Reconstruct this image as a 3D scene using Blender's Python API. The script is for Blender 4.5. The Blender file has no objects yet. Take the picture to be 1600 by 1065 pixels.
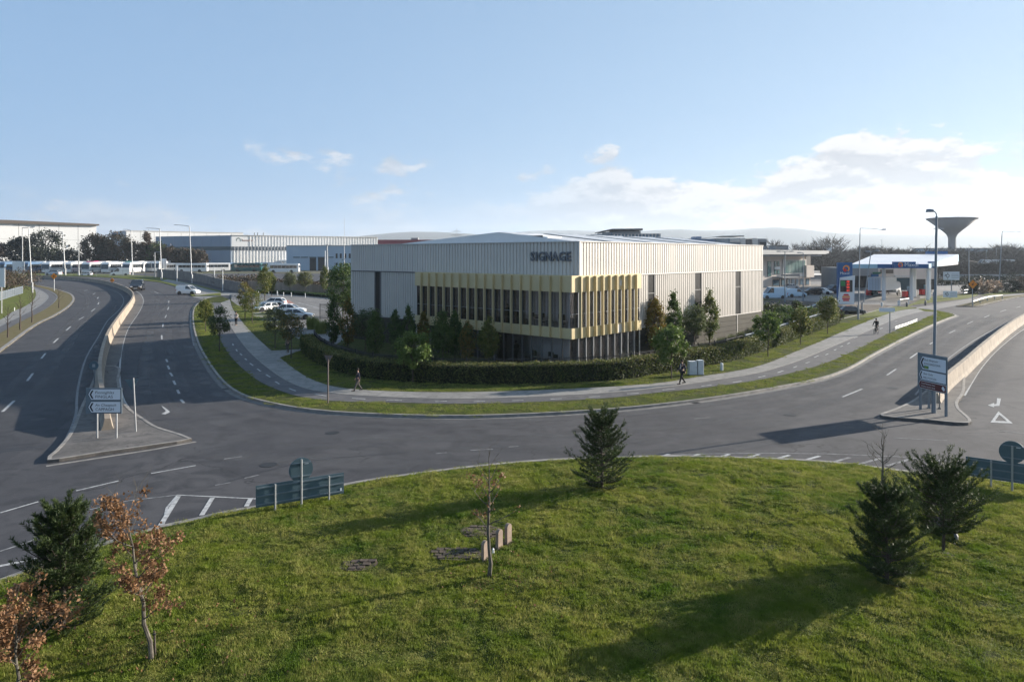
import bpy, math, random
import numpy as np
from mathutils import Vector, Matrix, noise as mnoise
from mathutils.geometry import tessellate_polygon

S = bpy.context.scene
C = S.collection
PI = math.pi
rad = math.radians

# ------------------------------------------------------------------ camera
H = 9.0            # camera height in metres
FPX = 1120.0       # focal length in pixels of the 1600 px wide photograph
HOR = 398.0        # row of the horizon
HAZE = 1.2e-4       # density of the air box
cam_d = bpy.data.cameras.new('camera')
cam_d.sensor_width = 36.0
cam_d.lens = FPX / 1600.0 * 36.0
cam_d.shift_y = -(532.5 - HOR) / 1600.0
cam_d.clip_start = 0.1
cam_d.clip_end = 60000
cam = bpy.data.objects.new('camera', cam_d)
C.objects.link(cam)
cam.location = (0, 0, H)
cam.rotation_euler = (PI / 2, 0, 0)
S.camera = cam

# ------------------------------------------------------------------ light
SUN_EL, SUN_AZ = rad(15.6), rad(65.0)      # azimuth measured from +Y towards +X
sunv = Vector((math.cos(SUN_EL) * math.sin(SUN_AZ), math.cos(SUN_EL) * math.cos(SUN_AZ), math.sin(SUN_EL)))
sd = bpy.data.lights.new('sun', 'SUN')
sd.energy = 5.0
sd.angle = rad(0.55)
sd.color = (1.0, 0.91, 0.79)
so = bpy.data.objects.new('sun', sd)
C.objects.link(so)
so.rotation_euler = sunv.to_track_quat('Z', 'Y').to_euler()
so.location = (60, 60, 60)
S.view_settings.view_transform = 'Standard'
S.view_settings.look = 'None'
S.view_settings.gamma = 1.0
S.view_settings.use_curve_mapping = False
S.view_settings.exposure = 1.40
S.render.engine = 'CYCLES'
S.cycles.use_denoising = True
S.cycles.max_bounces = 6
S.cycles.diffuse_bounces = 3
S.cycles.glossy_bounces = 2
S.cycles.transmission_bounces = 3
S.cycles.transparent_max_bounces = 12
S.cycles.volume_bounces = 0
S.cycles.sample_clamp_indirect = 6

W = bpy.data.worlds.new('World')
S.world = W
W.use_nodes = True


def build_world():
    nt = W.node_tree
    N, L = nt.nodes, nt.links
    N.clear()
    out = N.new('ShaderNodeOutputWorld')
    bg = N.new('ShaderNodeBackground')
    bg.inputs['Strength'].default_value = 0.053
    L.new(bg.outputs[0], out.inputs[0])
    sky = N.new('ShaderNodeTexSky')
    sky.sky_type = 'NISHITA'
    sky.sun_disc = False
    sky.sun_elevation = SUN_EL
    sky.sun_rotation = SUN_AZ
    sky.altitude = 60
    sky.air_density = 1.0
    sky.dust_density = 0.5
    sky.ozone_density = 2.2
    tc = N.new('ShaderNodeTexCoord')
    sep = N.new('ShaderNodeSeparateXYZ')
    L.new(tc.outputs['Generated'], sep.inputs[0])

    def m(op, a, b=None, c=None, clamp=False):
        n = N.new('ShaderNodeMath')
        n.operation = op
        n.use_clamp = clamp
        for i, v in enumerate((a, b, c)):
            if v is None:
                continue
            if isinstance(v, (int, float)):
                n.inputs[i].default_value = v
            else:
                L.new(v, n.inputs[i])
        return n.outputs[0]

    def mr(v, a, b, c=0.0, d=1.0, smooth=True):
        n = N.new('ShaderNodeMapRange')
        n.interpolation_type = 'SMOOTHSTEP' if smooth else 'LINEAR'
        L.new(v, n.inputs[0])
        for i, x in enumerate((a, b, c, d)):
            if isinstance(x, (int, float)):
                n.inputs[i + 1].default_value = x
            else:
                L.new(x, n.inputs[i + 1])
        return n.outputs[0]

    az = m('ARCTAN2', sep.outputs[0], sep.outputs[1])       # 0 straight ahead, + to the right
    el = m('ARCSINE', sep.outputs[2])
    comb = N.new('ShaderNodeCombineXYZ')
    L.new(m('MULTIPLY', az, 1.0), comb.inputs[0])
    L.new(m('MULTIPLY', el, 2.1), comb.inputs[1])
    comb.inputs[2].default_value = 3.7

    def fbm(scale, detail, off=(0, 0, 0), rough=0.55):
        mp = N.new('ShaderNodeMapping')
        mp.inputs['Location'].default_value = off
        L.new(comb.outputs[0], mp.inputs[0])
        n = N.new('ShaderNodeTexNoise')
        n.inputs['Scale'].default_value = scale
        n.inputs['Detail'].default_value = detail
        n.inputs['Roughness'].default_value = rough
        L.new(mp.outputs[0], n.inputs['Vector'])
        return n.outputs['Fac']

    big = fbm(6.0, 9, (1.3, 0.4, 0), 0.60)
    big_up = fbm(6.0, 9, (1.3, 0.425, 0), 0.60)
    wisp = fbm(8.0, 8, (4.1, 2.3, 0), 0.6)
    # the height of the cloud bank grows from straight ahead towards the sun side
    top = mr(az, -0.05, 0.60, 0.070, 0.140)
    margin = m('SUBTRACT', top, el)
    dens = m('ADD', m('MULTIPLY', margin, 11.0), m('MULTIPLY', m('SUBTRACT', big, 0.47), 4.4))
    bank = mr(dens, 0.0, 0.26, 0.0, 0.97)
    side = mr(az, -0.15, 0.25)
    bank = m('MULTIPLY', bank, side)
    margin2 = m('SUBTRACT', 0.135, el)
    sc = m('ADD', m('MULTIPLY', margin2, 1.5), m('MULTIPLY', m('SUBTRACT', wisp, 0.60), 4.5))
    scat = m('MULTIPLY', mr(sc, 0.0, 0.40), 0.62)
    scat = m('MULTIPLY', scat, mr(el, 0.155, 0.135))
    low = m('MULTIPLY', mr(m('ADD', m('MULTIPLY', m('SUBTRACT', 0.06, el), 8.0), m('MULTIPLY', m('SUBTRACT', big, 0.5), 3.0)), 0.0, 0.7), 0.5)
    cov = m('MAXIMUM', m('MAXIMUM', bank, scat), low, clamp=True)
    # light on top of the lumps, greyer below
    lit = mr(m('SUBTRACT', big, big_up), -0.045, 0.055, 0.0, 1.0)
    edge = mr(dens, 0.0, 1.0, 1.0, 0.10)
    shade = m('MULTIPLY', m('ADD', m('MULTIPLY', lit, 0.72), m('MULTIPLY', edge, 0.28)), 1.0)
    ramp = N.new('ShaderNodeMix')
    ramp.data_type = 'RGBA'
    L.new(shade, ramp.inputs[0])
    ramp.inputs[6].default_value = (3.1, 3.25, 3.65, 1)
    ramp.inputs[7].default_value = (6.35, 6.15, 6.0, 1)
    # pale air towards the horizon and a thin veil higher up
    veil = N.new('ShaderNodeMix')
    veil.data_type = 'RGBA'
    L.new(mr(el, 0.0, 0.62, VEIL[0], VEIL[1]), veil.inputs[0])
    L.new(sky.outputs[0], veil.inputs[6])
    vc = N.new('ShaderNodeMix')
    vc.data_type = 'RGBA'
    L.new(mr(az, -0.7, 0.75), vc.inputs[0])
    vc.inputs[6].default_value = VEIL[2]
    vc.inputs[7].default_value = VEIL[3]
    L.new(vc.outputs[2], veil.inputs[7])
    mix = N.new('ShaderNodeMix')
    mix.data_type = 'RGBA'
    L.new(cov, mix.inputs[0])
    L.new(veil.outputs[2], mix.inputs[6])
    L.new(ramp.outputs[2], mix.inputs[7])
    L.new(mix.outputs[2], bg.inputs['Color'])


VEIL = (0.88, 0.60, (2.15, 3.6, 5.7, 1), (3.0, 4.35, 6.0, 1))
build_world()

# ------------------------------------------------------------------ geometry of the view


def gp(px, py, z=0.0):
    """Point of the plane z seen at row py, column px of the 1600 px photograph."""
    Y = (H - z) * FPX / (py - HOR)
    return Vector(((px - 800.0) / FPX * Y, Y, z))


def depth(py, z=0.0):
    return (H - z) * FPX / (py - HOR)


def at(px, py, Y):
    return Vector(((px - 800.0) / FPX * Y, Y, H - (py - HOR) / FPX * Y))


# ------------------------------------------------------------------ materials
MATS = {}


def mat(name, col, rough=0.6, metal=0.0, col2=None, nscale=3.0, ndetail=5.0, bump=0.0, bscale=None,
        spec=0.4, coord='pos', emit=None, coat=0.0, contrast=(0.35, 0.65), stretch=None):
    if name in MATS:
        return MATS[name]
    m = bpy.data.materials.new(name)
    m.use_nodes = True
    nt = m.node_tree
    N, L = nt.nodes, nt.links
    b = N['Principled BSDF']
    b.inputs['Base Color'].default_value = (*col, 1)
    b.inputs['Roughness'].default_value = rough
    b.inputs['Metallic'].default_value = metal
    b.inputs['Specular IOR Level'].default_value = spec
    if coat:
        b.inputs['Coat Weight'].default_value = coat
        b.inputs['Coat Roughness'].default_value = 0.05
    if emit:
        b.inputs['Emission Color'].default_value = (*emit[:3], 1)
        b.inputs['Emission Strength'].default_value = emit[3]
    if col2 is not None or bump:
        if coord == 'pos':
            src = N.new('ShaderNodeNewGeometry').outputs['Position']
        else:
            src = N.new('ShaderNodeTexCoord').outputs['Object']
        if stretch:
            mp = N.new('ShaderNodeMapping')
            mp.inputs['Scale'].default_value = stretch
            L.new(src, mp.inputs[0])
            src = mp.outputs[0]
    if col2 is not None:
        n = N.new('ShaderNodeTexNoise')
        n.inputs['Scale'].default_value = nscale
        n.inputs['Detail'].default_value = ndetail
        n.inputs['Roughness'].default_value = 0.6
        L.new(src, n.inputs['Vector'])
        mr = N.new('ShaderNodeMapRange')
        mr.inputs[1].default_value, mr.inputs[2].default_value = contrast
        L.new(n.outputs['Fac'], mr.inputs[0])
        mx = N.new('ShaderNodeMix')
        mx.data_type = 'RGBA'
        L.new(mr.outputs[0], mx.inputs[0])
        mx.inputs[6].default_value = (*col, 1)
        mx.inputs[7].default_value = (*col2, 1)
        L.new(mx.outputs[2], b.inputs['Base Color'])
    if bump:
        n2 = N.new('ShaderNodeTexNoise')
        n2.inputs['Scale'].default_value = bscale or nscale * 4
        n2.inputs['Detail'].default_value = 4
        L.new(src, n2.inputs['Vector'])
        bp = N.new('ShaderNodeBump')
        bp.inputs['Strength'].default_value = min(1.0, bump * 10)
        bp.inputs['Distance'].default_value = bump
        L.new(n2.outputs['Fac'], bp.inputs['Height'])
        L.new(bp.outputs[0], b.inputs['Normal'])
    MATS[name] = m
    return m


def leaf_mat(name, col, col2, trans=0.3, rough=0.6, nscale=2.0):
    """Leaves: colour varies from leaf cluster to leaf cluster, thin faces let some light through."""
    if name in MATS:
        return MATS[name]
    m = bpy.data.materials.new(name)
    m.use_nodes = True
    nt = m.node_tree
    N, L = nt.nodes, nt.links
    b = N['Principled BSDF']
    b.inputs['Roughness'].default_value = rough
    b.inputs['Specular IOR Level'].default_value = 0.25
    g = N.new('ShaderNodeNewGeometry')
    n = N.new('ShaderNodeTexNoise')
    n.inputs['Scale'].default_value = nscale
    n.inputs['Detail'].default_value = 3
    L.new(g.outputs['Position'], n.inputs['Vector'])
    wn = N.new('ShaderNodeMath')
    wn.operation = 'MULTIPLY_ADD'
    L.new(g.outputs['Random Per Island'], wn.inputs[0])
    wn.inputs[1].default_value = 0.55
    ad = N.new('ShaderNodeMapRange')
    ad.inputs[1].default_value, ad.inputs[2].default_value = 0.35, 0.65
    ad.inputs[3].default_value, ad.inputs[4].default_value = 0.0, 0.5
    L.new(n.outputs['Fac'], ad.inputs[0])
    L.new(ad.outputs[0], wn.inputs[2])
    mx = N.new('ShaderNodeMix')
    mx.data_type = 'RGBA'
    L.new(wn.outputs[0], mx.inputs[0])
    mx.inputs[6].default_value = (*col, 1)
    mx.inputs[7].default_value = (*col2, 1)
    L.new(mx.outputs[2], b.inputs['Base Color'])
    if trans > 0:
        t = N.new('ShaderNodeBsdfTranslucent')
        L.new(mx.outputs[2], t.inputs[0])
        ms = N.new('ShaderNodeMixShader')
        ms.inputs[0].default_value = trans
        L.new(b.outputs[0], ms.inputs[1])
        L.new(t.outputs[0], ms.inputs[2])
        L.new(ms.outputs[0], N['Material Output'].inputs[0])
    MATS[name] = m
    return m


def glass_mat(name, tint=(0.45, 0.45, 0.47), refl=1.0, rough=0.03):
    if name in MATS:
        return MATS[name]
    m = bpy.data.materials.new(name)
    m.use_nodes = True
    nt = m.node_tree
    N, L = nt.nodes, nt.links
    N.remove(N['Principled BSDF'])
    tr = N.new('ShaderNodeBsdfTransparent')
    tr.inputs[0].default_value = (*tint, 1)
    gl = N.new('ShaderNodeBsdfGlossy')
    gl.inputs['Roughness'].default_value = rough
    fr = N.new('ShaderNodeFresnel')
    fr.inputs[0].default_value = 1.5
    mu = N.new('ShaderNodeMath')
    mu.operation = 'MULTIPLY'
    mu.use_clamp = True
    mu.inputs[1].default_value = refl
    L.new(fr.outputs[0], mu.inputs[0])
    ms = N.new('ShaderNodeMixShader')
    L.new(mu.outputs[0], ms.inputs[0])
    L.new(tr.outputs[0], ms.inputs[1])
    L.new(gl.outputs[0], ms.inputs[2])
    L.new(ms.outputs[0], N['Material Output'].inputs[0])
    MATS[name] = m
    return m


# ------------------------------------------------------------------ mesh helpers
class MB:
    def __init__(self):
        self.v, self.f, self.mi = [], [], []

    def add(self, verts, faces, mi=0):
        o = len(self.v)
        self.v.extend([tuple(p) for p in verts])
        for f in faces:
            self.f.append(tuple(i + o for i in f))
            self.mi.append(mi)
        return self

    def box(self, x0, x1, y0, y1, z0, z1, mi=0, M=None):
        vs = [(x, y, z) for z in (z0, z1) for y in (y0, y1) for x in (x0, x1)]
        if M is not None:
            vs = [tuple(M @ Vector(p)) for p in vs]
        return self.add(vs, [(0, 2, 3, 1), (4, 5, 7, 6), (0, 1, 5, 4), (2, 6, 7, 3), (0, 4, 6, 2), (1, 3, 7, 5)], mi)

    def bevbox(self, x0, x1, y0, y1, z0, z1, b=0.02, mi=0, M=None):
        """box with its vertical edges chamfered"""
        pts = [(x0 + b, y0), (x1 - b, y0), (x1, y0 + b), (x1, y1 - b), (x1 - b, y1), (x0 + b, y1), (x0, y1 - b), (x0, y0 + b)]
        return self.prism(pts, z0, z1, mi, M)

    def prism(self, pts, z0, z1, mi=0, M=None, caps=True):
        n = len(pts)
        vs = [(p[0], p[1], z0) for p in pts] + [(p[0], p[1], z1) for p in pts]
        if M is not None:
            vs = [tuple(M @ Vector(p)) for p in vs]
        fs = [(i, (i + 1) % n, (i + 1) % n + n, i + n) for i in range(n)]
        if caps:
            tri = tessellate_polygon([[Vector((p[0], p[1], 0)) for p in pts]])
            for t in tri:
                fs.append(tuple(j + n for j in t))
                fs.append((t[2], t[1], t[0]))
        return self.add(vs, fs, mi)

    def extrude_y(self, pts, y0, y1, mi=0, M=None):
        """profile in x,z swept along y"""
        R = Matrix(((1, 0, 0, 0), (0, 0, -1, 0), (0, 1, 0, 0), (0, 0, 0, 1)))
        MM = R if M is None else M @ R
        return self.prism(pts, -y1, -y0, mi, MM)

    def tube(self, p0, p1, r0, r1=None, n=8, mi=0, cap=True):
        r1 = r0 if r1 is None else r1
        p0, p1 = Vector(p0), Vector(p1)
        d = p1 - p0
        if d.length < 1e-6:
            return self
        q = d.to_track_quat('Z', 'Y').to_matrix()
        ring = [Vector((math.cos(2 * PI * i / n), math.sin(2 * PI * i / n), 0)) for i in range(n)]
        vs = [p0 + q @ (v * r0) for v in ring] + [p1 + q @ (v * r1) for v in ring]
        fs = [(i, (i + 1) % n, (i + 1) % n + n, i + n) for i in range(n)]
        if cap:
            fs.append(tuple(range(n - 1, -1, -1)))
            fs.append(tuple(range(n, 2 * n)))
        return self.add(vs, fs, mi)

    def path(self, pts, radii, n=6, mi=0):
        pts = [Vector(p) for p in pts]
        if isinstance(radii, (int, float)):
            radii = [radii] * len(pts)
        rings = []
        up = Vector((0.13, 0.21, 0.97)).normalized()
        for i, p in enumerate(pts):
            a = pts[max(0, i - 1)]
            b = pts[min(len(pts) - 1, i + 1)]
            t = (b - a)
            t = t.normalized() if t.length > 1e-6 else Vector((0, 0, 1))
            s = t.cross(up)
            if s.length < 0.1:
                s = t.cross(Vector((1, 0, 0)))
            s.normalize()
            u = s.cross(t)
            rings.append([p + (s * math.cos(2 * PI * k / n) + u * math.sin(2 * PI * k / n)) * radii[i] for k in range(n)])
        vs = [v for r in rings for v in r]
        fs = []
        for i in range(len(pts) - 1):
            for k in range(n):
                k2 = (k + 1) % n
                fs.append((i * n + k, i * n + k2, (i + 1) * n + k2, (i + 1) * n + k))
        fs.append(tuple(range(n - 1, -1, -1)))
        fs.append(tuple(range((len(pts) - 1) * n, len(pts) * n)))
        return self.add(vs, fs, mi)

    def lathe(self, prof, n=24, mi=0, M=None):
        vs, fs = [], []
        for r, z in prof:
            for k in range(n):
                a = 2 * PI * k / n
                vs.append((r * math.cos(a), r * math.sin(a), z))
        if M is not None:
            vs = [tuple(M @ Vector(p)) for p in vs]
        for i in range(len(prof) - 1):
            for k in range(n):
                k2 = (k + 1) % n
                fs.append((i * n + k, i * n + k2, (i + 1) * n + k2, (i + 1) * n + k))
        fs.append(tuple(range(n - 1, -1, -1)))
        fs.append(tuple(range((len(prof) - 1) * n, len(prof) * n)))
        return self.add(vs, fs, mi)

    def loft(self, rings, mi=0, caps=True):
        n = len(rings[0])
        vs = [p for r in rings for p in r]
        fs = []
        for i in range(len(rings) - 1):
            for k in range(n):
                k2 = (k + 1) % n
                fs.append((i * n + k, i * n + k2, (i + 1) * n + k2, (i + 1) * n + k))
        if caps:
            fs.append(tuple(range(n - 1, -1, -1)))
            fs.append(tuple(range((len(rings) - 1) * n, len(rings) * n)))
        return self.add(vs, fs, mi)

    def mesh(self, name, mats, smooth=False, origin=None):
        me = bpy.data.meshes.new(name)
        vs = self.v
        if origin is not None:
            vs = [(p[0] - origin[0], p[1] - origin[1], p[2] - origin[2]) for p in vs]
        me.from_pydata(vs, [], self.f)
        if not isinstance(mats, (list, tuple)):
            mats = [mats]
        for m_ in mats:
            me.materials.append(m_)
        if len(mats) > 1:
            me.polygons.foreach_set('material_index', self.mi)
        if smooth:
            me.polygons.foreach_set('use_smooth', [True] * len(me.polygons))
        me.update()
        return me

    def build(self, name, mats, parent=None, smooth=False, world=False):
        """links the collected shapes as one object; world=True: the shapes are in world coordinates"""
        origin = None
        if world and parent is not None:
            root = parent
            origin = Vector((0, 0, 0))
            while root is not None:
                origin += root.location
                root = root.parent
        o = bpy.data.objects.new(name, self.mesh(name, mats, smooth, origin))
        C.objects.link(o)
        if parent is not None:
            o.parent = parent
        return o


def tag(o, label=None, cat=None, group=None, kind=None):
    if label:
        o['label'] = label
    if cat:
        o['category'] = cat
    if group:
        o['group'] = group
    if kind:
        o['kind'] = kind
    return o


def thing(name, label, cat, loc=(0, 0, 0), rotz=0.0, group=None, scale=1.0):
    o = bpy.data.objects.new(name, None)
    C.objects.link(o)
    o.location = loc
    o.rotation_euler = (0, 0, rotz)
    o.scale = (scale, scale, scale)
    o.empty_display_size = 0.2
    return tag(o, label, cat, group)


def from_mesh(name, me, parent=None, loc=None, rot=None):
    o = bpy.data.objects.new(name, me)
    C.objects.link(o)
    if parent is not None:
        o.parent = parent
    if loc is not None:
        o.location = loc
    if rot is not None:
        o.rotation_euler = rot
    return o


def dup(root, loc, rotz=0.0, label=None, group=None, scale=None):
    r = root.copy()
    C.objects.link(r)
    r.location = loc
    r.rotation_euler = (0, 0, rotz)
    if scale is not None:
        r.scale = (scale, scale, scale) if isinstance(scale, (int, float)) else scale
    if label:
        r['label'] = label
    if group:
        r['group'] = group
    for ch in list(root.children):
        c = ch.copy()
        C.objects.link(c)
        c.parent = r
        for g in list(ch.children):
            d = g.copy()
            C.objects.link(d)
            d.parent = c
    return r


def text(name, s, size, m, parent, M, extrude=0.0, align='LEFT', sx=1.0, shear=0.0, offset=0.0):
    cu = bpy.data.curves.new(name, 'FONT')
    cu.body = s
    cu.size = size
    cu.extrude = extrude
    cu.align_x = align
    cu.shear = shear
    cu.offset = offset
    cu.materials.append(m)
    cu.resolution_u = 2
    tmp = bpy.data.objects.new(name, cu)
    me = bpy.data.meshes.new_from_object(tmp)
    me.name = name
    bpy.data.objects.remove(tmp)
    o = bpy.data.objects.new(name, me)
    C.objects.link(o)
    o.parent = parent
    o.matrix_local = M @ Matrix.Diagonal((sx, 1, 1, 1))
    return o


def smooth_path(pts, step=1.0, closed=False):
    """Catmull-Rom through ground points"""
    P = [Vector((p[0], p[1], 0)) for p in pts]
    out = []
    n = len(P)
    segs = n if closed else n - 1
    for i in range(segs):
        if closed:
            p0, p1, p2, p3 = P[(i - 1) % n], P[i], P[(i + 1) % n], P[(i + 2) % n]
        else:
            p1, p2 = P[i], P[i + 1]
            p0 = P[i - 1] if i > 0 else p1 * 2 - p2
            p3 = P[i + 2] if i + 2 < n else p2 * 2 - p1
        L_ = (p2 - p1).length
        k = max(1, int(L_ / step))
        # centripetal parametrisation keeps the curve from overshooting
        t0 = 0.0
        t1 = t0 + max(1e-3, (p1 - p0).length) ** 0.5
        t2 = t1 + max(1e-3, (p2 - p1).length) ** 0.5
        t3 = t2 + max(1e-3, (p3 - p2).length) ** 0.5
        for j in range(k):
            t = t1 + (t2 - t1) * j / k
            a1 = p0 * ((t1 - t) / (t1 - t0)) + p1 * ((t - t0) / (t1 - t0))
            a2 = p1 * ((t2 - t) / (t2 - t1)) + p2 * ((t - t1) / (t2 - t1))
            a3 = p2 * ((t3 - t) / (t3 - t2)) + p3 * ((t - t2) / (t3 - t2))
            b1 = a1 * ((t2 - t) / (t2 - t0)) + a2 * ((t - t0) / (t2 - t0))
            b2 = a2 * ((t3 - t) / (t3 - t1)) + a3 * ((t - t1) / (t3 - t1))
            out.append(b1 * ((t2 - t) / (t2 - t1)) + b2 * ((t - t1) / (t2 - t1)))
    if not closed:
        out.append(P[-1])
    return out


def gpath(pix, step=1.0, z=0.0, closed=False):
    return smooth_path([gp(x, y, z) for x, y in pix], step, closed)


def offset_path(path, d):
    """shifts a polyline sideways; d > 0 to the left of its direction"""
    out = []
    for i, p in enumerate(path):
        a = path[max(0, i - 1)]
        b = path[min(len(path) - 1, i + 1)]
        t = (b - a)
        t.z = 0
        t = t.normalized() if t.length > 1e-6 else Vector((1, 0, 0))
        out.append(p + Vector((-t.y, t.x, 0)) * d)
    return out


def strip(mb, path, d0, d1, z, mi=0, z0=None):
    """ribbon between two sideways offsets; z0 given: a solid with top z and bottom z0"""
    a, b = offset_path(path, d0), offset_path(path, d1)
    n = len(path)
    if z0 is None:
        vs = [(p.x, p.y, z) for p in a] + [(p.x, p.y, z) for p in b]
        fs = [(i, i + 1, n + i + 1, n + i) for i in range(n - 1)]
    else:
        vs = [(p.x, p.y, z) for p in a] + [(p.x, p.y, z) for p in b] + [(p.x, p.y, z0) for p in a] + [(p.x, p.y, z0) for p in b]
        fs = []
        for i in range(n - 1):
            fs.append((i, i + 1, n + i + 1, n + i))
            fs.append((i + 1, i, 2 * n + i, 2 * n + i + 1))
            fs.append((n + i, n + i + 1, 3 * n + i + 1, 3 * n + i))
        fs.append((0, n, 3 * n, 2 * n))
        fs.append((2 * n - 1, n - 1, 3 * n - 1, 4 * n - 1))
    mb.add(vs, fs, mi)
    return mb


def slab(mb, poly, z1, z0=None, mi=0):
    pts = [(p.x, p.y) for p in poly]
    if z0 is None:
        tri = tessellate_polygon([[Vector((x, y, 0)) for x, y in pts]])
        mb.add([(x, y, z1) for x, y in pts], [tuple(t) for t in tri], mi)
        # make the sheet face upward
    else:
        mb.prism(pts, z0, z1, mi)
    return mb


def structure(mb, name, mats, parent=None, label=None):
    o = mb.build(name, mats, parent)
    o['kind'] = 'structure'
    if label:
        o['label'] = label
    return o


rnd = random.Random(7)
# ================================================================== ground, roads, verges


def asphalt(name, base, light, seed=0.0, cracks=True, scale=0.35):
    if name in MATS:
        return MATS[name]
    m = bpy.data.materials.new(name)
    m.use_nodes = True
    nt = m.node_tree
    N, L = nt.nodes, nt.links
    b = N['Principled BSDF']
    b.inputs['Roughness'].default_value = 0.82
    b.inputs['Specular IOR Level'].default_value = 0.35
    g = N.new('ShaderNodeNewGeometry')
    mp = N.new('ShaderNodeMapping')
    mp.inputs['Location'].default_value = (seed, seed * 2, 0)
    L.new(g.outputs['Position'], mp.inputs[0])

    def noise(scale_, det, dist=0.0, rough=0.55):
        n = N.new('ShaderNodeTexNoise')
        n.inputs['Scale'].default_value = scale_
        n.inputs['Detail'].default_value = det
        n.inputs['Roughness'].default_value = rough
        n.inputs['Distortion'].default_value = dist
        L.new(mp.outputs[0], n.inputs['Vector'])
        return n.outputs['Fac']

    def mrange(v, a, c, d=0.0, e=1.0):
        r = N.new('ShaderNodeMapRange')
        r.inputs[1].default_value, r.inputs[2].default_value, r.inputs[3].default_value, r.inputs[4].default_value = a, c, d, e
        L.new(v, r.inputs[0])
        return r.outputs[0]

    def mixc(f, a, c):
        x = N.new('ShaderNodeMix')
        x.data_type = 'RGBA'
        L.new(f, x.inputs[0])
        for i, v in ((6, a), (7, c)):
            if isinstance(v, tuple):
                x.inputs[i].default_value = (*v, 1)
            else:
                L.new(v, x.inputs[i])
        return x.outputs[2]

    c1 = mixc(mrange(noise(scale * 0.35, 3, 0.8), 0.38, 0.62), base, light)
    dark = tuple(v * 0.70 for v in base)
    c2 = mixc(mrange(noise(scale * 1.7, 6, 1.2), 0.46, 0.66, 0, 0.9), c1, dark)
    pale = tuple(v * 1.35 for v in light)
    c3 = mixc(mrange(noise(28, 3), 0.55, 0.75, 0, 0.55), c2, pale)
    c4 = mixc(mrange(noise(0.9, 8, 2.5, 0.7), 0.54, 0.72, 0, 0.50), c3, pale)
    if cracks:
        v = N.new('ShaderNodeTexVoronoi')
        v.feature = 'DISTANCE_TO_EDGE'
        v.inputs['Scale'].default_value = 0.16
        dn = N.new('ShaderNodeTexNoise')
        dn.inputs['Scale'].default_value = 0.8
        dn.inputs['Detail'].default_value = 6
        L.new(mp.outputs[0], dn.inputs['Vector'])
        va = N.new('ShaderNodeMix')
        va.data_type = 'RGBA'
        va.blend_type = 'ADD'
        va.inputs[0].default_value = 2.2
        va.clamp_factor = False
        L.new(mp.outputs[0], va.inputs[6])
        L.new(dn.outputs['Color'], va.inputs[7])
        L.new(va.outputs[2], v.inputs['Vector'])
        cr = mrange(v.outputs['Distance'], 0.003, 0.008, 1.0, 0.0)
        mu = N.new('ShaderNodeMath')
        mu.operation = 'MULTIPLY'
        L.new(cr, mu.inputs[0])
        L.new(mrange(noise(0.12, 2), 0.46, 0.58, 0, 0.9), mu.inputs[1])
        c4 = mixc(mu.outputs[0], c4, tuple(v * 0.4 for v in base))
    L.new(c4, b.inputs['Base Color'])
    bp = N.new('ShaderNodeBump')
    bp.inputs['Strength'].default_value = 0.5
    bp.inputs['Distance'].default_value = 0.008
    L.new(noise(60, 2), bp.inputs['Height'])
    L.new(bp.outputs[0], b.inputs['Normal'])
    MATS[name] = m
    return m


m_road = asphalt('asphalt', (0.036, 0.036, 0.041), (0.063, 0.061, 0.064))
m_lane = asphalt('asphalt of the lanes', (0.034, 0.034, 0.039), (0.050, 0.050, 0.054), 3.0)
m_light_tarmac = asphalt('pale tarmac', (0.15, 0.145, 0.14), (0.20, 0.19, 0.18), 11.0, False, 0.5)
m_cycle = asphalt('cycle track tarmac', (0.080, 0.080, 0.085), (0.105, 0.10, 0.10), 5.0, False, 0.8)
m_foot = asphalt('footpath concrete', (0.19, 0.185, 0.175), (0.24, 0.23, 0.215), 8.0, False, 0.8)
m_island = asphalt('island concrete', (0.095, 0.088, 0.082), (0.14, 0.128, 0.118), 9.0, True, 0.9)
m_kerb = mat('kerb concrete', (0.28, 0.26, 0.235), 0.85, col2=(0.17, 0.16, 0.15), nscale=2.2, bump=0.004, bscale=25)
m_kerb_dark = mat('weathered kerb concrete', (0.19, 0.18, 0.17), 0.9, col2=(0.11, 0.108, 0.105), nscale=2.5, bump=0.004, bscale=25)
m_paint = mat('road paint', (0.46, 0.46, 0.45), 0.7, col2=(0.20, 0.20, 0.20), nscale=5.0, contrast=(0.40, 0.68))
m_paint_worn = mat('worn road paint', (0.24, 0.24, 0.24), 0.8, col2=(0.10, 0.10, 0.105), nscale=4.0, contrast=(0.4, 0.65))
m_field = mat('field soil and grass', (0.075, 0.082, 0.030), 1.0, col2=(0.09, 0.075, 0.05), nscale=0.03, ndetail=8, bump=0.02, bscale=3)
m_grass_far = mat('short grass', (0.085, 0.110, 0.022), 1.0, col2=(0.135, 0.140, 0.042), nscale=0.7, ndetail=9, bump=0.05, bscale=9, spec=0.1)
m_turf = mat('turf under the blades', (0.042, 0.060, 0.012), 1.0, col2=(0.075, 0.075, 0.030), nscale=1.3, ndetail=9, bump=0.05, bscale=7, spec=0.05)
m_turf_worn = mat('worn verge turf', (0.12, 0.11, 0.05), 1.0, col2=(0.16, 0.13, 0.08), nscale=0.9, ndetail=9, bump=0.04, bscale=9, spec=0.05)
m_soil = mat('dark soil', (0.045, 0.032, 0.022), 1.0, col2=(0.075, 0.056, 0.038), nscale=1.0, ndetail=8, bump=0.08, bscale=3)

# the land to the horizon
mb = MB()
xs = [-9000, -700, -160, 60, 320, 900, 9000]
ys = [-300, 4, 330, 700, 1500, 5200]
mb.add([(x, y, -0.06 if y < 400 else -0.06 - 0.0 * y) for y in ys for x in xs],
       [(j * 7 + i, j * 7 + i + 1, j * 7 + i + 8, j * 7 + i + 7) for j in range(5) for i in range(6)])
structure(mb, 'ground', m_field)

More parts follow.
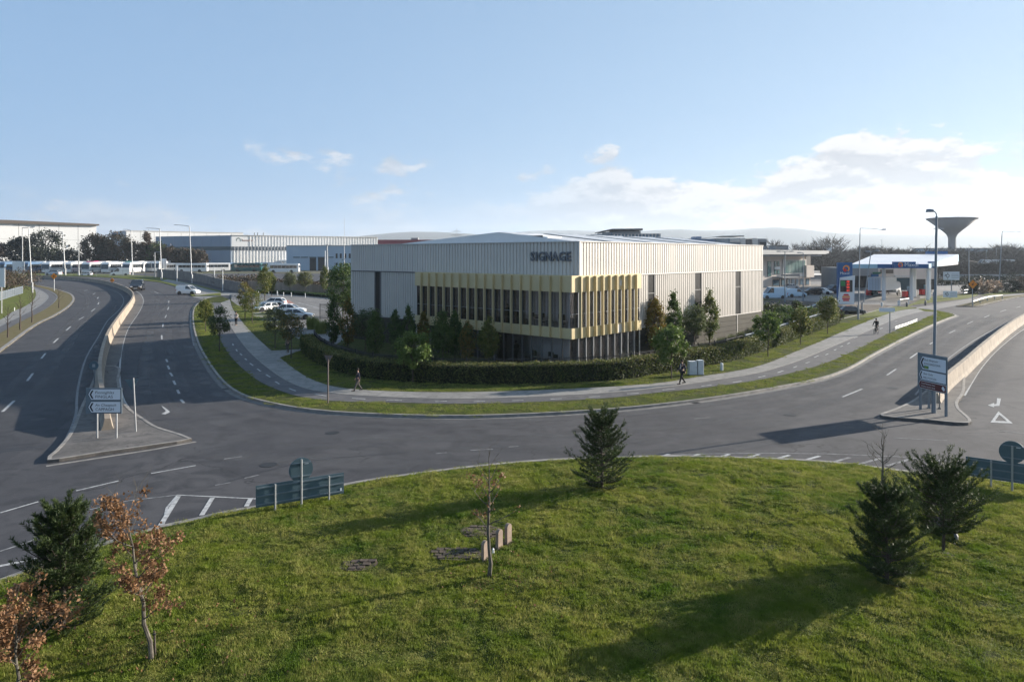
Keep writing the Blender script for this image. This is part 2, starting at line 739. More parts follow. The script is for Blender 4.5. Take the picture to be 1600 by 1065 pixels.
# every carriageway, yard and forecourt in one tarmac sheet
mb = MB()
mb.add([(-420, -60, 0), (430, -60, 0), (430, 345, 0), (-420, 345, 0)], [(0, 1, 2, 3)])
road = structure(mb, 'road', m_road)

KZ = 0.13
# ---- corner verge round the building plot
K_OUT = [(345, 463), (328, 466), (314, 472), (305, 482), (303.5, 506), (312, 538), (326, 564), (346, 592), (366, 610), (390, 622),
         (420, 630), (460, 638), (520, 645), (620, 650), (700, 651.5), (760, 651), (860, 647), (960, 640.5), (1040, 632.5), (1120, 622),
         (1200, 609), (1280, 592.5), (1319, 579), (1366, 553), (1409, 530.5), (1454, 509), (1480, 498), (1492, 493.5), (1482, 489.5)]
kerb_path = gpath(K_OUT, 1.0)
INNER = [(1434, 483), (1409, 486), (1375, 496), (1330, 514), (1285, 534), (1240, 553), (1190, 573), (1152, 582), (1088, 592), (1040, 600), (1000, 604),
         (960, 607), (880, 611), (800, 614), (700, 616), (600, 614), (540, 610), (510, 604), (480, 592), (456, 576), (436, 560), (424, 550), (400, 528),
         (380, 506), (364, 484), (359, 469)]
CYC_OUT = [(328, 474), (333, 490), (338, 512), (346, 536), (360, 558), (380, 579), (410, 601), (440, 614), (470, 623), (520, 629.5), (570, 631.5), (620, 632),
           (700, 634), (780, 633), (860, 630), (960, 624), (1020, 617), (1080, 611), (1120, 606), (1180, 597), (1240, 584), (1285, 571), (1330, 552), (1375, 529),
           (1391, 521), (1434, 503), (1465, 489)]
CYC_IN = [(345, 474), (352, 490), (359, 508), (374, 532), (390, 552), (412, 572), (436, 590), (460, 603.5), (490, 613), (530, 618.5), (580, 622), (620, 624),
          (700, 626), (780, 625), (860, 622), (960, 616), (1020, 610), (1080, 602.5), (1130, 594.5), (1180, 586), (1240, 568.5), (1285, 550), (1330, 530.5),
          (1366, 514), (1409, 496), (1443, 487)]
p_inner = gpath(INNER, 1.0)
p_cyc_out = gpath(CYC_OUT, 1.0)
p_cyc_in = gpath(CYC_IN, 1.0)

mb = MB()
slab(mb, kerb_path + gpath([(1465, 486), (1443, 484.5), (1434, 483)], 1.0)[:-1] + p_inner, KZ, -0.05)
o = structure(mb, 'verge', m_turf, None, 'grass verge following the outer kerb of the roundabout')
mb = MB()
strip(mb, kerb_path, 0.0, -0.17, KZ + 0.015, 0, -0.04)
structure(mb, 'kerb', m_kerb)
# dark concrete channel beside the kerb
mb = MB()
strip(mb, kerb_path, -0.55, -0.17, 0.004)
structure(mb, 'road_channel', m_kerb_dark)

# cycle track and footpath lie just proud of the verge
inner_rev = list(reversed(p_inner))
cyc_in_edge = p_cyc_in
mb = MB()
slab(mb, p_cyc_out + list(reversed(p_cyc_in)), KZ + 0.012, KZ - 0.02)
structure(mb, 'cycle_path', m_cycle)
mb = MB()
slab(mb, p_cyc_in + [gp(1434, 483)] + p_inner[1:], KZ + 0.02, KZ - 0.02)
structure(mb, 'footpath', m_foot)
mb = MB()
strip(mb, p_cyc_in, -0.04, 0.04, KZ + 0.026, 0, KZ)
structure(mb, 'path_edging', m_kerb)

# inside: lawn between footpath and hedge, and the plot itself
mb = MB()
plot = p_inner + gpath([(361, 466), (385, 458), (420, 455)], 2.0) + [Vector((-14, 150, 0)), Vector((44, 150, 0)), gp(1240, 470), gp(1330, 492), gp(1420, 480)]
slab(mb, plot, KZ - 0.004, -0.05)
structure(mb, 'lawn', m_turf)
# footpath branch to the plot entrance
mb = MB()
br = gpath([(428, 553), (440, 551), (455, 549.5), (470, 548)], 1.0)
slab(mb, [gp(423, 550), gp(470, 546), gp(470, 549.5), gp(437, 561)], KZ + 0.022, KZ - 0.01)
structure(mb, 'path', m_foot)

# crossing of the side entrance (pale concrete) and the car park
mb = MB()
slab(mb, [gp(326, 468), gp(345, 462), gp(420, 462), gp(420, 458), gp(352, 457), gp(300, 464), gp(312, 467)], 0.016)
structure(mb, 'crossing', m_foot)
mb = MB()
slab(mb, [gp(361, 470), gp(372, 483), gp(405, 502), gp(452, 530), gp(478, 542), gp(510, 548), gp(560, 520), gp(585, 480), gp(560, 466), gp(470, 462), gp(420, 460), gp(362, 460)], KZ + 0.010, 0.0)
structure(mb, 'car_park', m_light_tarmac)
mb = MB()
slab(mb, [gp(359.5, 469), gp(372, 479), gp(392, 492), gp(420, 508), gp(450, 520), gp(470, 535), gp(468, 548), gp(424, 550), gp(400, 528), gp(380, 506), gp(364, 484)], KZ + 0.03, 0.02)
structure(mb, 'lawn', m_turf)

# ---- markings
dash_n = [0]


def dash(a, b, w=0.12, m_=None, z=0.010):
    a, b = gp(*a), gp(*b)
    d = (b - a)
    d.z = 0
    s = Vector((-d.y, d.x, 0)).normalized() * w / 2
    k = MB().add([(a + s)[:2] + (z,), (a - s)[:2] + (z,), (b - s)[:2] + (z,), (b + s)[:2] + (z,)], [(0, 1, 2, 3)])
    o_ = k.build('lane_marking', m_ or m_paint, road)
    o_['kind'] = 'structure'
    return o_


def line(pix, w=0.11, m_=None, z=0.008, step=1.5, name='edge_line'):
    p = gpath(pix, step)
    k = MB()
    strip(k, p, -w / 2, w / 2, z)
    o_ = k.build(name, m_ or m_paint, road)
    o_['kind'] = 'structure'
    return o_


# left carriageway dashes
for a, b in [((4, 643), (22, 626)), ((42.5, 595), (51.5, 583)), ((64.5, 560), (71, 552)), ((83.5, 535.5), (91, 528.5)), ((103.5, 516), (110.5, 510)),
             ((123, 499.5), (131, 495)), ((142.5, 486.5), (148.5, 482)), ((153, 475.5), (154.5, 472.5)), ((152, 466.5), (154, 464)), ((145, 460), (149, 457.8)), ((131, 454.5), (137, 452.8))]:
    dash(a, b, 0.16)
# middle carriageway dashes
for a, b in [((282.5, 624), (287.5, 629.5)), ((277, 609), (280, 615)), ((271, 594.5), (274, 601)), ((265.5, 582), (269.5, 587.5)), ((262, 571), (264.5, 577)), ((259.5, 561), (261.5, 565.5)),
             ((252.5, 523.5), (253, 530)), ((254, 511), (255, 506)), ((258, 496.5), (260, 492)), ((262, 484), (263.5, 479.5)), ((263.5, 473), (264, 469.5)), ((241, 455.5), (247, 458))]:
    dash(a, b, 0.15)
# roundabout circulating lanes
for a, b in [((236, 739.5), (306, 727)), ((119, 766.5), (185.5, 751)), ((0, 801), (60, 783.5)), ((350, 717), (378, 713)), ((382, 747), (404, 742)),
             ((336, 758), (360, 753.5)), ((681, 708.5), (698, 707)), ((735, 703.5), (770, 701.5)), ((795, 698), (810, 697))]:
    dash(a, b, 0.10, m_paint_worn if a[0] > 300 else m_paint)
# right road
for a, b in [((1316.5, 620), (1347, 607.5)), ((1386, 586), (1400, 576.5)), ((1422, 559.5), (1434, 551)), ((1453, 537.5), (1460, 533.5)), ((1483, 520.5), (1492.5, 516)), ((1511, 506), (1520, 502)),
             ((1537.5, 496), (1546, 492.5)), ((1563, 487), (1572, 484)), ((1588, 480.5), (1595, 478.5))]:
    dash(a, b, 0.14)
for a, b in [((1397, 684), (1480, 688)), ((1560, 673), (1600, 677)), ((1085, 654), (1110, 652))]:
    dash(a, b, 0.09, m_paint_worn)
# cycle path dashes
for a, b in [((363.5, 539), (364.5, 542)), ((369, 548), (370.5, 551)), ((375, 554.5), (378, 557.5)), ((382.5, 562.5), (385.5, 565)), ((390.5, 570), (395.5, 574)), ((402, 579), (407.5, 583)),
             ((415.5, 588), (422, 592)), ((430, 599), (436.5, 603)), ((451.5, 610), (462, 614)), ((492, 619), (510, 622)), ((550, 625.5), (571, 627)), ((604, 628.5), (628, 629)),
             ((1035, 612.5), (1055, 610.5)), ((1096, 606.5), (1112, 604.5)), ((1145, 600.5), (1159, 598.5)), ((1185, 592.5), (1196, 590)), ((1215, 585), (1224, 582)), ((1240, 577), (1245, 575)),
             ((1259, 570), (1265, 568)), ((1272, 561), (1279, 558)), ((1290, 557), (1294, 555)), ((1303, 549.5), (1307, 548)), ((1313, 544), (1317, 542.5)), ((1324, 539.5), (1328, 537.5)),
             ((1334, 530), (1340, 528)), ((1375, 515.5), (1379, 514)), ((1398, 504), (1402, 503))]:
    o_ = dash(a, b, 0.12, m_paint, z=KZ + 0.022)
for x0, y0 in ((680, 631), (740, 631), (800, 629.5), (860, 627), (920, 623.5), (980, 618.5)):
    dash((x0, y0), (x0 + 18, y0 - 0.8), 0.12, m_paint, z=KZ + 0.022)
# edge lines
line([(101, 690), (112, 668), (119, 645), (120, 622), (124, 595), (135, 558), (153, 527), (169, 500), (186, 484), (193, 472), (191, 463), (182, 456), (160, 449), (140, 445)], 0.14, m_paint_worn)
line([(203, 640), (194, 626), (187.5, 599), (188, 563), (192, 538), (200, 514), (218, 486), (224, 470), (219, 459), (208, 452)], 0.12)
line([(303, 540), (299, 520), (297.5, 500), (298, 485)], 0.12, m_paint_worn)
line([(1507, 618), (1517, 600), (1533, 575), (1550, 555), (1567, 539), (1600, 514), (1660, 482)], 0.13)
line([(1430, 617), (1460, 580), (1483, 559), (1520, 533), (1560, 511), (1600, 491)], 0.12, m_paint_worn)
line([(254, 824), (277, 773), (340, 776), (400, 779), (440, 772)], 0.09)
for a, b in [((250, 822), (279, 775)), ((315, 805), (332, 777.5)), ((385, 791), (392, 778))]:
    dash(a, b, 0.17, m_paint, 0.014)
line([(140, 796), (200, 782), (277, 773)], 0.09, m_paint_worn)
line([(0, 861), (40, 848), (74, 835)], 0.09, m_paint_worn)
line([(0, 884), (60, 872)], 0.16)
line([(975, 716), (1040, 711), (1160, 708), (1300, 709), (1400, 713), (1500, 721)], 0.09, m_paint_worn)
for k in range(10):
    x = 1010 + k * 47
    y = 715.5 + max(0, (k - 3)) * 1.45 + (0.8 if k > 5 else 0)
    dash((x, y + 4), (x + 36, y - 6), 0.16, m_paint if k < 6 else m_paint_worn, 0.014)
# give-way triangle and turn arrow on the right slip road, arrow on the left one
mb = MB()
outer = [gp(1547.5, 660), gp(1560, 642.5), gp(1582.5, 661.5)]
cen = sum(outer, Vector()) / 3
inn = [cen + (p - cen) * 0.55 for p in outer]
mb.add([(p.x, p.y, 0.012) for p in outer + inn], [(0, 1, 4, 3), (1, 2, 5, 4), (2, 0, 3, 5)])
o_ = mb.build('give_way_marking', m_paint, road)
o_['kind'] = 'structure'
mb = MB()
pl = [gp(1558, 622), gp(1564, 622.5), gp(1561.5, 634), gp(1553, 634.5), gp(1553.5, 636.5), gp(1543.5, 633), gp(1553, 629.5), gp(1553.5, 631.5), gp(1557, 631)]
slab(mb, pl, 0.012)
o_ = mb.build('arrow_marking', m_paint, road)
o_['kind'] = 'structure'
mb = MB()
pl = [gp(252, 633.5), gp(258, 637), gp(266, 643.5), gp(258, 647.5), gp(252, 646.5), (gp(258, 643.5)), gp(259, 641.5), gp(255, 637.5)]
slab(mb, pl, 0.012)
o_ = mb.build('arrow_marking', m_paint, road)
o_['kind'] = 'structure'
# car park bays
for a, b in [((546, 461), (520, 478)), ((466, 474), (520, 488)), ((447, 487), (500, 488.5)), ((455, 481), (503, 482.5)), ((468, 476.5), (512, 477)), ((475, 471), (530, 471.5)), ((480, 466.5), (540, 467))]:
    dash(a, b, 0.2, m_paint, KZ + 0.02)
mb = MB()
slab(mb, [gp(447, 470), gp(452, 470), gp(461, 476), gp(449, 476)], KZ + 0.018)
structure(mb, 'red_paving', mat('red tarmac', (0.30, 0.16, 0.13), 0.9))

# ---- tyre-worn paler sweeps are part of the tarmac sheet: separate resurfaced lanes
mb = MB()
slab(mb, gpath([(60, 447), (118, 465), (120, 472), (100, 490), (55, 518), (0, 560), (-80, 610)], 2) + gpath([(-60, 760), (60, 690), (110, 655), (122, 600), (140, 556), (165, 505), (190, 476), (190, 462), (160, 449), (110, 441)], 2), 0.004)
structure(mb, 'carriageway', m_lane)

# paler polished wheel paths and dusty sweeps, fading out at their sides
m_wear = bpy.data.materials.new('polished wheel path')
m_wear.use_nodes = True
_n, _l = m_wear.node_tree.nodes, m_wear.node_tree.links
_n['Principled BSDF'].inputs['Base Color'].default_value = (0.105, 0.102, 0.104, 1)
_n['Principled BSDF'].inputs['Roughness'].default_value = 0.7
_at = _n.new('ShaderNodeAttribute')
_at.attribute_name = 'wear'
_nz = _n.new('ShaderNodeTexNoise')
_nz.inputs['Scale'].default_value = 0.55
_nz.inputs['Detail'].default_value = 7
_g = _n.new('ShaderNodeNewGeometry')
_l.new(_g.outputs['Position'], _nz.inputs['Vector'])
_mr = _n.new('ShaderNodeMapRange')
_mr.inputs[1].default_value, _mr.inputs[2].default_value = 0.25, 0.75
_l.new(_nz.outputs['Fac'], _mr.inputs[0])
_mu = _n.new('ShaderNodeMath')
_mu.operation = 'MULTIPLY'
_l.new(_at.outputs['Fac'], _mu.inputs[0])
_l.new(_mr.outputs[0], _mu.inputs[1])
_tr = _n.new('ShaderNodeBsdfTransparent')
_ms = _n.new('ShaderNodeMixShader')
_l.new(_mu.outputs[0], _ms.inputs[0])
_l.new(_tr.outputs[0], _ms.inputs[1])
_l.new(_n['Principled BSDF'].outputs[0], _ms.inputs[2])
_l.new(_ms.outputs[0], _n['Material Output'].inputs[0])
_wz = [0]


def wear(path, d, w, amt):
    amt = min(.9, amt * 1.7)
    cols = ((-w, 0.0), (-w * .4, amt), (w * .4, amt), (w, 0.0))
    edges = [offset_path(path, d + c_[0]) for c_ in cols]
    n_ = len(path)
    _wz[0] += 1
    z_ = 0.0050 + 0.0001 * _wz[0]
    V_ = [(p.x, p.y, z_) for e_ in edges for p in e_]
    me = bpy.data.meshes.new('wheel_path')
    me.from_pydata(V_, [], [(c_ * n_ + i, c_ * n_ + i + 1, (c_ + 1) * n_ + i + 1, (c_ + 1) * n_ + i) for c_ in range(3) for i in range(n_ - 1)])
    at_ = me.attributes.new('wear', 'FLOAT', 'POINT')
    fade = [min(1.0, i / 8, (n_ - 1 - i) / 8) for i in range(n_)]
    at_.data.foreach_set('value', [c_[1] * f_ for c_ in cols for f_ in fade])
    me.materials.append(m_wear)
    o_ = bpy.data.objects.new('wheel_path', me)
    C.objects.link(o_)
    o_.parent = road
    o_['kind'] = 'structure'


_k = kerb_path
for d_, w_2, a_ in ((-1.1, 0.7, .45), (-2.6, .5, .35), (-4.6, .8, .40), (-6.6, .55, .30), (-9.0, 1.0, .35)):
    wear(_k, d_, w_2, a_)
_lc = gpath([(0, 700), (60, 640), (100, 590), (128, 540), (150, 500), (165, 478), (160, 464), (140, 455), (90, 447)], 1.5)
for d_, w_2, a_ in ((1.2, .5, .40), (2.9, .5, .35), (-1.6, .45, .22)):
    wear(_lc, d_, w_2, a_)
_rc = gpath([(230, 650), (222, 610), (225, 570), (232, 530), (240, 500), (246, 478), (244, 462), (225, 450)], 1.5)
for d_, w_2, a_ in ((0, .5, .40), (-1.8, .5, .32)):
    wear(_rc, d_, w_2, a_)
_ra = gpath([(1000, 690), (1150, 668), (1290, 628), (1400, 572), (1500, 520), (1600, 486)], 2)
for d_, w_2, a_ in ((0, .7, .32), (2.0, .6, .28)):
    wear(_ra, d_, w_2, a_)
_rd = gpath([(0, 760), (200, 735), (450, 700), (700, 685), (950, 688), (1150, 690)], 2)
for d_, w_2, a_ in ((0, .8, .30), (-2.1, .7, .25)):
    wear(_rd, d_, w_2, a_)

# tarred transverse seams, manhole covers and kerb gullies
m_tar = mat('tar seam', (0.022, 0.022, 0.025), 0.6)
for pix in ([(195, 485), (250, 486), (300, 487)], [(192, 536), (250, 534), (310, 536)], [(0, 616), (60, 609), (108, 606)], [(30, 548), (90, 544), (140, 541)], [(190, 567), (260, 566), (322, 562)],
            [(200, 640), (300, 634), (372, 613)], [(60, 499), (120, 496), (165, 497)], [(1300, 640), (1400, 618), (1450, 612)],
            [(1540, 600), (1600, 590)], [(330, 760), (470, 722), (640, 706)]):
    line(pix, 0.07, m_tar, z=0.0075, name='tar_seam')
m_iron = mat('cast iron', (0.035, 0.034, 0.033), 0.6, metal=0.5)
for px, py in ((210, 588), (60, 655), (520, 676), (905, 672), (1235, 648), (275, 520), (1395, 606), (130, 524), (420, 726)):
    b = gp(px, py)
    o_ = MB().lathe([(0.36, 0.004), (0.36, 0.011), (0.30, 0.011), (0.29, 0.0105), (0.0, 0.0112)], 24).build('manhole_cover', m_iron, road)
    o_.location = b
    o_['kind'] = 'structure'
for i_ in (20, 55, 84, 112, 140):
    if i_ < len(kerb_path) - 1:
        q = offset_path(kerb_path, -0.36)[i_]
        d_ = kerb_path[i_ + 1] - kerb_path[i_]
        mb = MB()
        for k_ in range(6):
            mb.box(-0.26 + k_ * 0.09, -0.26 + k_ * 0.09 + 0.055, -0.17, 0.17, 0.004, 0.012)
        o_ = mb.build('gully_grate', m_iron, road)
        o_.location = q
        o_.rotation_euler = (0, 0, math.atan2(d_.y, d_.x))
        o_['kind'] = 'structure'

# ---- left verge
lv_out = gpath([(-60, 590), (0, 551), (12, 542), (60, 507), (86, 494), (105, 482), (113.5, 474), (116.5, 467), (111.5, 460), (98, 455), (80, 450), (60, 446), (40, 443)], 1.5)
lv_in = gpath([(48, 446.5), (70, 452), (83, 457), (90, 463), (88, 469.5), (78, 479), (60, 490), (30, 505), (0, 522), (-60, 556)], 1.5)
mb = MB()
slab(mb, lv_out + lv_in, KZ, -0.05)
structure(mb, 'verge', m_turf_worn)
mb = MB()
strip(mb, lv_out, 0.0, 0.35, KZ + 0.015, 0, -0.04)
structure(mb, 'kerb', m_kerb)
l_cyc_in = gpath([(48, 447.5), (56, 451), (68, 457), (75, 464), (72, 470), (60, 480), (40, 491), (12, 505), (0, 511), (-60, 540)], 1.5)
mb = MB()
slab(mb, list(reversed(lv_in)) + list(reversed(l_cyc_in))[::-1], KZ - 0.02)
structure(mb, 'cycle_path', m_cycle)
l_foot_in = gpath([(48, 449), (54, 453), (56, 462), (52, 470), (40, 479), (20, 488), (0, 501), (-60, 525)], 1.5)
mb = MB()
slab(mb, l_cyc_in + list(reversed(l_foot_in)), KZ, -0.05)
structure(mb, 'footpath', m_foot)
mb = MB()
slab(mb, l_foot_in + [gp(-200, 520), gp(-260, 445), gp(30, 445)], KZ - 0.005, -0.05)
structure(mb, 'verge', m_grass_far)
mb = MB()
strip(mb, l_cyc_in, -0.12, 0.12, KZ + 0.01)
mb2 = MB()
strip(mb2, offset_path(l_cyc_in, 1.6), -0.08, 0.08, KZ - 0.012)
for k_ in (mb, mb2):
    o_ = k_.build('edge_line', m_paint_worn, road)
    o_['kind'] = 'structure'

# ---- splitter islands
def island(pix, name='traffic_island'):
    p = gpath(pix, 0.6, closed=True)
    k = MB()
    slab(k, p, KZ, -0.03)
    o_ = structure(k, name, m_island)
    k = MB()
    q = p + [p[0]]
    strip(k, q, 0.0, 0.16, KZ + 0.012, 0, -0.02)
    structure(k, 'kerb', m_kerb)
    return p


island([(74, 723), (86, 708), (101, 691), (112, 674), (119, 656), (127, 636), (138, 612), (147, 590), (152, 574), (180, 574), (186, 597), (192, 626), (203, 641), (225, 657), (246, 670), (285, 682.5), (300, 689), (240, 699), (150, 712)][::-1])
island([(1377, 652.5), (1398, 641.5), (1421, 631), (1447, 612), (1470, 588), (1500, 586), (1508, 605), (1505, 619), (1497, 631), (1499, 641), (1513, 664), (1450, 659)][::-1])
# paved margins beside the median walls
mb = MB()
slab(mb, gpath([(152, 572), (158, 556), (167, 532), (180, 510), (196, 490), (209, 472), (210, 462)], 1) + list(reversed(gpath([(180, 574), (188, 560), (192, 538), (200, 514), (218, 486), (224, 470), (219, 459)], 1))), 0.018)
structure(mb, 'median_paving', m_island)
mb = MB()
slab(mb, gpath([(1470, 586), (1510, 575), (1544, 546), (1574, 519), (1600, 502), (1660, 474)], 1) + list(reversed(gpath([(1506, 617), (1517, 600), (1533, 575), (1550, 555), (1567, 539), (1600, 514), (1660, 483)], 1))), 0.018)
structure(mb, 'median_paving', m_island)
# pale kerb line on the road in front of the left island
line([(72, 728), (150, 716), (240, 702), (306, 690)], 0.22, m_kerb, name='kerb_line')

# ---- concrete median walls, cast in lengths with joints
m_wall = mat('barrier concrete', (0.33, 0.275, 0.215), 0.9, col2=(0.21, 0.175, 0.14), nscale=0.9, ndetail=8, bump=0.012, bscale=9)


def median_wall(path_pix, label, group, h=1.12, taper=True):
    p = gpath(path_pix, 0.5)
    root = thing('median_wall', label, 'barrier wall', p[0])
    root['group'] = group
    del root['group']
    step = 6
    for i in range(0, len(p) - 1, step):
        seg = p[i:i + step + 1]
        if len(seg) < 2:
            continue
        # leave a fine open joint at the end of each length
        if len(seg) > 2:
            seg = seg[:-1] + [seg[-1] + (seg[-2] - seg[-1]) * 0.06]
        rings = []
        for j, q in enumerate(seg):
            a = seg[max(0, j - 1)]
            b = seg[min(len(seg) - 1, j + 1)]
            t = (b - a).normalized()
            s = Vector((-t.y, t.x, 0))
            hh = h
            if taper and i == 0:
                hh = h * (0.62 + 0.38 * min(1.0, j / 5.0))
            prof = [(-0.30, -0.02), (-0.30, 0.10), (-0.20, 0.34), (-0.13, hh), (0.13, hh), (0.20, 0.34), (0.30, 0.10), (0.30, -0.02)]
            rings.append([(q + s * u)[:2] + (z,) for u, z in prof])
        k = MB().loft(rings)
        k.build('wall_section', m_wall, root, world=True)
    return p


pw_l = median_wall([(168, 675), (163, 650), (157, 622), (155.5, 600), (158, 575), (163, 553), (170, 533), (182, 512), (194, 494), (206, 476), (208, 466), (198, 456), (172, 446), (140, 440), (100, 437), (50, 434)],
                   'long curving buff concrete median wall between the two carriageways on the left', 'median')
pw_r = median_wall([(1462, 632), (1477, 612), (1505, 586), (1540, 552), (1574, 522), (1600, 504), (1650, 478), (1700, 462)],
                   'curving buff concrete median wall behind the road sign on the right', 'median')

# ---- far side: path and verges beyond the left entrance, past the grey wall
mb = MB()
far_k = gpath([(300, 463), (286, 452), (265, 445), (245, 440.5), (210, 437), (170, 433.5), (100, 431.5), (20, 431)], 3)
slab(mb, far_k + [gp(20, 427.5), gp(120, 428), gp(200, 429.5), gp(250, 433), gp(300, 444), gp(345, 455), gp(345, 462)], KZ, -0.05)
structure(mb, 'verge', m_grass_far)
mb = MB()
slab(mb, gpath([(306, 462.5), (292, 452), (272, 444), (252, 439)], 2) + list(reversed(gpath([(345, 458), (318, 451), (290, 442.5), (262, 437)], 2))), KZ + 0.02, 0.0)
structure(mb, 'footpath', m_foot)

# ---- right side: petrol station frontage
mb = MB()
slab(mb, [gp(1340, 497), gp(1375, 495), gp(1409, 485), gp(1432, 481.5), (gp(1402, 479.5)), gp(1370, 484), gp(1355, 491)], KZ + 0.006, -0.03)
structure(mb, 'verge', m_grass_far)
mb = MB()
slab(mb, gpath([(1412, 481), (1430, 476), (1470, 471), (1510, 466), (1528, 461)], 2) + list(reversed(gpath([(1440, 468), (1460, 464), (1500, 460), (1528, 458)], 2))), KZ, -0.03)
structure(mb, 'verge', m_grass_far)
mb = MB()
mp_ = gpath([(1494, 479), (1520, 479.5), (1545, 475), (1575, 468), (1600, 463.5), (1500+140, 458)], 2)
slab(mb, mp_ + list(reversed(gpath([(1503, 477), (1530, 470.5), (1560, 464.5), (1590, 462), (1500+140, 456)], 2))), KZ, -0.03)
structure(mb, 'verge', m_turf_worn)
mb = MB()
strip(mb, mp_, 0.0, 0.3, KZ + 0.02, 0, -0.03)
structure(mb, 'kerb', m_kerb)
mb = MB()
slab(mb, [gp(1532, 462), gp(1560, 456), gp(1600, 448), gp(1700, 440), gp(1700, 444), gp(1610, 456), gp(1570, 460)], KZ, -0.03)
structure(mb, 'verge', m_grass_far)
mb = MB()
slab(mb, [gp(1420, 482), gp(1470, 474), gp(1540, 463), gp(1600, 458), gp(1600, 461), gp(1540, 467), gp(1500, 476), gp(1460, 484)], 0.012)
structure(mb, 'footpath', m_light_tarmac)
mb = MB()
slab(mb, [gp(1190, 470), gp(1260, 470), gp(1345, 478), gp(1400, 478), gp(1440, 466), gp(1500, 455), gp(1540, 440), gp(1190, 440)], 0.010)
structure(mb, 'forecourt', m_light_tarmac)
mb = MB()
slab(mb, [gp(1192, 476), gp(1290, 492), gp(1335, 493), gp(1400, 480), (gp(1380, 477)), gp(1300, 476), gp(1230, 470), gp(1190, 470)], KZ - 0.002, -0.03)
structure(mb, 'planting_bed', m_soil)
mb = MB()
strip(mb, [gp(1300, 503), gp(1350, 491), gp(1395, 480)], -0.1, 0.1, KZ + 0.03, 0, 0)
structure(mb, 'kerb', m_kerb)

# ---- the roundabout island: a low grassed mound
isl = [(254, 830), (308, 818), (345, 809), (400, 799), (470, 782), (539, 763.5), (650, 746), (770, 731.5), (860, 724), (970, 720), (1053, 718), (1163, 720.5),
       (1300, 727.5), (1440, 745), (1530, 752), (1600, 763)]
ib = [gp(x, y) for x, y in isl]
ib = [Vector((-13.6, -9, 0)), Vector((-15.6, 0, 0)), Vector((-16.2, 9, 0)), gp(-120, 950), gp(0, 917), gp(100, 880)] + ib + [Vector((25.6, 23.5, 0)), Vector((30, 17, 0)), Vector((31, 8, 0)), Vector((28, -2, 0)), Vector((20, -9, 0)), Vector((4, -14, 0))]
ISL = smooth_path(ib, 0.7, closed=True)
ICX, ICY = 7.0, 9.5
_ang = np.array([math.atan2(p.y - ICY, p.x - ICX) for p in ISL])
_rad = np.array([math.hypot(p.y - ICY, p.x - ICX) for p in ISL])
_o = np.argsort(_ang)
_ang, _rad = _ang[_o], _rad[_o]


def isl_s(x, y):
    a = np.arctan2(y - ICY, x - ICX)
    R = np.interp(a, _ang, _rad, period=2 * PI)
    return np.hypot(x - ICX, y - ICY) / R, R


def mound(x, y):
    s, R = isl_s(x, y)
    d = np.clip((1 - s) * R, 0, None)
    h = 0.135 + 0.42 * (1 - np.exp(-d / 4.0))
    h = h + 0.035 * np.sin(x * 1.3 + 0.7 * y) * np.sin(y * 1.1 - 0.4 * x) * np.clip(d / 1.5, 0, 1)
    h = h + 0.022 * np.sin(x * 3.1 + y * 1.7 + 1.3 * np.sin(y * .9)) * np.sin(y * 2.6 - x * 1.2 + np.sin(x * 1.1)) * np.clip(d / 1.5, 0, 1)
    return h


def gm(px, py):
    """point of the mound seen at a pixel"""
    z = 0.4
    for _ in range(12):
        p = gp(px, py, z)
        z = float(mound(p.x, p.y))
    p.z = z
    return p


NR, NA = 90, 300
vs, fs = [], []
for i in range(NR + 1):
    s = (i / NR) ** 0.8
    for j in range(NA):
        a = -PI + 2 * PI * j / NA
        R = float(np.interp(a, _ang, _rad, period=2 * PI)) * s
        x, y = ICX + R * math.cos(a), ICY + R * math.sin(a)
        vs.append((x, y, float(mound(x, y))))
for i in range(NR):
    for j in range(NA):
        j2 = (j + 1) % NA
        fs.append((i * NA + j, (i + 1) * NA + j, (i + 1) * NA + j2, i * NA + j2))
o_ = structure(MB().add(vs, fs), 'roundabout_lawn', m_turf)
o_.data.polygons.foreach_set('use_smooth', [True] * len(o_.data.polygons))
mb = MB()
strip(mb, ISL + [ISL[0]], 0.02, 0.24, 0.145, 0, -0.02)
structure(mb, 'kerb', m_kerb)
mb = MB()
strip(mb, ISL + [ISL[0]], 0.24, 0.55, 0.006)
structure(mb, 'road_channel', m_kerb_dark)
# ================================================================== the new warehouse with its office corner
m_clad_up = mat('off white profiled metal', (0.585, 0.545, 0.495), 0.42, metal=0.0, col2=(0.53, 0.495, 0.45), nscale=0.25, ndetail=6, spec=0.5)
m_clad_low = mat('silver grey profiled metal', (0.50, 0.465, 0.42), 0.40, col2=(0.45, 0.42, 0.38), nscale=0.3, ndetail=6, spec=0.5)
m_base = mat('dark olive base cladding', (0.055, 0.051, 0.040), 0.75, col2=(0.042, 0.039, 0.031), nscale=0.5, spec=0.15)
m_roof = mat('white roof sheet', (0.84, 0.81, 0.78), 0.45, col2=(0.76, 0.74, 0.71), nscale=0.4, ndetail=6)
m_gold = mat('champagne gold anodised metal', (0.56, 0.465, 0.265), 0.38, metal=0.2, col2=(0.51, 0.42, 0.24), nscale=0.6, spec=0.6)
m_trim = mat('pale metal trim', (0.58, 0.55, 0.51), 0.45)
m_trim_dark = mat('dark metal trim', (0.10, 0.10, 0.10), 0.5)
m_dark = mat('dark opening', (0.018, 0.018, 0.020), 0.5)
m_glass = glass_mat('tinted office glass', (0.88, 0.87, 0.87), 0.8)
m_glass_dark = glass_mat('dark window glass', (0.12, 0.13, 0.14), 1.1)
m_steel = mat('grey painted steel', (0.30, 0.31, 0.32), 0.45, metal=0.3)
m_int_wall = mat('office inner wall', (0.80, 0.77, 0.75), 0.9, col2=(0.74, 0.71, 0.70), nscale=0.6)
m_int_floor = mat('office floor', (0.42, 0.40, 0.38), 0.6)
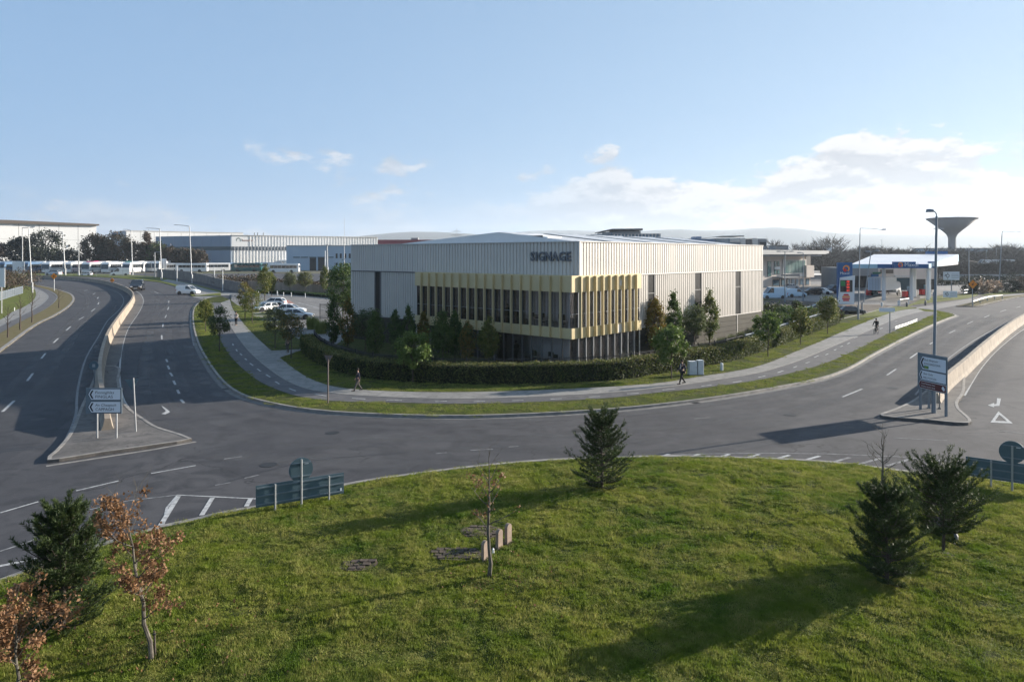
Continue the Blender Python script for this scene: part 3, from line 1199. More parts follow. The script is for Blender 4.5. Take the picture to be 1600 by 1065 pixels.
m_int_ceiling = mat('office ceiling', (0.62, 0.62, 0.60), 0.9)
m_desk = mat('pale desk board', (0.55, 0.53, 0.50), 0.5)
m_black = mat('black plastic', (0.015, 0.015, 0.017), 0.4)
m_letter = mat('dark grey sign letters', (0.13, 0.137, 0.155), 0.45, metal=0.2)
m_white_post = mat('white painted post', (0.70, 0.70, 0.68), 0.5)

BROT = math.atan2(0.736, 0.677)
BC = Vector((5.25, 56.0, 0.0))
BM = Matrix.Translation(BC) @ Matrix.Rotation(BROT, 4, 'Z')     # local x runs along the right face, y along the left face
LR, LL = 33.9, 30.3


def bpart(mb, name, mats, parent, kind=None):
    o = mb.build(name, mats, parent)
    if kind:
        o['kind'] = kind
    return o


wh = thing('warehouse_building', 'large pale ribbed warehouse with gold finned glazed office corner behind the hedge', 'warehouse', BC, BROT)


def profiled(L_, z0, z1, axis, off=0.0, pitch=0.38, depth_=0.07, gaps=(), mi=0):
    """trapezoidal wall sheet along the right (x) or left (y) face, as one folded surface"""
    mb = MB()
    segs = []
    a = 0.0
    for g0, g1 in sorted(gaps):
        segs.append((a, g0))
        a = g1
    segs.append((a, L_))
    for s0, s1 in segs:
        n = max(1, round((s1 - s0) / pitch))
        p = (s1 - s0) / n
        pts = []
        for i in range(n):
            t = s0 + i * p
            pts += [(t, 0), (t + p * 0.28, 0), (t + p * 0.34, depth_), (t + p * 0.96, depth_)]
        pts.append((s1, 0))
        vs = []
        for t, d in pts:
            q = (t, -off - d) if axis == 'x' else (-off - d, t)
            vs.append((q[0], q[1], z0))
            vs.append((q[0], q[1], z1))
        fs = [(2 * i, 2 * i + 2, 2 * i + 3, 2 * i + 1) for i in range(len(pts) - 1)]
        mb.add(vs, fs, mi)
    return mb


ZB, ZM, ZT = 2.70, 7.35, 10.0
# solid core: walls behind the cladding and the floor of the hall
mb = MB()
mb.box(0.02, LR, 0.02, 0.25, 0, ZT - 0.02)
mb.box(0.02, 0.25, 0.25, LL, 0, ZT - 0.02)
mb.box(LR - 0.25, LR, 0.25, LL, 0, ZT - 0.02)
mb.box(0.25, LR - 0.25, LL - 0.25, LL, 0, ZT - 0.02)
# doorway side of the office is cut out by the office volume standing in front
bpart(mb, 'wall', m_base, wh)


def t_right(px):     # distance along the right face for a picture column
    k = (px - 800) / FPX
    return (BC.x - k * BC.y) / (k * 0.736 - 0.677)


def t_left(px):
    k = (px - 800) / FPX
    return (BC.x - k * BC.y) / (k * 0.677 + 0.736)


gw = [(t_right(1011), t_right(1022.5)), (t_right(1084.5), t_right(1095.5)), (t_right(1148), t_right(1157))]
gl = [(t_left(596.5), t_left(586))]
gw = [(a, b) for a, b in gw]
bpart(profiled(LR + 0.06, ZM, ZT, 'x', 0.02), 'cladding', m_clad_up, wh)
bpart(profiled(LL + 0.06, ZM, ZT, 'y', 0.02), 'cladding', m_clad_up, wh)
bpart(profiled(LR, ZB, ZM - 0.05, 'x', -0.005, 0.36, 0.06, gw), 'cladding', m_clad_low, wh)
bpart(profiled(LL, ZB, ZM - 0.05, 'y', -0.005, 0.36, 0.06, gl), 'cladding', m_clad_low, wh)
# corner flashing, drips and parapet capping
for bb in ((-0.15, 0.04, -0.15, 0.04, ZM, ZT), (LR - 0.02, LR + 0.10, -0.10, 0.06, ZB, ZT), (-0.10, 0.06, LL - 0.02, LL + 0.10, ZB, ZT)):
    bpart(MB().box(*bb), 'flashing', m_trim, wh)
mb = MB()
mb.box(-0.17, LR + 0.14, -0.17, 0.30, ZT + 0.002, ZT + 0.07)
mb.box(-0.17, 0.30, 0.303, LL + 0.12, ZT + 0.002, ZT + 0.07)
mb.box(LR - 0.3, LR + 0.12, 0.303, LL + 0.12, ZT + 0.002, ZT + 0.07)
mb.box(0.303, LR - 0.303, LL - 0.3, LL + 0.12, ZT + 0.002, ZT + 0.07)
bpart(mb, 'coping', m_trim, wh)
mb = MB()
mb.box(0.0, LR + 0.02, -0.12, 0.0, ZM - 0.10, ZM - 0.003)
bpart(mb, 'ledge', m_trim, wh)
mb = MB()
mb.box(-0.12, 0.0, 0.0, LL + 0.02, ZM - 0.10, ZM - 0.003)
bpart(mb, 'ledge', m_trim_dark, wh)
mb = MB()
mb.box(8.3, LR + 0.02, -0.09, 0.0, ZB - 0.07, ZB - 0.003)
bpart(mb, 'ledge', m_trim, wh)
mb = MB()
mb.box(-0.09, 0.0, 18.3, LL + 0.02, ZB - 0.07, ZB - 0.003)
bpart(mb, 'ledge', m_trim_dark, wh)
# base panels, laid in courses
for k in range(5):
    z0, z1 = 0.02 + k * 0.52, 0.02 + k * 0.52 + 0.495
    x = 8.4
    seams = [8.4, 14.0, 20.4, t_right(1151), LR]
    for a, b in zip(seams[:-1], seams[1:]):
        mb = MB().box(a + 0.02, b - 0.02, -0.045, 0.02, z0, z1)
        bpart(mb, 'base_panel', m_base, wh)
    for a, b in zip([18.6, 22.5, 26.4], [22.5, 26.4, LL]):
        mb = MB().box(-0.045, 0.02, a + 0.02, b - 0.02, z0, z1)
        bpart(mb, 'base_panel', m_base, wh)
mb = MB()
mb.box(t_right(1151) - 0.05, t_right(1151) + 0.05, -0.09, -0.02, 0.1, ZB - 0.08)
bpart(mb, 'downpipe', m_trim, wh)
# tall slot windows with frames and a mid rail
for i, (a, b) in enumerate(gw):
    mb = MB()
    mb.box(a, a + 0.12, -0.06, 0.05, ZB, ZM - 0.10)
    mb.box(b - 0.12, b, -0.06, 0.05, ZB, ZM - 0.10)
    mb.box(a + 0.12, b - 0.12, -0.05, 0.03, 5.55, 5.63)
    f = bpart(mb, 'window_frame', m_trim_dark, wh)
    mb = MB().box(a + 0.12, b - 0.12, -0.012, 0.0, ZB, ZM - 0.1)
    g = mb.build('window_pane', mat('slot window glass', (0.018, 0.018, 0.018), 0.35, spec=0.15), f)
for a, b in gl:
    a, b = min(a, b), max(a, b)
    mb = MB()
    mb.box(-0.06, 0.05, a, a + 0.25, ZB, ZM - 0.10)
    mb.box(-0.06, 0.05, b - 0.14, b, ZB, ZM - 0.10)
    f = bpart(mb, 'window_frame', m_trim_dark, wh)
    MB().box(-0.012, 0.0, a + 0.25, b - 0.14, ZB, ZM - 0.1).build('window_pane', MATS['slot window glass'], f)

# roof: low double pitch behind the parapet
mb = MB()
y_pk, z_pk = 9.0, 10.98
pr = [(0.32, 10.02), (y_pk, z_pk), (23.0, 10.05), (26.6, 10.03), (LL - 0.32, 10.02)]
vs = []
for x in (0.35, LR - 3.2):
    for (y, z) in pr:
        vs.append((x, y, z))
n = len(pr)
fs = [(i, i + 1, n + i + 1, n + i) for i in range(n - 1)]
# hipped far end
vs += [(LR - 0.35, y, 10.01) for y, _ in pr]
fs += [(n + i, n + i + 1, 2 * n + i + 1, 2 * n + i) for i in range(n - 1)]
# near gable
fs += [tuple(range(n)) [::-1]]
mb.add(vs, fs)
bpart(mb, 'roof', m_roof, wh)
# standing lap lines, dark roof-light strips and a raised kerb on the slope


def on_roof(x, y, up=0.0):
    for (a, za), (b, zb) in zip(pr[:-1], pr[1:]):
        if a <= y <= b:
            return (x, y, za + (zb - za) * (y - a) / (b - a) + up)
    return (x, y, pr[0][1])


for x in (5.4, 11.8, 18.2, 24.6):
    mb = MB()
    a, b = on_roof(x, 0.6, 0.02), on_roof(x, 8.0, 0.02)
    mb.add([(a[0] - 0.22, a[1], a[2]), (a[0] + 0.22, a[1], a[2]), (b[0] + 0.22, b[1], b[2]), (b[0] - 0.22, b[1], b[2]),
            (a[0] - 0.22, a[1], a[2] + .05), (a[0] + 0.22, a[1], a[2] + .05), (b[0] + 0.22, b[1], b[2] + .05), (b[0] - 0.22, b[1], b[2] + .05)],
           [(4, 5, 6, 7), (0, 1, 5, 4), (2, 3, 7, 6), (1, 2, 6, 5), (3, 0, 4, 7)])
    bpart(mb, 'roof_light', mat('dull roof light', (0.20, 0.20, 0.20), 0.4), wh)
for x in [0.9 + 1.5 * i for i in range(20)]:
    mb = MB()
    a, b = on_roof(x, 0.4), on_roof(x, 9.0)
    mb.path([Vector(a), Vector(b)], 0.03, 4)
    bpart(mb, 'roof_seam', m_roof, wh)
mb = MB()
a = on_roof(1.0, 4.8)
mb.add([(0.5, 3.6, 10.45), (2.6, 3.8, 10.5), (2.6, 6.4, 10.85), (0.5, 6.4, 10.72), (0.5, 3.6, 10.05), (2.6, 3.8, 10.05), (2.6, 6.4, 10.05), (0.5, 6.4, 10.05)],
       [(0, 1, 2, 3), (0, 4, 5, 1), (1, 5, 6, 2), (2, 6, 7, 3), (3, 7, 4, 0)])
bpart(mb, 'roof_hatch', m_roof, wh)
mb = MB().box(0.42, 0.5, 4.1, 6.0, 10.42, 10.6)
bpart(mb, 'roof_vent', m_trim_dark, wh)

# SIGNAGE, raised letters
mlet = Matrix(((0, 0, -1, 0), (-1, 0, 0, 0), (0, 1, 0, 0), (0, 0, 0, 1)))   # text x along -y of the face, facing -x
adv = {'S': .66, 'I': .34, 'G': .80, 'N': .78, 'A': .74, 'E': .62}
s_len = sum(adv[c] for c in 'SIGNAGE')
t0, t1 = t_left(831), t_left(894)
k = (t0 - t1) / s_len
glyphs = []
for c in 'SIGNAGE':
    lo = text('letter', c, 1.02, m_letter, wh, Matrix.Identity(4), 0.05, sx=1.0, offset=0.028)
    xs_ = [v.co.x for v in lo.data.vertices]
    glyphs.append((lo, min(xs_), max(xs_)))
gaps = (0.13, 0.13, 0.10, 0.03, 0.04, 0.13, 0.0)
tot = sum(b_ - a_ for _, a_, b_ in glyphs) + sum(gaps)
k = (t0 - t1) / tot
pos = t0
for (lo, a_, b_), gap in zip(glyphs, gaps):
    lo.matrix_local = Matrix.Translation((-0.16, pos, 8.52)) @ mlet @ Matrix.Diagonal((k, 1, 1, 1)) @ Matrix.Translation((-a_, 0, 0))
    for v in lo.data.vertices:
        pass
    pos -= (b_ - a_ + gap) * k

# ---------------- office box: gold fins, fascia, glazing
OX, OY = -1.6, -0.5              # its outer corner in building coordinates
NL, NR_ = 18, 10
WL, WR = 18.5, 9.74
Z1, Z2, Z3, Z4 = 2.57, 3.38, 6.13, 7.40
x_end, y_end = OX + WR, OY + WL
of = wh
mb = MB()
mb.box(OX + 0.1, x_end, OY + 0.1, y_end, Z4 - 0.14, Z4 - 0.01)
bpart(mb, 'office_roof', m_gold, of)
mb = MB()
mb.box(OX + 0.1, 0.0, OY + 0.1, y_end - 0.05, 2.85, 3.10)
mb.box(0.0, x_end - 0.05, OY + 0.1, 0.0, 2.85, 3.10)
bpart(mb, 'office_floor', m_int_floor, of)
# the hall wall behind the office is an inner wall with depth: rooms are lined in pale board
mb = MB()
mb.box(-0.055, -0.01, 0.0, y_end, 0.0, 7.2)
mb.box(-0.055, x_end, -0.06, -0.01, 0.0, 7.2)
bpart(mb, 'inner_wall', m_int_wall, of)
mb = MB().box(OX + 0.12, -0.06, y_end - 0.12, y_end - 0.02, 0.0, 7.2)
bpart(mb, 'end_wall', m_clad_low, of)
mb = MB().box(x_end - 0.12, x_end - 0.02, OY + 0.12, -0.062, 0.0, 7.2)
bpart(mb, 'end_wall', m_clad_low, of)
mb = MB().box(OX + 0.12, -0.06, OY + 0.2, y_end - 0.13, 6.9, 7.0)
bpart(mb, 'ceiling', m_int_ceiling, of)
mb = MB().box(OX + 0.1, 0, OY + 0.1, y_end, 0.0, 0.06)
bpart(mb, 'office_floor', m_int_floor, of)
ML = Matrix.Rotation(0, 4, 'Z')


def face_mat(face, i):
    """frame of bay i: local u along the face, v outward, origin on the outer line"""
    if face == 'L':
        w = WL / NL
        return Matrix.Translation((OX, OY + i * w, 0)) @ Matrix(((0, -1, 0, 0), (1, 0, 0, 0), (0, 0, 1, 0), (0, 0, 0, 1))), w
    w = WR / NR_
    return Matrix.Translation((OX + i * w, OY, 0)) @ Matrix(((1, 0, 0, 0), (0, -1, 0, 0), (0, 0, 1, 0), (0, 0, 0, 1))), w


def put(me, M_, name):
    o = bpy.data.objects.new(name, me)
    C.objects.link(o)
    o.parent = of
    o.matrix_local = M_
    return o


shared = {}
for face, nb in (('L', NL), ('R', NR_)):
    w = (WL / NL) if face == 'L' else (WR / NR_)
    shared[face] = dict(
        top=MB().box(0.012, w - 0.012, -0.10, 0.0, Z3, Z4).mesh('fascia_panel', m_gold),
        mid=MB().box(0.012, w - 0.012, -0.10, 0.0, Z1, Z2).mesh('spandrel_panel', m_gold),
        fin=MB().box(-0.035, 0.035, -0.02, 0.22, Z1 + 0.02, Z4 - 0.06).mesh('fin', m_gold),
        pane=MB().box(0.03, w - 0.03, -0.17, -0.15, Z2, Z3).mesh('window_pane', m_glass),
        low=MB().box(0.03, w - 0.03, -0.17, -0.15, 0.08, Z1).mesh('window_pane', m_glass),
        mull=MB().box(-0.03, 0.03, -0.20, -0.08, Z2, Z3).box(-0.03, 0.03, -0.20, -0.06, 0.06, Z1).mesh('mullion', m_trim_dark if face == 'L' else m_steel),
        rail=MB().box(0.03, w - 0.03, -0.145, -0.11, 4.42, 4.46).mesh('rail', m_steel),
    )
    for i in range(nb):
        M_, _ = face_mat(face, i)
        d = shared[face]
        put(d['top'], M_, 'fascia_panel')
        put(d['mid'], M_, 'spandrel_panel')
        if i > 0:
            put(d['fin'], M_, 'fin')
            put(d['mull'], M_, 'mullion')
        put(d['pane'], M_, 'window_pane')
        put(d['rail'], M_, 'rail')
        if not (face == 'L' and i >= 8):
            put(d['low'], M_, 'window_pane')
# white blank panels that the photo shows in the seventh bay of the right face
mb = MB().box(OX + 6 * WR / NR_ + 0.55, OX + 7 * WR / NR_ - 0.08, OY - 0.02, OY - 0.004, Z4 - 0.95, Z4 - 0.5)
mb.box(OX + 6 * WR / NR_ + 0.06, OX + 7 * WR / NR_ - 0.08, OY - 0.02, OY - 0.004, Z1 + 0.04, Z2 - 0.1)
bpart(mb, 'access_cover', m_trim, of)
# underside and soffit, ground floor base wall on the left part, columns
mb = MB().box(OX + 0.12, 0, OY + 0.12, y_end, Z1 - 0.02, Z1 + 0.02)
bpart(mb, 'soffit', m_base, of)
mb = MB().box(-0.9, -0.062, OY + 8 * WL / NL, y_end - 0.15, 0.06, Z1 - 0.03)
bpart(mb, 'wall', m_base, of)
for (x, y) in ((OX + 0.42, OY + 0.42), (OX + 0.45, OY + 8 * WL / NL + 0.2), (OX + WR - 1.3, OY + 0.30)):
    mb = MB().bevbox(x - 0.17, x + 0.17, y - 0.12, y + 0.12, 0.06, Z1 - 0.02, 0.03)
    bpart(mb, 'column', m_int_ceiling, of)
for (x, y) in ((OX + 0.42, OY + 0.42), (OX + WR - 1.3, OY + 0.30)):
    mb = MB().bevbox(x - 0.17, x + 0.17, y - 0.12, y + 0.12, 3.1, 6.9, 0.03)
    bpart(mb, 'column', m_int_ceiling, of)
for z in (0.08, 0.14):
    pass
mb = MB()
mb.box(OX, x_end, OY + 0.02, OY + 0.16, 0.0, 0.08)
mb.box(OX + 0.02, OX + 0.16, OY + 0.16, y_end, 0.0, 0.08)
bpart(mb, 'sill', m_trim, of)


def bw(x, y, z=0.0):
    """building coordinates to world"""
    return BM @ Vector((x, y, z))


# furniture on both floors
def desk_thing():
    t = thing('desk', 'long pale office desk behind the upper glazing', 'desk')
    MB().box(-0.7, 0.7, -0.32, 0.32, 0.71, 0.745).build('desk_top', m_desk, t)
    for x in (-0.62, 0.62):
        MB().box(x - 0.025, x + 0.025, -0.28, 0.28, 0.0, 0.71).build('leg', m_steel, t)
    return t


def monitor_thing():
    t = thing('monitor', 'black computer monitor', 'monitor')
    MB().box(-0.29, 0.29, -0.02, 0.02, 0.13, 0.50).build('screen', m_black, t)
    MB().box(-0.03, 0.03, -0.015, 0.015, 0.0, 0.14).box(-0.12, 0.12, -0.08, 0.08, 0, 0.012).build('stand', m_black, t)
    return t


def chair_thing():
    t = thing('office_chair', 'black swivel office chair', 'chair')
    MB().bevbox(-0.24, 0.24, -0.24, 0.24, 0.44, 0.52, 0.06).build('seat', m_black, t)
    MB().bevbox(-0.22, 0.22, 0.2, 0.27, 0.58, 1.05, 0.02).build('backrest', m_black, t)
    b = MB().tube((0, 0, 0.08), (0, 0, 0.45), 0.03)
    for k_ in range(5):
        a = k_ * 2 * PI / 5
        b.tube((0, 0, 0.08), (0.28 * math.cos(a), 0.28 * math.sin(a), 0.04), 0.02)
    b.build('base', m_steel, t)
    return t


d0, m0, c0 = desk_thing(), monitor_thing(), chair_thing()
spots = []
w_ = WL / NL
for i in (1, 3, 4, 6, 7, 9, 10, 12, 13, 14):
    spots.append((3.1, OX + 0.78, OY + (i + 0.55) * w_, 'L', i))
spots += [(0.06, OX + 0.78, OY + 2.5 * w_, 'L', 1), (0.06, OX + 0.78, OY + 4.4 * w_, 'L', 3)]
first = True
nth = 'first second third fourth fifth sixth seventh eighth ninth tenth'.split()
for n_i, (z, x, y, f_, i) in enumerate(spots):
    floor_ = 'upper' if z > 1 else 'ground'
    p = bw(x, y, z)
    rz = BROT + PI / 2
    fl = 'upstairs' if z > 1 else 'downstairs'
    wh_ = ('%s desk from the glazed corner upstairs' % nth[n_i]) if z > 1 else ('%s desk from the glazed corner downstairs' % nth[n_i - 10])
    if first:
        for o_, lab in ((d0, wh_), (m0, 'black monitor on the ' + wh_), (c0, 'black swivel chair at the ' + wh_)):
            o_['label'] = lab
        d0.location, d0.rotation_euler = p, (0, 0, rz)
        m0.location, m0.rotation_euler = bw(x, y, z + 0.745), (0, 0, rz + 0.2)
        c0.location, c0.rotation_euler = bw(x + 0.47, y + 0.2, z), (0, 0, rz + 0.4)
        for o_, g in ((d0, 'desks behind the office glazing'), (m0, 'monitors on the office desks'), (c0, 'office chairs at the desks')):
            o_['group'] = g
        first = False
    else:
        dup(d0, p, rz, wh_)
        dup(m0, bw(x, y + rnd.uniform(-.3, .3), z + 0.745), rz + rnd.uniform(-.4, .4), 'black monitor on the ' + wh_)
        dup(c0, bw(x + 0.47, y + rnd.uniform(-.35, .35), z), rz + rnd.uniform(-.8, .8), 'black swivel chair at the ' + wh_)
# ================================================================== buildings and structures beyond

def wbox(name, m, parent, x0, x1, y0, y1, z0, z1):
    return MB().box(x0, x1, y0, y1, z0, z1).build(name, m, parent, world=True)


def front(px0, px1, py0, py1, Y, t=0.3):
    """box whose front face fills a picture rectangle at distance Y"""
    a, b = at(px0, py1, Y), at(px1, py0, Y)
    return (a.x, b.x, Y, Y + t, max(0.0, a.z), b.z)


m_wwhite = mat('white composite panel', (0.80, 0.79, 0.77), 0.6, col2=(0.72, 0.72, 0.71), nscale=0.05, ndetail=6)
m_wblue = mat('blue grey composite panel', (0.23, 0.30, 0.385), 0.55, col2=(0.20, 0.265, 0.345), nscale=0.06)
m_wteal = mat('dark teal band', (0.045, 0.085, 0.10), 0.5)
m_wlight = mat('light blue grey panel', (0.36, 0.46, 0.56), 0.55, col2=(0.32, 0.41, 0.51), nscale=0.05)
m_grey = mat('mid grey panel', (0.25, 0.26, 0.27), 0.6, col2=(0.20, 0.21, 0.22), nscale=0.1)
m_cream = mat('cream render', (0.68, 0.60, 0.53), 0.85, col2=(0.62, 0.54, 0.48), nscale=0.3)
m_gglass = mat('green tinted glazing', (0.10, 0.19, 0.18), 0.08, spec=0.8, col2=(0.22, 0.32, 0.30), nscale=0.5)
m_brown = mat('brown roof trim', (0.13, 0.105, 0.085), 0.7)
m_red = mat('dark red cladding', (0.19, 0.025, 0.035), 0.6)

# The far sheds stand turned like the new warehouse: long faces to the sun, ends in shade.
def turned(name, label, cat, px, Y_, ang):
    q_ = at(px, 398, Y_)
    return thing(name, label, cat, (q_.x, Y_, 0), ang)


def lbox(name, m_, parent, *bb):
    return MB().box(*bb).build(name, m_, parent)


def lrib(xa_, xb_, z0, z1, y_, name, m_, par, pitch=1.9, d=0.35):
    mb_ = MB()
    n_ = max(1, int((xb_ - xa_) / pitch))
    p_ = (xb_ - xa_) / n_
    pts = []
    for i_ in range(n_):
        a_ = xa_ + i_ * p_
        pts += [(a_, 0), (a_ + p_ * 0.5, 0), (a_ + p_ * 0.6, d), (a_ + p_ * 0.9, d)]
    pts.append((xb_, 0))
    vs_ = []
    for a_, q_ in pts:
        vs_ += [(a_, y_ - q_, z0), (a_, y_ - q_, z1)]
    mb_.add(vs_, [(2 * i_, 2 * i_ + 2, 2 * i_ + 3, 2 * i_ + 1) for i_ in range(len(pts) - 1)])
    return mb_.build(name, m_, par)


def t_along(px, q_, ang):
    k_ = (px - 800) / FPX
    c_, s_ = math.cos(ang), math.sin(ang)
    return (k_ * q_.y - q_.x) / (c_ - k_ * s_)


TA = rad(42)
Y = 480
t = turned('distribution_shed', 'very long white panelled shed with brown eaves at the far left', 'warehouse', 151, Y, TA)
q0 = Vector((t.location.x, t.location.y))
zt = at(0, 352.5, Y).z
xa = -130.0
n = 12
for i in range(n):
    a, b = xa + (-xa) * i / n, xa + (-xa) * (i + 1) / n
    lbox('wall_panel', m_wwhite, t, a + 0.12, b - 0.12, 0, 0.6, 0, zt * 0.66 - 0.1)
    lbox('wall_panel', m_wwhite, t, a + 0.12, b - 0.12, 0, 0.6, zt * 0.66, zt)
lbox('wall', m_grey, t, xa, -0.1, 0.4, 60, 0, zt - 0.1)
mb = MB()
mb.extrude_y([(xa - 2, zt), (1.2, zt), (1.2, zt + 1.0), (-50, zt + 2.2), (xa - 2, zt + 1.6)], -1.5, 62)
mb.build('roof', m_brown, t)
for px in (40, 108):
    tt = t_along(px, q0, TA)
    lbox('wall_lamp', m_black, t, tt - 0.5, tt + 0.5, -0.4, -0.01, zt * 0.5, zt * 0.5 + 1.1)

Y = 510
t = turned('distribution_shed', 'white shed with a blue grey end behind the brown trees', 'warehouse', 197, Y, rad(40))
q0 = Vector((t.location.x, t.location.y))
zt = at(0, 361.0, Y).z
xb = t_along(380, q0, rad(40))
n = 9
for i in range(n):
    a, b = xb * i / n, xb * (i + 1) / n
    lbox('wall_panel', m_wwhite, t, a + 0.08, b - 0.08, -0.3, 0.5, 0, zt)
lbox('end_wall', m_wblue, t, -0.5, 0.05, 0.0, 45, 0, zt - 0.02)
lbox('wall', m_grey, t, 0.1, xb, 0.52, 45, 0, zt - 0.1)
lbox('coping', m_trim, t, -0.6, xb, -0.6, 46, zt + 0.002, zt + 0.5)

Y = 430
TB = rad(36)
t = turned('logistics_depot', 'blue grey and white depot with a teal band and round logo above the coaches', 'warehouse', 362, Y, TB)
q0 = Vector((t.location.x, t.location.y))
ztop, zb0, zb1 = at(0, 367.6, Y).z, at(0, 385, Y).z, at(0, 391, Y).z
xb, xc = t_along(447, q0, TB), t_along(590, q0, TB)
# its left face goes back at an obtuse corner
wd_ = Vector((-46, 23)).normalized()
k_ = (244 - 800) / FPX
yl = (k_ * q0.y - q0.x) / (wd_.x - k_ * wd_.y)
la = math.atan2(wd_.y, wd_.x) - TB
ML_ = Matrix.Rotation(la, 4, 'Z')
for i in range(8):
    a, b = yl * i / 8, yl * (i + 1) / 8
    MB().box(a + 0.06, b - 0.06, 0, 0.5, zb0, ztop, 0, ML_).build('wall_panel', m_wblue, t)
    MB().box(a + 0.06, b - 0.06, 0, 0.5, 0, zb1, 0, ML_).build('wall_panel', m_wblue, t)
MB().box(0.02, yl, 0, 0.45, zb1 + 0.01, zb0 - 0.01, 0, ML_).build('band', m_wteal, t)
ex = ML_ @ Vector((yl, -0.1, 0))
MB().prism([(0.05, 0.3), (xc, 0.3), (xc, 25), (ex.x + 12, ex.y + 6), (ex.x, ex.y)], 0, ztop - 0.1).build('wall', m_wblue, t)
m_ribw = mat('white ribbed cladding', (0.80, 0.78, 0.75), 0.5)
lrib(0, xb, 0, zb1, 0.1, 'cladding', m_ribw, t)
lrib(9.5, xc, zb0, ztop, 0.1, 'cladding', m_ribw, t)
lbox('logo_board', m_wwhite, t, 0, 9.4, -0.1, 0.29, zb0, ztop)
lbox('coping', m_trim, t, -0.6, xc, -0.6, 0.6, ztop + 0.003, ztop + 0.3)
lrib(0, xb + 3, zb1 + 0.01, zb0 - 0.01, -0.1, 'band', m_grey, t)
cx_, cz_ = 3.9, (zb0 + ztop) / 2 + 0.4
mb = MB()
for k in range(9):
    a0, a1 = -1.9 + k * 0.46, -1.9 + k * 0.46 + 0.34
    pts = [(cx_ + r * math.sin(a) * 0.9, cz_ + r * math.cos(a)) for a, r in ((a0, 1.0), (a1, 1.0), (a1, 1.6), (a0, 1.6))]
    mb.add([(x, -0.16, z) for x, z in pts], [(0, 1, 2, 3)])
o_ = mb.build('emblem', mat('emblem green grey', (0.10, 0.16, 0.14), 0.6), t)
o_['kind'] = 'stuff'
mb = MB()
for k in range(11):
    mb.box(6.1 + k * 0.58, 6.1 + k * 0.58 + 0.34, -0.22, -0.12, cz_ - 0.55, cz_ + (0.75 if k in (0, 7) else 0.3))
o_ = mb.build('wordmark', mat('faded red brown print', (0.40, 0.30, 0.26), 0.8), t)
o_['kind'] = 'stuff'
for px in (401.5, 406.5, 415.5):
    tt = t_along(px, q0, TB)
    MB().tube((tt, 5, ztop - 1), (tt, 5, ztop + 2.0), 0.32, 0.32, 8).build('flue', m_grey, t)
Yw = 412
t = thing('loading_wing', 'low loading building painted in the blue of shade with two dark open dock doors', 'warehouse', (at(500, 0, Yw).x, Yw, 0))
xw0, xw1 = at(447.5, 0, Yw).x, at(548, 0, Yw).x
zw = at(0, 384, Yw).z
wbox('wall', m_wlight, t, xw0, xw1 + 14, Yw, Yw + 12, 0, zw)  # shade on this front is put into the wall colour as light blue
wbox('roof', m_trim, t, xw0 - 0.3, xw1 + 14, Yw - 0.4, Yw + 12, zw + 0.005, zw + 0.35)
for k, (a, b) in enumerate(((459, 468.5), (471, 481), (484, 494), (497, 507), (511.5, 521))):
    x_0, x_1, _, _, z_0, z_1 = front(a, b, 402.5, 415, Yw)
    dm = m_dark if k in (2, 3) else m_wlight
    f = wbox('loading_door', dm, t, x_0, x_1, Yw - 0.12, Yw - 0.005, 0.0, z_1)
    wbox('door_header', m_wteal, f, x_0 - 0.2, x_1 + 0.2, Yw - 0.5, Yw - 0.13, z_1, z_1 + 0.5)
for a, b in ((524.5, 527.5), (531, 534), (538, 541), (545, 548)):
    x_0, x_1, _, _, z_0, z_1 = front(a, b, 396, 403.5, Yw)
    wbox('window', m_dark, t, x_0, x_1, Yw - 0.1, Yw - 0.005, z_0, z_1)
    x_0, x_1, _, _, z_0, z_1 = front(a, b, 410.5, 413, Yw)
    wbox('window', m_dark, t, x_0, x_1, Yw - 0.1, Yw - 0.005, z_0 - 0.5, z_1)
# --- tall thin mast
Y = 340
q = at(538, 340, Y)
t = thing('radio_mast', 'very thin tall mast left of the ribbed warehouse roof', 'mast', (q.x, Y, 0))
MB().tube((0, 0, 0), (0, 0, q.z), 0.16, 0.05, 6).build('mast_pole', m_steel, t)
MB().tube((-0.5, 0, q.z * 0.55), (0.5, 0, q.z * 0.55), 0.05, 0.05, 5).build('mast_arm', m_steel, t)

# --- red shed and pylon behind the roof
Y = 500
t = thing('industrial_shed', 'low dark red shed visible behind the pale warehouse roof', 'warehouse', (at(632, 0, Y).x, Y, 0))
wbox('wall', m_red, t, *front(578, 700, 374.5, 400, Y, 40))
wbox('end_wall', m_brown, t, *front(577, 590, 374.8, 400, Y - 1, 0.8))
wbox('roof_plant', m_grey, t, *front(642, 653, 371.5, 374.4, Y + 5, 6))
wbox('roof_plant', m_grey, t, *front(697, 704, 372, 376, Y + 5, 6))
Y = 900
q = at(713.5, 356, Y)
t = thing('lattice_pylon', 'steel lattice electricity pylon far behind the warehouse roof', 'pylon', (q.x, Y, 0))
mb = MB()
Hp = q.z
for sx in (-1, 1):
    for sy in (-1, 1):
        mb.tube((sx * 4.5, sy * 4.5, 0), (sx * 1.4, sy * 1.4, Hp * 0.72), 0.22, 0.18, 4)
        mb.tube((sx * 1.4, sy * 1.4, Hp * 0.72), (0, 0, Hp), 0.18, 0.1, 4)
for k in range(7):
    z0, z1 = Hp * 0.72 * k / 7, Hp * 0.72 * (k + 1) / 7
    r0, r1 = 4.5 - 3.1 * k / 7, 4.5 - 3.1 * (k + 1) / 7
    for s in (-1, 1):
        mb.tube((-r0, s * r0, z0), (r1, s * r1, z1), 0.12, 0.12, 4)
        mb.tube((r0, s * r0, z0), (-r1, s * r1, z1), 0.12, 0.12, 4)
mb.build('tower_frame', m_steel, t)
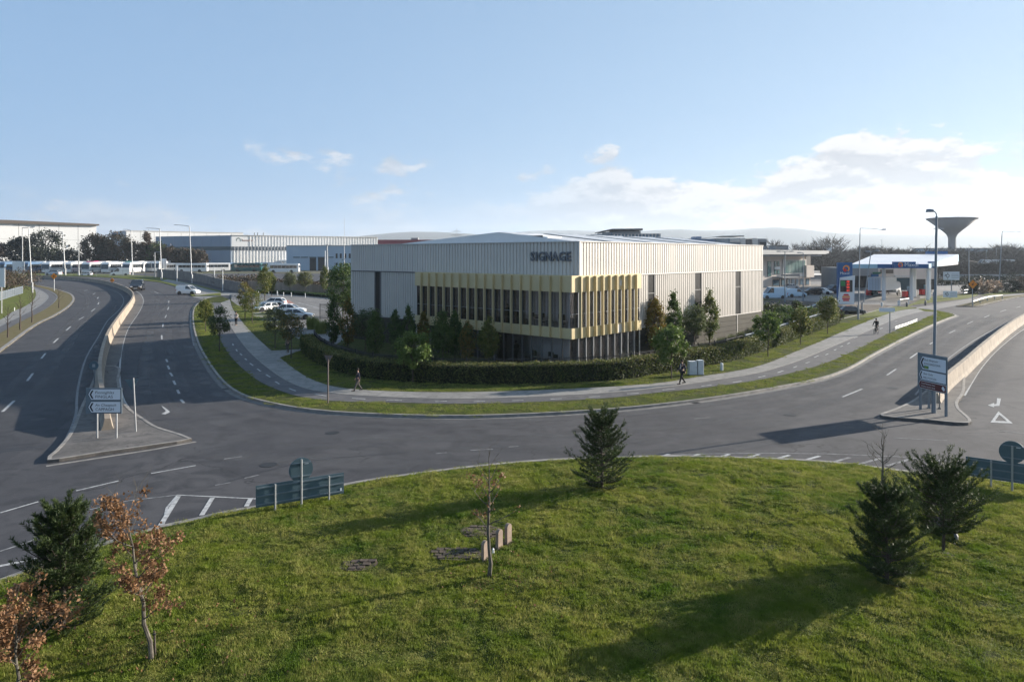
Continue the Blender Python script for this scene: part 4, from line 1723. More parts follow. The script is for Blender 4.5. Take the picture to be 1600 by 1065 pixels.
for z, w in ((Hp * 0.66, 6.5), (Hp * 0.78, 8.0), (Hp * 0.89, 5.5)):
    MB().path([(-w, 0, z), (0, 0, z + 1.4), (w, 0, z)], 0.2, 4).path([(-w, 0, z), (w, 0, z)], 0.15, 4).build('cross_arm', m_steel, t)

# --- office blocks beyond the roof
m_blueg = mat('blue glazing', (0.09, 0.16, 0.22), 0.12, spec=0.8, col2=(0.16, 0.25, 0.32), nscale=0.2)
Y = 330
t = thing('office_block', 'modern office block with a flat oversailing roof above the warehouse roof', 'office building', (at(985, 0, Y).x, Y, 0))
wbox('stair_core', m_blueg, t, *front(941, 957, 362.5, 400, Y, 20))
wbox('wall', m_grey, t, *front(957.3, 1001, 361, 400, Y, 20))
mb = MB()
a, b, c = at(938, 362, Y), at(957, 357.5, Y), at(1003.5, 357, Y)
mb.extrude_y([(a.x, a.z - .2), (b.x, b.z - 0.6), (c.x, c.z - 0.9), (c.x, c.z), (b.x, b.z), (a.x, a.z + .2)], Y - 1.5, Y + 22)
mb.build('roof', m_trim_dark, t, world=True)
wbox('wall', m_blueg, t, *front(958, 1032, 365.8, 400, Y - 4, 3.5))
for k in range(14):
    x = 959 + k * 5.4
    x_0, x_1, _, _, z_0, z_1 = front(x, x + 1.3, 365.6, 400, Y - 4)
    wbox('mullion', m_trim, t, x_0, x_1, Y - 4.4, Y - 4.02, 0, z_1)
wbox('coping', m_steel, t, *front(958, 1032.5, 365.0, 365.7, Y - 4.5, 4))
wbox('lower_wing', m_blueg, t, *front(924, 941, 366.3, 400, Y, 14))
Y = 370
t = thing('office_block', 'blue glass office block with a slanting roof canopy past the warehouse end', 'office building', (at(1130, 0, Y).x, Y, 0))
m_bpanel = mat('blue panel', (0.10, 0.17, 0.28), 0.4, col2=(0.14, 0.22, 0.34), nscale=0.2)
wbox('wall', m_bpanel, t, *front(1073, 1118, 373.2, 402, Y, 22))
wbox('wall', m_bpanel, t, *front(1087, 1096, 369.5, 373, Y + 4, 10))
wbox('wall', m_blueg, t, *front(1118.3, 1157, 372.5, 402, Y, 22))
wbox('wall', m_trim, t, *front(1141, 1157, 373.5, 378, Y - 1, 0.8))
wbox('stair_tower', m_trim, t, *front(1157.3, 1165, 372, 402, Y - 1, 12))
wbox('wall', m_trim_dark, t, *front(1165.3, 1176, 373.5, 402, Y, 12))
wbox('stair_tower', m_trim, t, *front(1176.3, 1184, 372, 402, Y - 1, 12))
wbox('wall', m_grey, t, *front(1184.3, 1198, 373, 402, Y, 12))
mb = MB()
a, b, c = at(1100, 371.5, Y), at(1128, 368.3, Y), at(1162, 367.5, Y)
mb.extrude_y([(a.x, a.z - .35), (b.x, b.z - .35), (c.x, c.z - .8), (c.x, c.z), (b.x, b.z), (a.x, a.z)], Y - 1, Y + 20)
mb.build('roof', m_trim, t, world=True)
wbox('window', m_dark, t, *front(1187, 1197, 378, 384, Y - 0.2, 0.15))

# --- retail building at the right of the warehouse
Y = 205
xr0, xr1 = at(1150, 0, Y).x, at(1281, 0, Y).x
t = thing('retail_building', 'two storey cream retail building with a broad flat white roof', 'shop building', (at(1230, 0, Y).x, Y, 0))
zr = at(0, 398, Y).z
wbox('wall', m_cream, t, xr0, xr1, Y, Y + 26, 0, zr)
mb = MB()
a, b = at(1140, 397.5, Y - 4), at(1298, 397.0, Y - 4)
mb.extrude_y([(a.x, a.z), (b.x - 1.5, b.z), (b.x, b.z + 0.3), (b.x, b.z + 1.0), (a.x, b.z + 1.15)], Y - 5, Y + 28)
mb.build('roof', m_trim, t, world=True)
wbox('soffit', m_grey, t, a.x + 0.4, b.x - 2.5, Y - 4.6, Y + 20, zr - 0.35, zr - 0.06)
# upper windows
x_0, x_1, _, _, z_0, z_1 = front(1222, 1267, 407, 426.5, Y)
wbox('window_surround', m_trim, t, x_0 - 0.5, x_1 + 0.5, Y - 0.35, Y - 0.004, z_0 - 0.35, z_1 + 0.35)
n = 6
for i in range(n):
    a, b = x_0 + (x_1 - x_0) * i / n, x_0 + (x_1 - x_0) * (i + 1) / n
    wbox('window_pane', m_gglass, t, a + 0.05, b - 0.05, Y - 0.42, Y - 0.36, z_0, z_1)
for (a, b, c, d) in ((1202, 1206.5, 408, 428), (1208, 1213, 408, 416), (1208, 1213, 421, 428), (1188, 1196, 408, 431)):
    x_0, x_1, _, _, z_0, z_1 = front(a, b, c, d, Y)
    f = wbox('window', m_trim_dark, t, x_0, x_1, Y - 0.12, Y - 0.004, z_0, z_1)
    wbox('window_pane', m_gglass, f, x_0 + 0.1, x_1 - 0.1, Y - 0.16, Y - 0.121, z_0 + 0.1, z_1 - 0.1)
wbox('window', m_trim_dark, t, *front(1270.5, 1280, 399, 414.5, Y - 0.12, 0.11))
wbox('wall_panel', m_grey, t, *front(1217, 1256, 428.5, 435, Y - 0.1, 0.09))
wbox('wall_panel', m_wwhite, t, *front(1256.3, 1270, 428, 432, Y - 0.3, 0.29))
wbox('emblem', m_wwhite, t, *front(1202, 1213.5, 416.6, 420.4, Y - 0.5, 0.3))
# ground floor: dark shop fronts between piers
for (a, b) in ((1199, 1215), (1217, 1226), (1228, 1236), (1238, 1246), (1248, 1254), (1257, 1266), (1270, 1278)):
    x_0, x_1, _, _, z_0, z_1 = front(a, b, 436, 447.2, Y)
    f = wbox('shop_window', m_trim_dark, t, x_0, x_1, Y - 0.1, Y - 0.004, 0.0, z_1)
    wbox('window_pane', m_blueg, f, x_0 + 0.15, x_1 - 0.15, Y - 0.15, Y - 0.101, 0.4, z_1 - 0.15)
x_0, x_1, _, _, z_0, z_1 = front(1198, 1232, 432, 436, Y)
wbox('canopy', m_grey, t, x_0, x_1, Y - 3.5, Y - 0.01, z_0 + 0.5, z_0 + 0.85)
for px in (1200, 1216):
    q = at(px, 440, Y - 3.2)
    MB().tube((q.x, Y - 3.2, 0), (q.x, Y - 3.2, z_0 + 0.5), 0.14).build('column', m_trim_dark, t, world=True)
wbox('balcony', m_cream, t, *front(1267, 1284, 415, 434, Y - 1.2, 1.1))
wbox('side_awning', m_wwhite, t, *front(1284.5, 1310, 429, 431, Y - 1, 3))
wbox('yard_wall', m_grey, t, *front(1281.5, 1312, 424, 428.7, Y + 2, 1))
t.rotation_euler = (0, 0, rad(33))
t.scale = (1.16, 1.0, 1.0)

# --- fuel station: canopy, columns, pumps, shop
m_fblue = mat('fuel station blue', (0.02, 0.10, 0.26), 0.4)
m_flight = mat('fuel station light blue', (0.32, 0.50, 0.60), 0.4)
m_orange = mat('sign orange', (0.85, 0.30, 0.06), 0.5)
m_signred = mat('sign red', (0.65, 0.035, 0.03), 0.5)
m_signwhite = mat('sign white', (0.72, 0.73, 0.74), 0.45)
Y0, Y1 = 138.0, 178.0
fl, fr = at(1330, 419, Y0), at(1449, 419, Y0)
bl, br_ = at(1366, 400, Y1), at(1497, 400, Y1)
zf0, zf1 = at(0, 419, Y0).z, at(0, 412.6, Y0).z
zb = at(0, 397.3, Y1).z
t = thing('fuel_station_canopy', 'wide white roofed fuel station canopy with blue fascia over the pumps', 'canopy', ((fl.x + fr.x) / 2, Y0, 0))
ref = t
zbb = zb - 1.6
mb = MB()
P = [(fl.x, Y0), (fr.x, Y0), (br_.x, Y1), (bl.x, Y1)]
mb.add([(P[0][0], P[0][1], zf1), (P[1][0], P[1][1], zf1), (P[2][0], P[2][1], zb), (P[3][0], P[3][1], zb),
        (P[0][0], P[0][1], zf0 + 0.1), (P[1][0], P[1][1], zf0 + 0.1), (P[2][0], P[2][1], zf0 + 0.2), (P[3][0], P[3][1], zf0 + 0.2)],
       [(0, 1, 2, 3), (7, 6, 5, 4), (0, 4, 5, 1), (1, 5, 6, 2), (2, 6, 7, 3), (3, 7, 4, 0)])
mb.build('roof', mat('white canopy roof', (0.72, 0.72, 0.74), 0.4, col2=(0.60, 0.60, 0.63), nscale=0.3), t, world=True)
xs_ = at(1370, 0, Y0).x
wbox('fascia', m_flight, t, fl.x - 0.05, xs_, Y0 - 0.25, Y0 - 0.02, zf0, zf1)
wbox('fascia', m_fblue, t, xs_ + 0.01, fr.x + 0.1, Y0 - 0.25, Y0 - 0.02, zf0, zf1)
mb = MB()
dx, dy = br_.x - fr.x, Y1 - Y0
mb.add([(fr.x + 0.15, Y0 - 0.25, zf0), (br_.x + 0.15, Y1, zf0 + 0.9), (br_.x + 0.15, Y1, zb), (fr.x + 0.15, Y0 - 0.25, zf1),
        (fr.x + 0.05, Y0, zf0), (br_.x + 0.05, Y1, zf0 + 0.9), (br_.x + 0.05, Y1, zb), (fr.x + 0.05, Y0, zf1)],
       [(0, 1, 2, 3), (4, 7, 6, 5), (0, 4, 5, 1), (3, 2, 6, 7)])
mb.build('fascia', m_flight, t, world=True)
# name box on the fascia
x_0, x_1, _, _, z_0, z_1 = front(1396.5, 1431, 408.8, 418.5, Y0 - 0.9)
nb = wbox('name_board', m_fblue, t, x_0, x_1, Y0 - 0.9, Y0 - 0.26, z_0, z_1)
RX = Matrix.Rotation(PI / 2, 4, 'X')


def on_front(parent_root, x, y, z):
    """matrix for lettering standing in the x-z plane, facing the camera side"""
    o_ = Vector((0, 0, 0))
    r = parent_root
    while r is not None:
        o_ += r.location
        r = r.parent
    return Matrix.Translation(Vector((x, y, z)) - o_) @ RX


text('lettering', 'Maxol', (z_1 - z_0) * 0.92, m_signwhite, t, on_front(t, at(1409, 0, Y0).x, Y0 - 0.92, z_0 + 0.28), 0.02, sx=1.0)


def swirl(mb_, cx, y, cz, r, mi_o=0, mi_r=1):
    """orange crescent round a red disc"""
    ro = [(cx + r * math.sin(a), cz + r * math.cos(a)) for a in np.linspace(-2.0, 2.6, 22)]
    ri = [(cx - r * 0.08 + r * 0.62 * math.sin(a), cz - r * 0.05 + r * 0.62 * math.cos(a)) for a in np.linspace(-2.0, 2.6, 22)]
    vs_ = [(x, y, z) for x, z in ro] + [(x, y, z) for x, z in ri]
    mb_.add(vs_, [(i, i + 1, 22 + i + 1, 22 + i) for i in range(21)], mi_o)
    pts_ = [(cx - r * 0.38 + r * 0.5 * math.sin(a), y - 0.01, cz - r * 0.45 + r * 0.5 * math.cos(a)) for a in np.linspace(0, 2 * PI, 17)[:-1]]
    mb_.add(pts_, [tuple(range(16))], mi_r)


mb = MB()
swirl(mb, at(1403, 0, Y0).x, Y0 - 0.93, (z_0 + z_1) / 2, 0.48)
o_ = mb.build('emblem', [m_orange, m_signred], t, world=True)
x_0, x_1, _, _, z_0, z_1 = front(1454, 1462, 408.5, 418.5, Y0 + 3)
wbox('name_board', m_fblue, t, x_0, x_1, Y0 + 3, Y0 + 4, z_0, z_1)
wbox('name_board', m_signwhite, t, x_0 + 0.15, x_1 - 0.15, Y0 + 2.9, Y0 + 2.99, z_0 + .3, z_1 - .2)
wbox('name_board', m_fblue, t, *front(1449, 1481, 392.5, 397.2, Y1 - 3, 0.8))
for (px, dyy) in ((1381, 4), (1424.5, 4), (1428.5, 12), (1449.5, 3), (1451.5, 9)):
    q = at(px, 0, Y0 + dyy)
    MB().bevbox(q.x - 0.28, q.x + 0.28, Y0 + dyy - 0.28, Y0 + dyy + 0.28, 0, zf0 + 0.2, 0.06).build('column', m_signwhite, t, world=True)

# pumps
def pump(px, base, label, first_=None):
    q = gp(px, base)
    if first_ is not None:
        return dup(first_, q, 0.25, label)
    t_ = thing('fuel_pump', label, 'fuel pump', q, 0.25, 'fuel pumps under the canopy', scale=1.25)
    MB().bevbox(-0.55, 0.55, -0.3, 0.3, 0.12, 1.9, 0.06).build('pump_body', m_flight, t_)
    MB().box(-0.5, 0.5, -0.34, -0.301, 1.2, 1.8).build('display', m_dark, t_)
    for s_ in (-0.58, 0.58):
        MB().path([(s_, -0.1, 1.6), (s_ * 1.25, -0.25, 1.2), (s_ * 1.15, -0.2, 0.6), (s_, -0.1, 0.95)], 0.04, 5).build('hose', m_black, t_)
    MB().bevbox(-1.5, 1.5, -0.7, 0.7, 0, 0.16, 0.3).build('pump_island', m_foot, t_)
    MB().box(-1.45, -0.85, -0.35, 0.35, 0.16, 1.1).build('bin', m_signred, t_)
    return t_


pm = pump(1423, 465, 'light blue fuel pump nearest the white lorry, left of the two by the columns')
pump(1449, 461.5, 'light blue fuel pump at the outer canopy corner', pm)
pump(1366, 462, 'light blue fuel pump partly behind the lorry and lamp post', pm)

# shop behind the pumps
Y = 186
t = thing('fuel_station_shop', 'dark low shop building behind the fuel pumps', 'shop building', (at(1395, 0, Y).x, Y, 0))
wbox('wall', m_grey, t, *front(1330, 1372, 419, 452, Y, 18))
wbox('wall', m_cream, t, *front(1372.3, 1460, 419, 436, Y, 18))
wbox('sliding_door', m_wteal, t, *front(1398, 1425, 434, 452, Y - 0.3, 0.28))
wbox('wall', m_trim, t, *front(1398, 1425, 430, 433.7, Y - 0.4, 0.38))
wbox('wall_panel', m_fblue, t, *front(1362, 1373, 428, 452, Y - 0.4, 0.35))
wbox('shop_window', m_dark, t, *front(1333, 1358, 431, 449, Y - 0.2, 0.18))
wbox('wall', m_base, t, *front(1425.3, 1460, 436, 452, Y, 10))
wbox('shop_sign', mat('dark green sign', (0.02, 0.12, 0.07), 0.5), t, *front(1364, 1376, 425, 428, Y - 0.6, 0.15))
wbox('shop_window', m_brown, t, *front(1376, 1396, 421, 427, Y - 0.2, 0.18))

# totem: blue upper board and white price board
t = thing('price_totem', 'tall blue and white fuel price sign with red digits', 'sign', gp(1321, 476))
Y = depth(476)
x_0, x_1, _, _, z_0, z_1 = front(1309, 1332, 410, 474, Y)
wbox('sign_board', m_fblue, t, x_0, x_1, Y, Y + 0.5, 0.0, z_1)
Yp = Y - 0.12
mb = MB()
a0 = at(1312, 433.5, Yp); a1 = at(1335, 430.5, Yp); a2 = at(1333.5, 474, Yp); a3 = at(1308.5, 472, Yp)
mb.extrude_y([(a3.x, 0.02), (a2.x, 0.02), (a1.x, a1.z), (a0.x, a0.z)], Yp - 0.25, Yp)
mb.build('price_board', m_signwhite, t, world=True)
x_0, x_1, _, _, z_0, z_1 = front(1313, 1332, 437.5, 456, Yp - 0.28)
wbox('display', m_dark, t, x_0, x_1, Yp - 0.3, Yp - 0.26, z_0, z_1)
m_led = mat('lit red price digits', (0.6, 0.05, 0.03), 0.5, emit=(1.0, 0.07, 0.04, 0.55))
for k in range(4):
    zz = z_1 - (k + 0.84) * (z_1 - z_0) / 4
    hh = (z_1 - z_0) / 4 * 0.95
    text('price_digits', '158.9' if k % 2 == 0 else '152.9', hh, m_led, t, on_front(t, x_0 + (x_1 - x_0) * 0.50, Yp - 0.315, zz), 0.0, sx=0.48)
wbox('product_label', mat('sign green', (0.02, 0.22, 0.06), 0.5), t, x_0 + 0.08, x_0 + 0.85, Yp - 0.32, Yp - 0.301, z_1 - 1.05, z_1 - 0.15)
mb = MB()
q = at(1321, 419.5, Y - 0.03)
swirl(mb, q.x + 0.15, Y - 0.04, q.z, 0.62)
mb.build('emblem', [m_orange, m_signred], t, world=True)
q = at(1312.5, 428.7, Y - 0.02)
text('lettering', 'Maxol', 0.68, m_signwhite, t, on_front(t, q.x, Y - 0.03, q.z), 0.01)
q = at(1322, 465.5, Yp - 0.26)
mb = MB()
for z0_, z1_, w0, w1, mi in ((0.42, 0.72, 0.62, 0.35, 0), (0.08, 0.36, 0.68, 0.68, 1), (-0.25, 0.02, 0.68, 0.68, 0), (-0.55, -0.3, 0.6, 0.5, 0)):
    mb.add([(q.x - w0, Yp - 0.27, q.z + z0_), (q.x + w0, Yp - 0.27, q.z + z0_), (q.x + w1, Yp - 0.27, q.z + z1_), (q.x - w1, Yp - 0.27, q.z + z1_)], [(0, 1, 2, 3)], mi)
o_ = mb.build('burger_mark', [m_signred, m_orange], t, world=True)
o_['kind'] = 'stuff'

# --- water tower
Y = 470
q = at(1487.5, 340, Y)
k = Y / FPX
t = thing('water_tower', 'grey concrete water tower shaped like a wide funnel on the skyline', 'water tower', (q.x, Y, 0))
m_conc = mat('grey tower concrete', (0.27, 0.265, 0.27), 0.85, col2=(0.23, 0.225, 0.23), nscale=0.1, ndetail=6)
zt = q.z
mb = MB().lathe([(4.6, 0), (2.6 * 0.9, 6), (5.5 * k, 10), (5.4 * k, at(0, 388, Y).z), (5.4 * k, at(0, 372, Y).z), (7.5 * k, at(0, 366.5, Y).z), (13 * k, at(0, 361, Y).z), (35 * k, at(0, 342.5, Y).z)], 48)
mb.v = [(x, y, z) for x, y, z in mb.v]
o_ = mb.build('stem', m_conc, t, smooth=True)
o_.data.materials[0] = m_conc
MB().lathe([(34.6 * k, at(0, 343.2, Y).z), (35.6 * k, at(0, 342.2, Y).z), (35.6 * k, at(0, 341.0, Y).z), (33 * k, at(0, 340.3, Y).z), (8 * k, zt + 0.3)], 48).build('tank_lid', m_conc, t)
for a in (0.3, 1.2, 2.4):
    MB().tube((2.0 * a, -3, zt), (2.0 * a, -3, zt + 1.2), 0.1).build('aerial', m_steel, t)

# --- low horizon of hills
m_hill = mat('far hill', (0.055, 0.060, 0.048), 1.0, col2=(0.075, 0.070, 0.055), nscale=0.002, ndetail=6)


def ridge(name, Yr, pts, depth_=900):
    """long hill: a sheet rising to a crest and falling behind it"""
    xs2 = np.linspace(pts[0][0], pts[-1][0], 160)
    ys2 = np.interp(xs2, [p[0] for p in pts], [p[1] for p in pts])
    vs_, nx = [], len(xs2)
    prof = [(0.0, -0.0), (0.35, 0.45), (0.7, 0.85), (1.0, 1.0), (1.5, 0.8), (2.2, 0.0)]
    for (d, h) in prof:
        for x, y in zip(xs2, ys2):
            z = (H - (y - HOR) / FPX * Yr)
            X = (x - 800) / FPX * Yr
            nz = mnoise.noise(Vector((X * 0.0012, d * 2.3, 3.0))) * 14 * (h > 0) + mnoise.noise(Vector((X * 0.006, d * 5, 7.0))) * 3.0 * (h > 0)
            vs_.append((X, Yr - depth_ + d * depth_, -0.5 + (z + nz * (0.25 if d == 1.0 else 1.0)) * h))
    fs_ = [(j * nx + i, j * nx + i + 1, (j + 1) * nx + i + 1, (j + 1) * nx + i) for j in range(len(prof) - 1) for i in range(nx - 1)]
    o2 = MB().add(vs_, fs_).build(name, m_hill)
    o2['kind'] = 'structure'
    o2.data.polygons.foreach_set('use_smooth', [True] * len(o2.data.polygons))


ridge('hills', 5200, [(-2600, 396), (-600, 392), (300, 391), (480, 380), (560, 369), (620, 363), (660, 361.5), (740, 365), (800, 372), (900, 366), (960, 364), (1010, 362), (1040, 356.5),
                      (1075, 359), (1120, 361), (1160, 358), (1195, 354.8), (1235, 355), (1275, 361), (1330, 366), (1390, 368), (1500, 366.5), (1600, 369), (1900, 372), (2400, 384), (3400, 396)])
ridge('hills', 6900, [(-2600, 392), (200, 384), (560, 378), (760, 367), (820, 361), (880, 359.5), (960, 362), (1080, 364), (1400, 364), (1700, 366), (3200, 388)])

# --- earth mounds and embankments right of the station
def heap(px0, px1, pbase, ptop, label, m_, seed, yd=14):
    Yh = depth(pbase)
    a_, b_ = at(px0, pbase, Yh), at(px1, pbase, Yh)
    zt_ = at(0, ptop, Yh + yd / 2).z
    cx, w = (a_.x + b_.x) / 2, (b_.x - a_.x) / 2
    nx, ny = 26, 10
    vs_ = []
    for j in range(ny + 1):
        for i in range(nx + 1):
            u, v = i / nx * 2 - 1, j / ny * 2 - 1
            h = max(0, (1 - abs(u) ** 2.2)) * max(0, 1 - v * v) ** 0.8
            h *= 1 + 0.5 * mnoise.noise(Vector((u * 2.5 + seed, v * 2, seed)))
            vs_.append((u * w, yd / 2 + v * yd / 2, zt_ * h - 0.02))
    fs_ = [(j * (nx + 1) + i, j * (nx + 1) + i + 1, (j + 1) * (nx + 1) + i + 1, (j + 1) * (nx + 1) + i) for j in range(ny) for i in range(nx)]
    o2 = MB().add(vs_, fs_).build('earth_mound', m_)
    o2.location = (cx, Yh, 0)
    tag(o2, label, 'mound')
    return o2


heap(1545, 1680, 434, 416.5, 'large dark earth mound beside the far right lamp post', m_soil, 1.0)
heap(1498, 1572, 432.5, 421, 'smaller dark earth mound left of the large one', m_soil, 4.0, 10)
heap(1300, 1420, 424, 404, 'long brown overgrown embankment behind the shop and canopy', mat('brown scrub bank', (0.055, 0.042, 0.030), 1.0, col2=(0.085, 0.075, 0.045), nscale=0.2, ndetail=9, bump=0.3, bscale=1.0), 9.0, 30)
heap(1500, 1640, 424, 411, 'grassy tan bank below the far white vans', mat('tan grass bank', (0.11, 0.105, 0.05), 1.0, col2=(0.14, 0.115, 0.07), nscale=0.15, ndetail=9, bump=0.2, bscale=1.0), 12.0, 24)
# low concrete wall in front of the bank
Y = depth(437)
t = thing('boundary_wall', 'long low grey concrete wall behind the white flowering shrubs', 'wall', (at(1540, 0, Y).x, Y, 0))
x_0, x_1 = at(1478, 0, Y).x, at(1640, 0, Y).x
for i in range(10):
    a, b = x_0 + (x_1 - x_0) * i / 10, x_0 + (x_1 - x_0) * (i + 1) / 10
    wbox('wall_panel', m_grey, t, a + 0.06, b - 0.06, Y, Y + 0.3, 0, at(0, 428.5, Y).z)
# ================================================================== vehicles
m_tyre = mat('tyre rubber', (0.012, 0.012, 0.013), 0.85)
m_rim = mat('wheel rim metal', (0.35, 0.36, 0.38), 0.3, metal=0.8)
m_cglass = mat('car glass', (0.02, 0.025, 0.03), 0.04, spec=0.9)
m_lamp = mat('headlamp glass', (0.75, 0.77, 0.80), 0.1, spec=0.8)
m_tail = mat('tail lamp red', (0.40, 0.01, 0.01), 0.2)
m_plate = mat('number plate', (0.70, 0.70, 0.66), 0.5)
PAINT = {
    'white': mat('white car paint', (0.72, 0.72, 0.71), 0.25, coat=0.6),
    'silver': mat('silver car paint', (0.42, 0.44, 0.46), 0.25, metal=0.5, coat=0.6),
    'black': mat('black car paint', (0.012, 0.013, 0.016), 0.2, coat=0.8),
    'pale blue': mat('pale blue van paint', (0.45, 0.60, 0.72), 0.3, coat=0.5),
    'navy': mat('navy car paint', (0.02, 0.035, 0.07), 0.2, coat=0.8),
    'brown': mat('dark brown car paint', (0.08, 0.045, 0.04), 0.2, coat=0.8),
    'teal': mat('dark teal coach paint', (0.01, 0.09, 0.09), 0.3, coat=0.5),
    'blue': mat('blue coach paint', (0.09, 0.15, 0.24), 0.3, coat=0.5),
    'pink': mat('pink coach paint', (0.60, 0.05, 0.18), 0.3, coat=0.5),
}
# side profiles: (x, belt height) for the body, greenhouse polygon (base x0, x1, roof x0, x1)
CARS = {
    'hatch': dict(L=4.1, W=1.76, H=1.46, belt=[(-2.05, .62), (-2.0, .86), (-1.9, .95), (-1.0, .97), (0.6, .92), (1.0, .90), (1.7, .78), (1.98, .66), (2.05, .52)],
                  gh=(-1.88, 1.05, -1.45, 0.25)),
    'saloon': dict(L=4.6, W=1.80, H=1.45, belt=[(-2.3, .60), (-2.25, .90), (-2.1, .98), (-1.4, .99), (0.6, .92), (1.0, .90), (1.85, .80), (2.2, .68), (2.3, .52)],
                   gh=(-1.75, 1.15, -1.0, 0.3)),
    'suv': dict(L=4.5, W=1.86, H=1.68, belt=[(-2.25, .70), (-2.2, 1.0), (-2.1, 1.1), (-1.0, 1.12), (0.7, 1.08), (1.1, 1.05), (1.9, .95), (2.2, .80), (2.25, .6)],
                gh=(-2.1, 1.15, -1.85, 0.4)),
    'small_van': dict(L=4.4, W=1.82, H=1.84, belt=[(-2.2, .60), (-2.19, 1.1), (-2.15, 1.18), (-1.0, 1.18), (0.7, 1.12), (1.15, 1.08), (1.85, .92), (2.15, .76), (2.2, .55)],
                      gh=(-2.15, 1.25, -2.08, 0.45)),
    'van': dict(L=5.6, W=2.0, H=2.45, belt=[(-2.8, .60), (-2.79, 1.2), (-2.76, 1.3), (-1.0, 1.3), (1.2, 1.28), (1.6, 1.22), (2.3, 1.05), (2.7, .85), (2.8, .6)],
                gh=(-2.76, 1.75, -2.7, 0.85)),
}
_car_cache = {}


